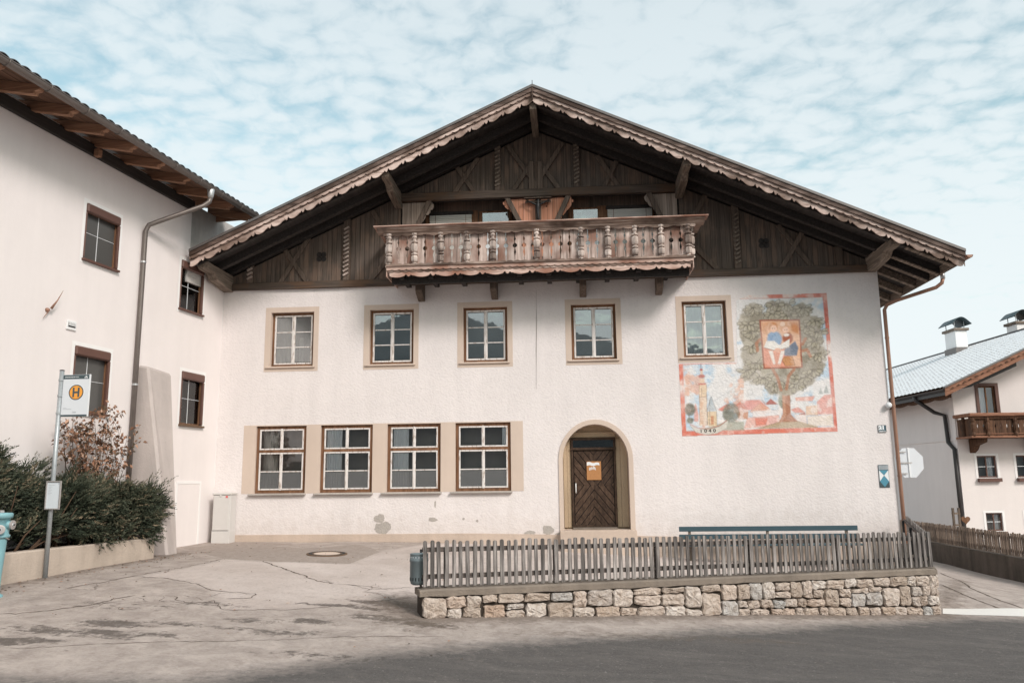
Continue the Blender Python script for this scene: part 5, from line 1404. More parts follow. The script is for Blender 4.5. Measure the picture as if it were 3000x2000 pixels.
G1 = rwin(*ZH(587, 1048), *ZH(682, 1140)); G2 = (G1[0]+dW, G1[1]+dW, G1[2], G1[3])
D1 = rwin(*ZH(545, 402), *ZH(645, 530)); D1 = (D1[0], D1[1], 2.75, D1[3])
RW = [W1, W2, G1, G2, D1]
gab_ = sheet_with_holes([(0, -3), (2*RXR, -3), (2*RXR, rz_(0)-.25), (RXR, rz_(RXR)-.25), (0, rz_(0)-.25)], [rect(*w) for w in RW], lambda a, b: (a, 0, b))
SB = sheet_with_holes(rect(0, LEN, -3, rz_(0)-.2), [rect(7.0, 7.75, -2.2, -1.0)], lambda a, b: (0, a, b))
gab_.add(SB.v, SB.f)
gab_.add([(2*RXR, 0, -3), (2*RXR, LEN, -3), (2*RXR, LEN, 5), (2*RXR, 0, 5)], [(0, 1, 2, 3)])
gab_.build('wall', M['plaster_right'], rh, recalc=False)
# string course and small corner
zc1 = R_.on_x(*ZH(300, 687), 0)[1]
MB().prism_x([(-.0, zc1+.04), (LEN, zc1+.04), (LEN, zc1-.03), (0, zc1-.03)], -.035, .0).build('string_course', M['plaster_right'], rh)
# side cellar window
sy0, sz1 = R_.on_x(*ZH(262, 1040), 0); sy1, sz0 = R_.on_x(*ZH(310, 1090), 0)
box('side_window', M['black'], rh, -.004, .02, 7.0, 7.75, -2.2, -1.0)
b1 = sheet_with_holes(rect(6.9, 7.85, -2.3, -.9), [rect(7.0, 7.75, -2.2, -1.0)], lambda a, b: (-.006, a, b)); b1.build('window_band', M['whiteband'], rh, recalc=False)
for i, (a, b, c, d) in enumerate(RW):
    if i < 4:
        b1 = sheet_with_holes(rect(a-.10, b+.10, c-.06, d+.09), [rect(a, b, c, d)], lambda p, q_: (p, -.012, q_))
        n4 = rect(a, b, c, d)
        for k in range(4):
            (p0, q0), (p1, q1) = n4[k], n4[(k+1) % 4]
            b1.add([(p0, -.012, q0), (p1, -.012, q1), (p1, .12, q1), (p0, .12, q0)], [(0, 1, 2, 3)])
        b1.build('window_band', M['whiteband'], rh, recalc=False)
    fr = MB(); bar_rect(fr, a+.003, b-.003, c+.003, d-.003, .06, .12, .055); fr.box((a+b)/2-.025, (a+b)/2+.025, .06, .11, c+.05, d-.05)
    w = fr.build('window', M['shutter'] if i < 4 else M['frame'], rh)
    box('pane', M['glass'], w, a+.05, b-.05, .085, .09, c+.05, d-.05)
    if i < 4:
        box('glazing_bar', M['white_sign'], w, a+.05, b-.05, .072, .08, (c+d)/2-.012, (c+d)/2+.012)
        box('flower_shelf' if i < 2 else 'window_sill', M['shutter'], w, a-.06, b+.08, -.17, -.02, c-.17 if i < 2 else c-.06, c-.02, .008)
    room_box(w, a+.01, b-.01, c+.01, d-.01, .13, .6)
    if i >= 2:
        curtain_mb(a+.06 if i == 4 else (a+b)/2+.03, b-.08 if i < 4 else b-.3, c+.05, d-.05, .22, 5).build('curtain', M['curtain'], w, smooth=True, recalc=False)
    elif i < 2:
        curtain_mb(b-.3, b-.08, c+.05, d-.05, .22, 2).build('curtain', M['curtain'], w, smooth=True, recalc=False)
fr = MB(); a, b, c, d = D1
fr.box(a-.12, a-.0, -.05, .06, c, d+.12); fr.box(b, b+.14, -.05, .06, c, d+.12); fr.box(a, b, -.05, .06, d, d+.12); fr.build('door_frame', M['shutter'], rh)
# roof: battens of dark tiles under thin snow
def tile_sheet(x_of, side):
    NY, NS = 66, 25
    Lx = RXR-E_X+.0
    ys = np.linspace(GY0, LEN+.8, NY*5+1); ss = np.linspace(0, 1, NS*4+1)
    S, Y = np.meshgrid(ss, ys, indexing='ij')
    X = E_X-.04+S*(Lx+.04)
    Z = E_Z+SLP*(X-E_X)
    ph = (Y-GY0)/(LEN+.8-GY0)*NY
    row = np.minimum((S*NS), NS-1e-6); fr_ = row-np.floor(row)
    off = 0.0
    Z = Z+.032*np.abs(np.sin(PI*(ph+off)))**.7+.045*(1-fr_)*(1.0)
    return X if side < 0 else 2*RXR-X, Y, Z, fr_, ph
X, Y, Z, FR_, PH = tile_sheet(None, -1)
tme2 = grid_mesh('roof_tiles', X, Y, Z, M['tile'])
bare = np.zeros(X.shape)
bare = np.maximum(bare, np.clip((FR_-.62)/.2, 0, 1)*np.clip(1.3-np.abs(((PH) % 1)-.0)*2.2, 0, 1)*.50)
bare = np.maximum(bare, 1.0*(FR_ < .03)*.45)
chx, chy = None, None
gsn = G('snow_dusted_tile', 0.75, 0.3)
nb_ = gsn.noise(1.6, 4, .6); nf = gsn.noise(9, 3, .6)
bb = gsn.math('ADD', gsn.attr('bare'), gsn.math('MULTIPLY', gsn.math('SUBTRACT', nf, .5), .55))
fac = gsn.ramp(bb, [(.30, 0.0), (.62, 1.0)])
gsn.color(gsn.mix(fac, (.83, .845, .86), gsn.mix(nb_, (.12, .11, .115), (.24, .19, .175))))
gsn.bump(nf, .3, .01)
rb_ = MB()
rb_.add([(E_X, GY0, rz_(E_X)-.03), (RXR, GY0, rz_(RXR)-.03), (RXR, LEN+.8, rz_(RXR)-.03), (E_X, LEN+.8, rz_(E_X)-.03), (E_X, GY0, rz_(E_X)-.14), (RXR, GY0, rz_(RXR)-.14), (RXR, LEN+.8, rz_(RXR)-.14), (E_X, LEN+.8, rz_(E_X)-.14)],
        [(0, 1, 2, 3), (4, 7, 6, 5), (0, 4, 5, 1), (1, 5, 6, 2), (2, 6, 7, 3), (3, 7, 4, 0)])
x2 = 2*RXR-E_X
rb_.add([(RXR, GY0, rz_(RXR)-.03), (x2, GY0, rz_(x2)-.03), (x2, LEN+.8, rz_(x2)-.03), (RXR, LEN+.8, rz_(RXR)-.03), (RXR, GY0, rz_(RXR)-.14), (x2, GY0, rz_(x2)-.14), (x2, LEN+.8, rz_(x2)-.14), (RXR, LEN+.8, rz_(RXR)-.14)],
        [(0, 1, 2, 3), (4, 7, 6, 5), (0, 4, 5, 1), (1, 5, 6, 2), (2, 6, 7, 3), (3, 7, 4, 0)])
rro = rb_.build('roof', M['rafter_dark'], rh)
# ridge strip nearly free of snow, bare patch behind the chimney
CHHX, CHHY = .33, .55
CHX = R_.on_y(2805, 1043, 9.6)[0]+CHHX; CHY = 9.6+CHHY
CHT = R_.on_y(2805, 968, 9.6)[1]
C2X = R_.on_y(2980, 969, 8.0)[0]+.33; C2Y = 8.45
C2T = R_.on_y(2980, 948, 8.0)[1]
bare = np.maximum(bare, np.clip(1-(RXR-X)/.10, 0, 1))
bare = np.maximum(bare, .9*np.exp(-(((X-CHX-1.3)/.9)**2+((Y-CHY+.1)/.75)**2)))
at = tme2.attributes.new('bare', 'FLOAT', 'POINT'); at.data.foreach_set('value', bare.astype(np.float32).ravel())
tme2.materials.clear(); tme2.materials.append(gsn.m)
tag(put('roof_tiles', tme2, rro), None, None, None, 'stuff')
rid = MB().tube([(RXR, GY0, rz_(RXR)+.02), (RXR, LEN+.8, rz_(RXR)+.02)], .10, 8).build('ridge_tiles', M['tile'], rro)
# bargeboards, eaves board, gutter and pipe
for (o0, o1, yy, m) in ((.02, -.17, GY0-.05, 'barge_right'), (-.14, -.34, GY0-.02, 'barge_right')):
    p = [(E_X-.05, rz_(E_X-.05)+o0), (RXR, rz_(RXR)+o0), (RXR, rz_(RXR)+o1), (E_X-.05, rz_(E_X-.05)+o1)]
    MB().prism(p, yy, yy+.03).build('bargeboard', M[m], rro)
n = 30
for k in range(n):
    x = E_X+.15+k*.26
    MB().prism([(x, rz_(x)-.13), (x+.10, rz_(x+.1)-.10), (x+.17, rz_(x+.17)-.16), (x+.06, rz_(x+.06)-.17)], GY0-.065, GY0-.05).build('carved_boss', M['balcony_right'], rro)
MB().prism([(E_X-.06, rz_(E_X)+.04), (RXR, rz_(RXR)+.085), (RXR, rz_(RXR)+.02), (E_X-.06, rz_(E_X)-.02)], GY0-.09, GY0+.1).build('roof_flashing', M['roofmetal'], rro)
MB().box(E_X+.02, E_X+.06, GY0+.05, LEN+.7, rz_(E_X)-.30, rz_(E_X)-.03).build('eaves_board', M['pipe_dark'], rro)
mb = MB(); yv = np.linspace(GY0+.1, LEN, 160)
mb.add([p for y in yv for p in ((E_X+.25, y, rz_(E_X)-.20), (E_X+.25, y, rz_(E_X)-.40-.06*abs(math.sin(y*2.6))))], [(2*i, 2*i+2, 2*i+3, 2*i+1) for i in range(159)])
mb.build('carved_eaves_board', M['balcony_right'], rro, recalc=False)
gm2, pr = gutter_mb(GY0+.02, LEN, E_X-.03, rz_(E_X)-.06, .09)
gu = gm2.build('gutter', M['pipe_dark'], rh, recalc=False)
p0y, p0z = R_.on_x(*ZH(222, 455), E_X-.03); p1y, p1z = R_.on_x(*ZH(378, 545), -.12); p2y, p2z = R_.on_x(*ZH(395, 690), -.12); p3y, p3z = R_.on_x(*ZH(425, 712), -.12); p4y, p4z = R_.on_x(*ZH(450, 1100), -.12)
MB().tube([(E_X-.03, p0y, rz_(E_X)-.12), (E_X-.02, p0y-.1, p0z-.18), (-.3, p1y+.5, p1z+.12), (-.12, p1y, p1z-.06), (-.10, p2y, p2z), (-.10, p3y, p3z-.1), (-.10, p3y-.02, -2.6)], .085, 8).build('downpipe', M['pipe_dark'], rh, smooth=True)
# tie under the gable corner
MB().prism([(E_X+.5, rz_(E_X+.5)-.30), (2.2, rz_(2.2)-.30), (2.2, rz_(2.2)-.55), (.2, rz_(.2)-.50)], GY0+.35, GY0+.55).build('purlin', M['pipe_dark'], rro)
for k in range(4):
    y0 = GY0+.06+k*.36
    MB().add([(E_X+.05, y0, rz_(E_X+.05)-.145), (RXR, y0, rz_(RXR)-.145), (RXR, y0+.34, rz_(RXR)-.145), (E_X+.05, y0+.34, rz_(E_X+.05)-.145)], [(0, 1, 2, 3)]).build('soffit_board', M['rafter_dark'], rro, recalc=False)
# chimneys with curved metal hoods
def chimney(x, y, hx, hy, ztop):
    zb_ = rz_(x-hx)-.2
    c = MB().box(x-hx, x+hx, y-hy, y+hy, zb_, ztop).build('chimney', M['white_fresh'], rh, bevel=.02)
    MB().box(x-hx-.10, x+hx+.10, y-hy-.10, y+hy+.10, ztop, ztop+.14).build('chimney_cap', M['concrete'], c, bevel=.02)
    MB().box(x-hx-.06, x+hx+.06, y-hy-.06, y+hy+.06, zb_, rz_(x)+.22).build('chimney_flashing', M['roofmetal'], c)
    for sx in (-1, 1):
        for sy in (-1, 1): MB().tube([(x+sx*hx*.8, y+sy*hy*.8, ztop+.14), (x+sx*hx*.8, y+sy*hy*.8, ztop+.52)], .025, 6).build('hood_leg', M['steel'], c)
    mb = MB(); L = []; n_ = 14
    for k in range(n_+1):
        t = -1+2*k/n_; xx = x+t*(hx+.22); zz = ztop+.44+.28*math.cos(t*PI*.62)
        L += [(xx, y-hy-.18, zz), (xx, y+hy+.18, zz), (xx, y-hy-.18, zz+.03), (xx, y+hy+.18, zz+.03)]
    fs = []
    for k in range(n_): a = 4*k; fs += [(a, a+4, a+5, a+1), (a+2, a+3, a+7, a+6), (a, a+2, a+6, a+4), (a+1, a+5, a+7, a+3)]
    mb.add(L, fs); mb.build('chimney_hood', M['sign_dark'], c, recalc=False, smooth=True)
chimney(CHX, CHY, CHHX, CHHY, CHT)
chimney(C2X, C2Y, .33, .45, C2T)
vy, vz_ = R_.on_x(*ZH(230, 300), 2.4)
MB().tube([(2.45, 13.6, rz_(2.45)-.1), (2.45, 13.6, rz_(2.45)+.75)], .09, 8).build('vent_pipe', M['pipe_dark'], rh)
# balcony
bx0, bz1 = R_.on_y(*ZH(512, 540), -1.15); bz0 = R_.on_y(*ZH(555, 662), -1.15)[1]
bx1 = bx0+5.5
rbal = MB().box(bx0+.05, bx1, -1.05, -.0, bz0-.02, bz0+.08).build('balcony', M['balcony_right'], rh)
MB().box(bx0-.16, bx1, -1.32, -1.02, bz1-.14, bz1).box(bx0-.16, bx0+.14, -1.02, 0, bz1-.14, bz1).build('handrail', M['barge_right'], rbal, bevel=.03)
MB().box(bx0-.06, bx1, -1.22, -1.0, bz1-.24, bz1-.142).build('rail_moulding', M['balcony_right'], rbal, bevel=.02)
bw2 = .24
for k in range(int((bx1-bx0)/bw2)):
    x = bx0+k*bw2
    MB().prism([(x+.006, bz0+.06), (x+bw2-.006, bz0+.06), (x+bw2-.006, bz0+.35), (x+bw2-.03, bz0+.45), (x+bw2-.006, bz0+.55), (x+bw2-.006, bz1-.2), (x+.006, bz1-.2), (x+.006, bz0+.55), (x+.03, bz0+.45), (x+.006, bz0+.35)], -1.13, -1.10).build('rail_board', M['balcony_right'], rbal)
for k in range(4): MB().prism_x([(-1.10+k*.27+.005, bz0+.06), (-1.10+k*.27+.26, bz0+.06), (-1.10+k*.27+.26, bz1-.2), (-1.10+k*.27+.005, bz1-.2)], bx0, bx0+.03).build('rail_board', M['balcony_right'], rbal)
pme = MB().lathe([(.06, bz0+.02), (.10, bz0+.10), (.06, bz0+.22), (.10, bz0+.34), (.10, bz0+.50), (.06, bz0+.6), (.09, bz1-.3), (.06, bz1-.15)], n=8, rot=PI/8).mesh('baluster', M['balcony_right'])
for x in (bx0+.02, bx0+.62, bx0+1.75, bx0+2.9, bx0+4.0): put('baluster', pme, rbal, loc=(x, -1.17, 0))
put('baluster', pme, rbal, loc=(bx0-.02, -.55, 0))
MB().box(bx0-.10, bx1, -1.22, -1.04, bz0-.03, bz0+.05).box(bx0-.10, bx0+.06, -1.04, 0, bz0-.03, bz0+.05).build('foot_board', M['barge_right'], rbal, bevel=.01)
MB().box(bx0+.0, bx1, -1.16, -1.08, bz0+.12, bz0+.15).build('rail_strip', M['barge_right'], rbal)
for x in (bx0+.55, bx0+2.9): MB().prism_x([(0, bz0-.62), (-.25, bz0-.5), (-.42, bz0-.3), (-.95, bz0-.2), (-1.0, bz0-.035), (0, bz0-.035)], x-.13, x+.13).build('bracket', M['balcony_right'], rbal, bevel=.02)
# eaves-side shutter at the far left edge
box('side_shutter', M['pipe_dark'], rh, -.06, -.01, 13.6, 14.4, 2.3, 3.9)

# ------------------------------------------------------------------ pickets: shared meshes
def picket_mesh(h, w=.064, t=.022, r=1.0, m='picket', seed=0):
    rr_ = random.Random(seed)
    n = 7
    top = [(w/2*math.cos(PI*i/n)*1.0, h-w*.55+w*.55*math.sin(PI*i/n)) for i in range(n+1)]
    poly = [(-w/2+rr_.uniform(-.003, .003), 0), (w/2+rr_.uniform(-.003, .003), 0)]+top
    return MB().prism(poly, -t/2, t/2).mesh('picket', M[m])

# ------------------------------------------------------------------ the dry-stone fronted retaining wall and its fence
A2, B2 = np.array(AW[:2]), np.array(BW[:2])
Lw_ = float(np.hypot(*(B2-A2))); angW = math.atan2(B2[1]-A2[1], B2[0]-A2[0])
WF = Frame(A2[0], A2[1], angW)
tl_ = WF.on_y(1232, 1727); tr_ = WF.on_y(2745, 1664)
def wtop(u): return tl_[1]+(tr_[1]-tl_[1])*u/Lw_
def wbot(u):
    p = A2+(B2-A2)*u/Lw_; return float(gz(p[0], p[1]))
sw = thing('stone_wall', 'low retaining wall faced with tan split stones along the street', 'wall', (A2[0], A2[1], 0), angW)
core = MB(); us = np.linspace(0, Lw_, 40)
L = []
for u in us: L += [(u, .03, wtop(u)-.10), (u, .03, wbot(u)-.4), (u, .42, wbot(u)-.4), (u, .42, wtop(u)-.10)]
fs = []
for i in range(39): a = 4*i; fs += [(a, a+1, a+5, a+4), (a+2, a+3, a+7, a+6), (a+3, a, a+4, a+7)]
fs += [(0, 3, 2, 1), (4*39, 4*39+1, 4*39+2, 4*39+3)]
core.add(L, fs); core.build('mortar_core', M['mortar'], sw, recalc=False)
cop = MB(); L = []
us2 = np.linspace(-.04, Lw_+.02, 60)
for i, u in enumerate(us2):
    j = .006*math.sin(i*1.7); q_ = .012 if i in (0, 59) else 0
    L += [(u, -.012+j+q_, wtop(u)-.105+j), (u, -.012+j+q_, wtop(u)-.02-q_), (u, .015, wtop(u)-q_), (u, .43, wtop(u)-q_), (u, .43, wtop(u)-.105)]
fs = []
for i in range(59):
    a = 5*i
    for k in range(5): fs.append((a+k, a+(k+1) % 5, a+5+(k+1) % 5, a+5+k))
fs += [tuple(range(5)), tuple(5*59+k for k in range(4, -1, -1))]
cop.add(L, fs); cop.build('coping', M['concrete'], sw)
def stone(poly, parent, yf, fn=None):
    """a split stone: rounded outline, uneven bulging face; poly in (u, z)"""
    c = np.mean(poly, 0); n0 = len(poly); P = []
    for i in range(n0):
        a, b = np.array(poly[i]), np.array(poly[(i+1) % n0])
        for t in (.12, .36, .64, .88): P.append(a+(b-a)*t+rng.normal(0, .0065, 2))
    P = np.array(P); n = len(P); rings = [(1.0, .05), (1.0, -.012), (.93, -.040), (.62, -.052), (.28, -.055)]
    L = []
    for s, y in rings:
        for p in P:
            q_ = c+(p-c)*s; L.append((q_[0]+rng.normal(0, .004), yf+y+(rng.normal(0, .0085) if y < -.03 else 0), q_[1]+rng.normal(0, .004)))
    L.append((c[0], yf-.052+rng.normal(0, .01), c[1]))
    fs = []
    for k in range(len(rings)-1):
        for i in range(n): fs.append((k*n+i, k*n+(i+1) % n, (k+1)*n+(i+1) % n, (k+1)*n+i))
    k = len(rings)-1
    for i in range(n): fs.append((k*n+i, k*n+(i+1) % n, len(L)-1))
    if fn: L = [fn(*p) for p in L]
    MB().add(L, fs).build('stone', M['stone'], parent, recalc=False)
def lay_stones(Ltot, top, bot, parent, yf, fn=None, ROWS=8, seed=5, size=(.17, .23)):
    r = random.Random(seed); UW = .062
    NC = int(Ltot/UW); occ = np.zeros((ROWS, NC), int)
    for c0 in range(NC):
        for r0 in range(ROWS):
            if occ[r0, c0]: continue
            u = c0*UW; rh_ = max(.03, (top(u)-bot(u))/ROWS)
            hh_ = r.choice([.15, .19, .22, .26, .32, .36]); ww_ = r.choice([.17, .22, .27, .31, .36])*(1.0 if u > Ltot*.45 else 1.3)
            nh_ = max(1, min(ROWS-r0, int(round(hh_/rh_)))); 
            if ROWS-r0-nh_ == 1 and rh_ < .08: nh_ += 1
            nw_ = max(2, int(round(ww_/UW))); nw_ = min(nw_, NC-c0)
            if NC-c0-nw_ < 2: nw_ = NC-c0
            k = 0
            while k < nh_ and not occ[r0+k, c0]: k += 1
            nh_ = k
            m_ = 0
            while m_ < nw_ and not occ[r0:r0+nh_, c0+m_].any(): m_ += 1
            nw_ = m_
            occ[r0:r0+nh_, c0:c0+nw_] = 1
            u0, u1 = c0*UW, (c0+nw_)*UW
            zf = lambda u_, row: bot(u_)+.0+(top(u_)-bot(u_))*row/ROWS
            g_ = .011
            j = lambda: r.uniform(-.022, .020)
            poly = [(u0+g_+j()*.6, zf(u0, r0)+g_+j()), (u1-g_+j()*.6, zf(u1, r0)+g_+j()), (u1-g_+j()*.6, zf(u1, r0+nh_)-g_+j()*.7), (u0+g_+j()*.6, zf(u0, r0+nh_)-g_+j()*.7)]
            cut = r.uniform(.015, .04)
            stone(poly, parent, yf, fn)
lay_stones(Lw_, lambda u: wtop(u)-.112, lambda u: wbot(u)-.03, sw, .02)
# the return of the wall, back along the side road to the house
Bw = np.array(WF.world(Lw_-.02, .0)[:2]); Hc = np.array([17.25, -.35])
angR = math.atan2(Hc[1]-Bw[1], Hc[0]-Bw[0]); LR = float(np.hypot(*(Hc-Bw)))
wr = thing('side_stone_wall', 'return of the stone wall running back to the house corner', 'wall', (Bw[0], Bw[1], 0), angR)
rtop = lambda u: wtop(Lw_)+.10*u/LR
rbot = lambda u: float(gz(Bw[0]+(Hc[0]-Bw[0])*u/LR+.1, Bw[1]+(Hc[1]-Bw[1])*u/LR))
core = MB(); L = []
us = np.linspace(.02, LR, 16)
for u in us: L += [(u, .03, rtop(u)-.10), (u, .03, rbot(u)-.4), (u, .38, rbot(u)-.4), (u, .38, rtop(u)-.10)]
fs = []
for i in range(15): a = 4*i; fs += [(a, a+1, a+5, a+4), (a+2, a+3, a+7, a+6), (a+3, a, a+4, a+7)]
core.add(L, fs); core.build('mortar_core', M['mortar'], wr, recalc=False)
MB().add([(0, -.01, rtop(0)-.104), (LR, -.01, rtop(LR)-.104), (LR, .4, rtop(LR)-.104), (.42, .4, rtop(0)-.104), (0, -.01, rtop(0)-.002), (LR, -.01, rtop(LR)-.002), (LR, .4, rtop(LR)-.002), (.42, .4, rtop(0)-.002)],
         [(0, 3, 2, 1), (4, 5, 6, 7), (0, 1, 5, 4), (1, 2, 6, 5), (2, 3, 7, 6), (3, 0, 4, 7)]).build('coping', M['concrete'], wr)
lay_stones(1.6, lambda u: rtop(u)-.112, lambda u: rbot(u)-.03, wr, .02, seed=9)

# the picket fence on the wall
pf_t = WF.on_y(1245, 1583, .10); pf_b = WF.on_y(1245, 1718, .10)
pe_t = WF.on_y(2718, 1556, .10); pe_b = WF.on_y(2720, 1655, .10)
u0, u1 = pf_t[0], pe_t[0]
h0, h1 = pf_t[1]-wtop(u0)-.02, pe_t[1]-wtop(u1)-.02
FH = (h0+h1)/2
pf = thing('picket_fence', 'weathered grey picket fence standing on the stone wall', 'fence', (A2[0], A2[1], 0), angW)
var = [picket_mesh(1.0, .057+.003*k, .022, seed=k) for k in range(4)]
NP = 86
def zlean(): return (random.uniform(-.012, .012), random.uniform(-.012, .012), random.uniform(-.04, .04))
for i in range(NP):
    u = u0+(u1-u0)*i/(NP-1); h = h0+(h1-h0)*i/(NP-1)
    o = put('picket', var[i % 4], pf, loc=(u+random.uniform(-.008, .008), .10, wtop(u)+.02+random.uniform(-.006, .006)), rot=zlean()); o.scale = (random.uniform(.93, 1.06), 1, h*random.uniform(.975, 1.018))
for fz in (.22, .80):
    MB().bar((u0-.03, .145, wtop(u0)+.02+h0*fz), (u1+.03, .145, wtop(u1)+.02+h1*fz), .045, .07).build('rail', M['picket_h'], pf, bevel=.006)
for i in range(6):
    u = u0+(u1-u0)*(3+16*i)/(NP-1)
    MB().box(u-.022, u+.022, .168, .212, wtop(u)-.005, wtop(u)+h0*.86).build('post', M['picket_h'], pf)
# side fence along the return
sf_ = thing('side_picket_fence', 'short return of grey pickets from the wall corner to the house', 'fence', (Bw[0], Bw[1], 0), angR)
NS_ = int(LR/.112)
for i in range(NS_):
    u = .12+(LR-.2)*i/(NS_-1)
    o = put('picket', var[(i*3) % 4], sf_, loc=(u, .10, rtop(u)+.02), rot=zlean()); o.scale = (1, 1, h1*random.uniform(.985, 1.012))
for fz in (.22, .80): MB().bar((.08, .145, rtop(0)+.02+h1*fz), (LR-.05, .145, rtop(LR)+.02+h1*fz), .045, .07).build('rail', M['picket_h'], sf_, bevel=.006)
for u in (.3, LR*.5, LR-.3): MB().box(u-.025, u+.025, .168, .218, rtop(u)-.005, rtop(u)+h1*.86).build('post', M['iron'], sf_)

# ------------------------------------------------------------------ fence across the side road
def fpt(px, py, y): x, z = MAIN.on_y(px, py, y); return np.array([x, y, z])
N0 = fpt(3000, 1632, 3.8); N1_ = fpt(2722, 1583, 11.0)
dF = (N0-N1_); LF = float(np.hypot(dF[0], dF[1])); angF = math.atan2(dF[1], dF[0])
ff = thing('roadside_picket_fence', 'brown picket fence on a low damp wall across the side road', 'fence', (N1_[0], N1_[1], 0), angF)
FF = Frame(N1_[0], N1_[1], angF)
ext0, ext1 = -4.5, 4.0
zfb = lambda u: N1_[2]+(N0[2]-N1_[2])*u/LF
hl0 = FF.on_y(2722, 1531)[1]-N1_[2]; hl1 = FF.on_y(3000, 1563)[1]-N0[2]
fh = (hl0+hl1)/2
varf = [picket_mesh(1.0, .075+.006*k, .022, m='picket_far', seed=10+k) for k in range(3)]
nf_ = int((LF+ext1-ext0)/.135)
for i in range(nf_):
    u = ext0+(LF+ext1-ext0)*i/(nf_-1)
    o = put('picket', varf[i % 3], ff, loc=(u, 0, zfb(u)), rot=zlean()); o.scale = (1, 1, fh*random.uniform(.96, 1.03))
for fz in (.2, .78): MB().bar((ext0, .05, zfb(ext0)+fh*fz), (LF+ext1, .05, zfb(LF+ext1)+fh*fz), .05, .08).build('rail', M['picket_h'], ff)
for i in range(7):
    u = ext0+.2+(LF+ext1-ext0-.4)*i/6; MB().box(u-.05, u+.05, .08, .18, zfb(u)-.3, zfb(u)+fh*.9).build('post', M['picket_h'], ff)
lw = thing('low_wall', 'dark damp low concrete wall under the brown roadside fence', 'wall', (N1_[0], N1_[1], 0), angF)
L = []
for u in np.linspace(ext0, LF+ext1, 20): L += [(u, -.12, zfb(u)-.03), (u, -.12, -3.2), (u, .2, -3.2), (u, .2, zfb(u)-.03)]
fs = []
for i in range(19): a = 4*i; fs += [(a, a+1, a+5, a+4), (a+2, a+3, a+7, a+6), (a+3, a, a+4, a+7)]
MB().add(L, fs).build('wall_body', M['lowwall'], lw, recalc=False)

# ------------------------------------------------------------------ planter at the left house
pw_ = thing('planter_wall', 'low stained plaster planter wall under the junipers', 'planter', LEFT.world(1.2, -8.5, -.3), -TH)
offp = 1.2
tp0 = LEFT.on_x(0, 1622, offp); tp1 = LEFT.on_x(446, 1575, offp)
def ptop(t): return tp1[1]+(tp0[1]-tp1[1])*(t-tp1[0])/(tp0[0]-tp1[0])
L = []
tt = np.linspace(-13, -4.05, 24)
for i, t in enumerate(tt):
    L += [(-.02, t+8.5, ptop(t)+.3), (.0, t+8.5, ptop(t)-.02+.3), (.0, t+8.5, -.6), (-.22, t+8.5, -.6), (-.22, t+8.5, ptop(t)+.3)]
fs = []
for i in range(23):
    a = 5*i
    for k in range(5): fs.append((a+k, a+(k+1) % 5, a+5+(k+1) % 5, a+5+k))
fs += [tuple(range(5)), tuple(5*23+k for k in range(4, -1, -1))]
MB().add(L, fs).build('wall_body', M['planter'], pw_)
MB().add([(-.2, -4.5, ptop(-13)+.22), (-.2, 4.4, ptop(-4.1)+.22), (-1.25, 4.4, ptop(-4.1)+.26), (-1.25, -4.5, ptop(-13)+.26)], [(0, 1, 2, 3)]).build('soil', M['soil'], pw_, recalc=False)

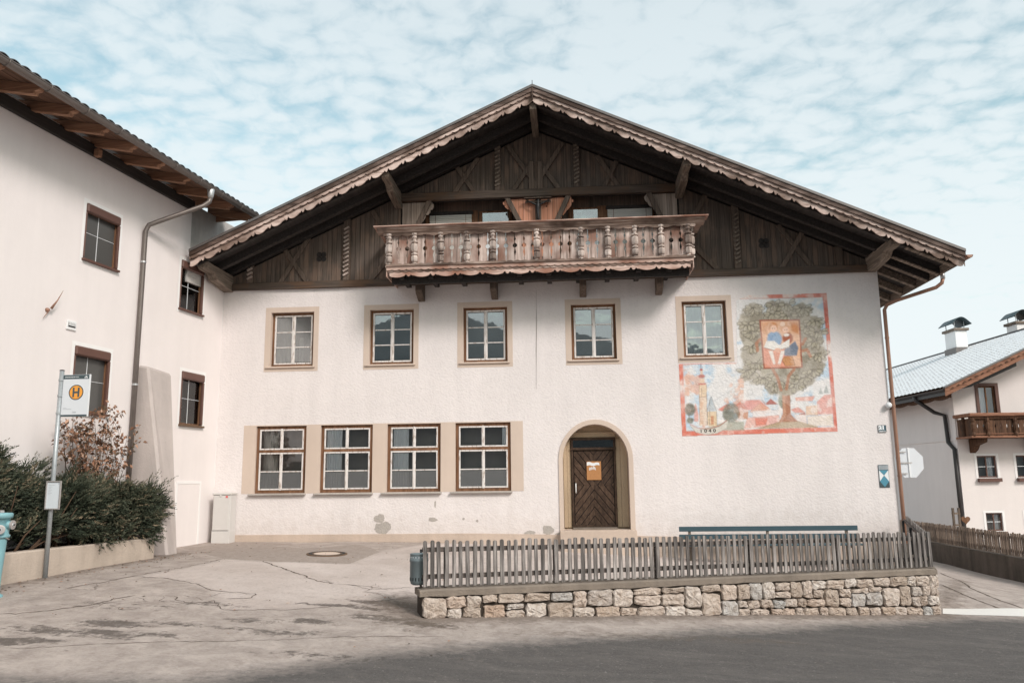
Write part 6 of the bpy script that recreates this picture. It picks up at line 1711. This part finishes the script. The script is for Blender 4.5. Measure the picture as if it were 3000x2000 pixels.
# junipers: thousands of small scale-leaf shoots
def spray_field(name, label, envs, n, up, seed, lean=(0.25, 0.05), size=(.12, .24)):
    """envs: ellipsoids (centre, radii) in left-house coordinates"""
    r = np.random.default_rng(seed)
    vols = np.array([e[1][0]*e[1][1]*e[1][2] for e in envs])**.7; vols /= vols.sum()
    V_, F_, S_ = [], [], []
    vi = 0
    # lumps: each envelope carries overlapping tufts that shoot outwards
    tufts = []
    for k in range(int(n/58)):
        c, R0 = envs[r.choice(len(envs), p=vols)]
        d = r.normal(size=3); d /= np.linalg.norm(d)
        if d[2] < -.35: d[2] *= -.7
        tufts.append((np.array(c)+np.array(R0)*d*r.uniform(.55, .88), r.uniform(.17, .33), d, r.normal(0, .12)))
    def shoot(p, dirn, Ls, sh, m_, wid):
        nonlocal vi
        tip = p+dirn*Ls
        if tip[1] > -3.25: return
        if max(p[0], tip[0]) > (1.10 if -7.9 < tip[1] < -6.3 else 1.42): return
        side = np.cross(dirn, [0, 0, 1.0]); side /= np.linalg.norm(side)+1e-6; nn_ = np.cross(side, dirn)
        for k in range(m_):
            t = k/(m_-1)
            b = p+dirn*Ls*t+np.array([0, 0, -.12*Ls*t*t])
            a = r.uniform(0, 2*PI); sd_ = side*math.cos(a)+nn_*math.sin(a)
            bl = min(Ls, .26)*(.40*(1-t)+.10); dv = dirn*.80+sd_*.60; e = b+dv*bl
            w = np.cross(dv, r.normal(size=3)); w = w/(np.linalg.norm(w)+1e-6)*wid*r.uniform(.6, 1.2)
            V_.extend([b-w, b+w, e]); F_.append((vi, vi+1, vi+2)); vi += 3
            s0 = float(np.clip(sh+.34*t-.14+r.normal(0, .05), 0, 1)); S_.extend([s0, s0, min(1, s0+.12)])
    for i in range(int(n*1.3)):
        tc_, tr, td, tsh = tufts[r.integers(len(tufts))]
        d = r.normal(size=3); d /= np.linalg.norm(d)
        rad = r.uniform(.3, 1.0)**.5
        p = tc_+d*tr*rad*.8
        dirn = d*.55+td*np.array([1, 1, .5])*.6+np.array([lean[0], lean[1], up])+r.normal(0, .22, 3); dirn /= np.linalg.norm(dirn)
        sh = .17+tsh+.46*max(0, rad-.5)*r.uniform(.3, 1.3)+.20*max(0, d[2])*r.uniform(.2, 1.4)  # outward and upward shoots paler, top highlights put into the colour
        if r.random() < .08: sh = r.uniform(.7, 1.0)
        shoot(p, dirn, r.uniform(*size), sh, 10, .0135)
    for i in range(int(n*.075)):       # long arching leaders that break the outline
        tc_, tr, td, tsh = tufts[r.integers(len(tufts))]
        if td[2] < -.1 and r.random() < .6: continue
        dirn = td*np.array([.8, .8, .5])+np.array([lean[0], lean[1], up])*1.3+r.normal(0, .18, 3); dirn /= np.linalg.norm(dirn)
        shoot(tc_+td*tr*.5, dirn, r.uniform(.30, .62), .34+tsh+r.uniform(0, .3), 22, .010)
    me = bpy.data.meshes.new('foliage'); me.from_pydata(np.array(V_).tolist(), [], F_)
    at_ = me.attributes.new('shade', 'FLOAT', 'POINT'); at_.data.foreach_set('value', np.array(S_, np.float32))
    me.materials.append(M['juniper'])
    base = envs[0][0]
    wl0 = LEFT.world(base[0], base[1], .05)
    th2 = thing(name, label, 'shrub', wl0, -TH, 'junipers in the planter')
    me.transform(Matrix.Translation((-base[0], -base[1], -.05)))
    put('foliage', me, th2)
    tw = MB()
    for k in range(26):
        c, R0 = envs[k % len(envs)]
        a = r.uniform(0, 2*PI); q = np.array(c)+np.array(R0)*np.array([math.cos(a)*.75, math.sin(a)*.75, r.uniform(-.2, .8)])
        s0 = np.array([c[0]+r.normal(0, .08), c[1]+r.normal(0, .15), .02])-np.array([base[0], base[1], .05])
        q = q-np.array([base[0], base[1], .05])
        tw.tube([s0, (s0+q)/2+np.array([0, 0, .08]), q], [.022, .014, .005], 5)
    tw.build('branches', M['twig'], th2, smooth=True)
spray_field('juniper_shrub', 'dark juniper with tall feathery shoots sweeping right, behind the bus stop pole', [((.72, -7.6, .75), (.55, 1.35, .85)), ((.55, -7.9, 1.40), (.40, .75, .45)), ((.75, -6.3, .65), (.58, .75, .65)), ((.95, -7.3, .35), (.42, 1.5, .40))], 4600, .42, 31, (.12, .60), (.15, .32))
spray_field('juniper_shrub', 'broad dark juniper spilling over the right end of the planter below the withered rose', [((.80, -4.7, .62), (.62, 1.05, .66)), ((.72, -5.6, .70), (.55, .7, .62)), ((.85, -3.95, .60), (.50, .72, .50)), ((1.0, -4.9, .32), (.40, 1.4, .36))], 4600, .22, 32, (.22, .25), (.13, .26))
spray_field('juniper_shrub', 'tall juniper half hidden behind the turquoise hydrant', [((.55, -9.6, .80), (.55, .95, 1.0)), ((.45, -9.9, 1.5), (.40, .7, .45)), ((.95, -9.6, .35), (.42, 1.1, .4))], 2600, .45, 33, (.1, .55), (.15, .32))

# withered rose on thin canes
def rose():
    r = np.random.default_rng(4)
    b = np.array([.30, -4.9, .1]); th2 = thing('rose_bush', 'tall thin rose bush with withered brown leaves above the juniper', 'shrub', LEFT.world(b[0], b[1], .1), -TH)
    st = MB(); V_, F_, S_ = [], [], []; vi = 0
    def leaf(p, s, sh):
        nonlocal vi
        a = r.normal(size=3); a /= np.linalg.norm(a); c = np.cross(a, r.normal(size=3)); c /= np.linalg.norm(c); n_ = np.cross(a, c)
        droop = np.array([0, 0, -.3*s])
        q = [p, p+a*s*.45+c*s*.30+n_*s*.12, p+a*s+droop, p+a*s*.45-c*s*.30+n_*s*.12]
        V_.extend(q); F_.append((vi, vi+1, vi+2, vi+3)); S_.extend([sh]*4); vi += 4
    for k in range(30):
        t0 = r.uniform(-1.25, .95); x0 = r.uniform(-.1, .25)
        hgt_ = 2.35-.5*abs(t0+.15)+r.normal(0, .22)
        p0 = np.array([x0, t0*.55, 0]); lean_ = np.array([r.normal(.08, .08), (t0-(-.05))*.28+r.normal(.02, .16), 0])
        pts = [p0+np.array([0, 0, hgt_*q])+lean_*q**1.6+np.array([r.normal(0, .015), r.normal(0, .025), 0])*q for q in np.linspace(0, 1, 8)]
        st.tube(pts, [.009*(1-q*.6) for q in np.linspace(0, 1, 8)], 5)
        for _ in range(7):
            i = r.integers(2, 8); bp_ = pts[min(i, 7)]
            d = np.array([r.normal(.1, .3), r.normal(0, .6), r.uniform(.1, .8)]); d = d/np.linalg.norm(d)*r.uniform(.12, .34)
            st.tube([bp_, bp_+d*.6+np.array([0, 0, .02]), bp_+d], [.0045, .0035, .002], 4)
            for _ in range(8): leaf(bp_+d*r.uniform(.3, 1.05)+r.normal(0, .03, 3), r.uniform(.055, .115), float(np.clip(r.beta(2, 2), 0, 1)))
        for _ in range(18):
            i = r.integers(2, 8); leaf(pts[i]+r.normal(0, .05, 3), r.uniform(.05, .105), float(np.clip(r.beta(2, 2.2), 0, 1)))
    st.build('canes', M['twig'], th2, smooth=True)
    me = bpy.data.meshes.new('leaves'); me.from_pydata([tuple(map(float, v)) for v in V_], [], F_)
    at_ = me.attributes.new('shade', 'FLOAT', 'POINT'); at_.data.foreach_set('value', np.array(S_, np.float32)); me.materials.append(M['rose_leaf'])
    tag(put('leaves', me, th2), None, None, None, 'stuff')
rose()

# ------------------------------------------------------------------ bus stop pole
sx, sy, sz_ = gp(132, 1690)
SF = Frame(sx, sy, 0)
bs = thing('bus_stop_sign', 'galvanised bus stop pole with amber H sign and small timetable case', 'bus stop', (sx, sy, sz_))
topz = MAIN.on_y(189, 1086, sy)[1]-sz_
MB().tube([(0, 0, -.05), (0, 0, topz)], .038, 14).build('pole', M['steel'], bs, smooth=True)
MB().lathe([(.041, topz), (.041, topz+.012), (.02, topz+.02)], (0, 0, 0), 14).build('pole_cap', M['iron'], bs, smooth=True)
def sp_(px, py, y=sy-.0): x, z = MAIN.on_y(px, py, y); return x-sx, z-sz_
px0, pz1 = sp_(193, 1098); px1, pz0 = sp_(262, 1219)
px0 = .045; px1 = sp_(264.5, 1100)[0]
bx = box('sign_plate', M['sign_white'], bs, px0, px1, -.012, .012, pz0, pz1, .002)
hw = (px1-px0)/2; cxp = (px0+px1)/2; czp = (pz0+pz1)/2; hp = pz1-pz0
box('top_band', M['sign_dark'], bx, px0+.001, px1-.008, -.0145, -.0125, pz1-hp*.105, pz1-.004)
box('bottom_band', M['sign_dark'], bx, px0+.001, px1-.004, -.0145, -.0125, pz0+.001, pz0+hp*.045)
box('rim', M['white_sign'], bx, px1, px1+.012, -.014, .014, pz0, pz1+.002)
zci = pz1-hp*.425
def disc(name, r, y0, y1, m): return MB().lathe([(r, y0), (r, y1)], (cxp+.012, 0, zci), 40, 'y').build(name, m, bx)
disc('disc_halo', .145, -.0136, -.0125, M['white_sign']); disc('disc_ring', .135, -.0150, -.0137, M['sign_dark']); disc('disc_face', .116, -.0164, -.0151, M['sign_amber'])
hl_ = MB(); xl = cxp+.012
hl_.box(xl-.062, xl-.030, -.0178, -.0165, zci-.083, zci+.083); hl_.box(xl+.030, xl+.062, -.0178, -.0165, zci-.083, zci+.083); hl_.box(xl-.030, xl+.030, -.0178, -.0165, zci-.016, zci+.016)
hl_.build('lettering', M['sign_dark'], bx)
text_mesh('lettering', 'VERKEHRSVERBUND TIROL', .021, M['white_sign'], bx, (px0+.155, -.0148, pz1-hp*.058), (PI/2, 0, 0), .0004, .0006)
lg2 = MB(); xq, zq = px1-.062, pz1-hp*.066
for k in (-1, 0, 1): lg2.prism([(xq+k*.022-.010, zq+.004), (xq+k*.022+.010, zq+.004), (xq+k*.022+.002, zq-.018), (xq+k*.022-.003, zq-.018)], -.0152, -.0146)
lg2.prism([(xq-.016, zq+.008), (xq-.003, zq+.026), (xq+.016, zq+.014), (xq+.022, zq+.008)], -.0152, -.0146); lg2.build('emblem', M['white_sign'], bx)
tlm = MB()
for k, (w_, z) in enumerate(((.065, .20), (.155, .175))): tlm.box(px0+.03, px0+.03+w_, -.0135, -.0125, pz0+z*hp/.62*.62, pz0+z*hp/.62*.62+.006)
tlm.build('text_line', M['print_grey'], bx)
text_mesh('lettering', 'ÖBB', .036, M['print_grey'], bx, (cxp+.0, -.0132, pz0+hp*.10), (PI/2, 0, 0), .0004, .001)
for z in (pz1-.09, czp, pz0+.06): MB().lathe([(.046, z-.018), (.046, z+.018)], (0, 0, 0), 14).build('clamp', M['steel'], bs)
tx0, tz1 = sp_(150, 1408, sy-.05); tx1, tz0 = sp_(183, 1492, sy-.05)
tx0 = -.075; tx1 = tx0+1.0*(sp_(194, 1408, sy-.05)[0]-sp_(150, 1408, sy-.05)[0])
cs = MB(); bar_rect(cs, tx0, tx1, tz0, tz1, -.075, -.045, .022)
tt_ = cs.build('timetable_case', M['alu'], bs, bevel=.004)
box('case_back', M['navy'], tt_, tx0-.002, tx1-.01, -.044, -.036, tz0+.002, tz1-.002)
box('paper', M['paper'], tt_, tx0+.023, tx1-.023, -.060, -.056, tz0+.023, tz1-.023)
tl2 = MB()
for k in range(7): tl2.box(tx0+.04, tx0+.04+(.11 if k == 0 else .05+.02*(k % 2)), -.0615, -.0605, tz1-.075-k*.026, tz1-.070-k*.026)
tl2.box(tx1-.06, tx1-.032, -.0615, -.0605, tz1-.052, tz1-.044); tl2.build('text_line', M['print_grey'], tt_)
# wall shadows and dirt at the foot
# ------------------------------------------------------------------ turquoise hydrant at the picture edge
hx_, hy_ = MAIN.on_y(-2, 1560, -8.75)[0], -8.75
hz_ = float(gz(hx_, hy_))
hyd = thing('fire_hydrant', 'turquoise fire hydrant with silver couplings in front of the planter', 'hydrant', (hx_, hy_, hz_))
ht = MAIN.on_y(4, 1502, hy_)[1]-hz_
MB().lathe([(.12, -.05), (.12, .02), (.072, .05), (.080, .3), (.115, ht-.30), (.118, ht-.28)], n=20).build('body', M['hydrant'], hyd, smooth=True)
MB().lathe([(.14, ht-.36), (.145, ht-.345), (.145, ht-.325), (.125, ht-.31), (.128, ht-.08), (.16, ht-.075), (.165, ht-.02), (.15, ht+.0), (.05, ht+.005)], n=20).build('head', M['hydrant'], hyd, smooth=True)
MB().lathe([(.045, ht+.004), (.045, ht+.035), (.038, ht+.04)], n=6).build('nut', M['alu'], hyd)
for a, zz in ((math.radians(-52), ht-.235), (math.radians(5), ht-.175), (math.radians(200), ht-.20)):
    d = Vector((math.cos(a), math.sin(a), 0))
    p = Vector((0, 0, zz))
    MB().tube([p+d*.09, p+d*.165], [.058, .055], 16).build('outlet', M['hydrant'], hyd, smooth=True)
    cpl = MB().tube([p+d*.160, p+d*.172, p+d*.174, p+d*.198, p+d*.20], [.052, .066, .068, .068, .052], 18).build('coupling', M['alu'], hyd)
    MB().tube([p+d*.20, p+d*.208], [.034, .03], 14).build('coupling_cap', M['zinc'], cpl); MB().tube([p+d*.205, p+d*.222], .012, 8).build('plug', M['iron'], cpl)
ch = MB(); ch.tube([(.13*math.cos(a), .13*math.sin(a), ht-.37-.02*math.sin(a*3)) for a in np.linspace(-2.4, .6, 14)], .009, 5); ch.build('chain', M['alu'], hyd)

# ------------------------------------------------------------------ grey street cabinet in the corner
cx1, cz1 = MAIN.on_y(625, 1443, -.42); cx2, _ = MAIN.on_y(676, 1443, -.42)
cbx = thing('street_cabinet', 'pale grey cable cabinet with a small red sticker in the wall corner', 'cabinet', ((cx1+cx2)/2, -.22, -.265))
hw = (cx2-cx1)/2; hc = cz1+.265
box('body', M['cabinet'], cbx, -hw, hw, -.19, .17, .02, hc-.05, .012)
box('plinth', M['cabinet'], cbx, -hw-.005, hw+.005, -.195, .175, -.08, .30, .006)
box('lid', M['cabinet'], cbx, -hw-.02, hw+.02, -.215, .185, hc-.055, hc, .012)
dr = box('door', M['cabinet'], cbx, -hw+.018, hw-.03, -.200, -.188, .315, hc-.065, .005)
MB().lathe([(.028, -.19), (.028, -.212), (.02, -.216)], (-.03, 0, hc-.075), 12, 'y').build('lock', M['cabinet'], dr)
box('gap', M['iron'], cbx, -hw+.01, hw-.02, -.1965, -.1945, .300, .306)
box('gap', M['iron'], cbx, -hw+.01, hw-.02, -.1945, -.191, hc-.062, hc-.054)
box('sticker', M['red'], dr, hw-.125, hw-.07, -.2035, -.2005, hc-.135, hc-.08); box('sticker_text', M['white_sign'], dr, hw-.12, hw-.075, -.2045, -.2036, hc-.130, hc-.120)

# ------------------------------------------------------------------ litter bin behind the fence end, bench, manhole, road sign, bird
bxp, byp = WF.world(*(WF.on_y(1229, 1665, .30)[0], .34))[:2]
zb0 = WF.on_y(1210, 1712, .34)[1]; zb1 = WF.on_y(1210, 1621, .34)[1]
lb = thing('litter_bin', 'blue grey perforated litter bin hung behind the fence end', 'litter bin', (bxp, byp, zb0))
hb = zb1-zb0
MB().lathe([(.10, .0), (.125, .015), (.135, .05), (.14, .06), (.14, hb-.12), (.146, hb-.115), (.146, hb-.08), (.14, hb-.075), (.14, hb-.01), (.147, hb), (.13, hb), (.125, hb-.03)], n=24).build('shell', M['bin'], lb, smooth=True)
for row, (zz, cnt, hh2) in enumerate(((hb-.05, 18, .014), (.09, 18, .05))):
    for k in range(cnt):
        a = 2*PI*k/cnt; d = Vector((math.cos(a), math.sin(a), 0)); p = d*.1405; 
        MB().bar((p.x, p.y, zz-hh2/2), (p.x, p.y, zz+hh2/2), .014, .004, d).build('slot', M['sign_white'] if row == 0 else M['black'], lb)
MB().tube([(.0, .13, hb*.2), (0, .16, hb*.2), (0, .16, hb+.05), (0, .16, -(zb0-float(gz(bxp, byp+.16)))-.05)], .02, 8).build('bracket', M['iron'], lb)

bnx0 = MAIN.on_y(1989, 1545, -.50)[0]; bnx1 = MAIN.on_y(2512, 1545, -.50)[0]
bzt = MAIN.on_y(2250, 1540, -.50)[1]; bzb = bzt-.115
bnc = thing('long_bench', 'long blue green slatted bench against the house behind the fence', 'bench', ((bnx0+bnx1)/2, -.5, bzt-.86))
bl_ = (bnx1-bnx0)/2; bo = .86
for (dy, z0_, z1_) in ((.0, bo-.115, bo), (.03, bo-.30, bo-.185)): box('back_slat', M['bench'], bnc, -bl_, bl_, dy-.018, dy+.018, z0_, z1_, .006)
for dy in (-.10, -.23, -.36): box('seat_slat', M['bench'], bnc, -bl_, bl_, dy-.055, dy+.055, .43, .465, .006)
for x in (-bl_+.25, 0, bl_-.25):
    lgm = MB(); lgm.bar((x, .05, -.12), (x, .035, bo-.02), .06, .05, (0, 1, 0)); lgm.bar((x, -.40, -.12), (x, -.40, .43), .06, .05, (0, 1, 0)); lgm.bar((x, .04, .40), (x, -.42, .40), .06, .05)
    lgm.build('leg_frame', M['concrete'], bnc)

mx_, my_, mz_ = gp(958, 1622)
mh = thing('manhole_cover', 'round concrete filled manhole cover with rusty iron ring in the yard', 'manhole', (mx_, my_, mz_))
nx_, ny_ = float(gz(mx_+.3, my_)-gz(mx_-.3, my_))/.6, float(gz(mx_, my_+.3)-gz(mx_, my_-.3))/.6
mh.rotation_euler = (math.atan(ny_), -math.atan(nx_), 0)
MB().lathe([(.43, -.03), (.43, .012), (.405, .016), (.285, .016), (.28, .010), (.28, -.03)], n=40).build('ring', M['rust'], mh)
for k in range(36):
    a = 2*PI*k/36; MB().bar((.315*math.cos(a), .315*math.sin(a), .0175), (.39*math.cos(a), .39*math.sin(a), .0175), .026, .006).build('tread', M['iron'], mh)
MB().lathe([(.279, -.02), (.279, .012), (.26, .014)], n=40).build('concrete_fill', M['surround'], mh)

ssy = 1.6
scx, scz = MAIN.on_y(2664, 1355, ssy)
ss = thing('stop_sign', 'grey back of an octagonal road sign behind the house corner', 'road sign', (scx-.28, ssy, float(gz(scx, ssy))))
gz_s = float(gz(scx, ssy)); ro = (MAIN.on_y(2664, 1312, ssy)[1]-scz)/math.cos(PI/8)
oc = [(.28+ro*.93*math.cos(PI/8+k*PI/4), scz-gz_s+ro*math.sin(PI/8+k*PI/4)) for k in range(8)]
pl_ = MB().prism(oc, .0, .02).build('plate', M['sign_white'], ss)
MB().box(.255, .29, -.03, -.001, scz-gz_s-ro*.9, scz-gz_s+ro*.95).build('rail', M['white_sign'], ss)
for dz in (-.28, .0, .28): MB().box(-.05, .34 if dz == 0 else .2, -.035, -.031, scz-gz_s+dz-.015, scz-gz_s+dz+.015).build('clamp', M['alu'], ss)
MB().tube([(.0, -.05, -.1), (.0, -.05, scz-gz_s+ro)], .032, 10).build('pole', M['steel'], ss)

bX, bZ = MAIN.on_y(2703, 681, -1.0)
bX = MAIN.on_y(2703, 681, -1.4)[0]
brd = thing('bird', 'small black bird perched on the right roof slope', 'bird', (bX, -1.4, zt(bX)+.045))
MB().tube([(-.10, 0, .03), (-.05, 0, .055), (.0, 0, .08), (.05, 0, .10), (.075, 0, .125), (.095, 0, .13), (.115, 0, .128)], [.006, .022, .036, .032, .025, .016, .003], 10).build('body', M['bird'], brd, smooth=True)
MB().tube([(.0, .012, .05), (.0, .012, -.005)], .004, 5).build('leg', M['bird'], brd); MB().tube([(.0, -.012, .05), (.0, -.012, -.005)], .004, 5).build('leg', M['bird'], brd)

# ------------------------------------------------------------------ garden bits behind the roadside fence
tx_, tz_ = MAIN.on_y(2798, 1560, 13.2)
gzz = float(gz(tx_, 13.2))
tr_ = thing('garden_trellis', 'small weathered wooden trellis standing by the far house corner', 'trellis', (tx_, 13.2, gzz))
up_z = MAIN.on_y(2795, 1487, 13.2)[1]-gzz
for x in (0, .22): MB().box(x-.035, x+.035, -.04, .04, -.1, up_z).build('upright', M['picket_far'], tr_)
for k in range(4): MB().box(-.05, .27, -.03, .03, up_z-.25-k*.45, up_z-.18-k*.45).build('crossbar', M['picket_far'], tr_)
hxp, hzp = MAIN.on_y(2829, 1522, 12.6)
hr = thing('wooden_heart', 'brown wooden heart ornament above the roadside fence', 'ornament', (hxp, 12.6, float(gz(hxp, 12.6))))
zz = hzp-float(gz(hxp, 12.6))
hpts = []
for k in range(28):
    t = 2*PI*k/28; hpts.append((.0105*16*math.sin(t)**3, zz+.0105*(13*math.cos(t)-5*math.cos(2*t)-2*math.cos(3*t)-math.cos(4*t))))
MB().prism(hpts, -.02, .02).build('heart', M['frame'], hr)
MB().tube([(0, .03, -.1), (0, .03, zz)], .02, 6).build('stake', M['picket_far'], hr)

# fallen leaves and grit blown along the planter and across the yard
r = np.random.default_rng(77); V_, F_, S_ = [], [], []
for k in range(260):
    if k < 150:
        t = r.uniform(-9.5, -2.6); x, y, _ = LEFT.world(1.28+abs(r.normal(0, .35)), t)
    else: x, y = r.uniform(0, 8), r.uniform(-10.5, -.4)
    z = float(gz(x, y))+.012; s = r.uniform(.014, .034); a = r.uniform(0, PI)
    c_, s_ = math.cos(a)*s, math.sin(a)*s; i = len(V_)
    V_ += [(x-c_, y-s_, z), (x+s_*.5, y-c_*.5, z+.006), (x+c_, y+s_, z+.002), (x-s_*.5, y+c_*.5, z+.010)]; F_.append((i, i+1, i+2, i+3)); S_ += [float(r.beta(1.2, 3))]*4
me = bpy.data.meshes.new('leaf_litter'); me.from_pydata(V_, [], F_)
at_ = me.attributes.new('shade', 'FLOAT', 'POINT'); at_.data.foreach_set('value', np.array(S_, np.float32)); me.materials.append(M['rose_leaf'])
tag(put('leaf_litter', me), 'scattered dry leaves lying on the yard', None, None, 'stuff')
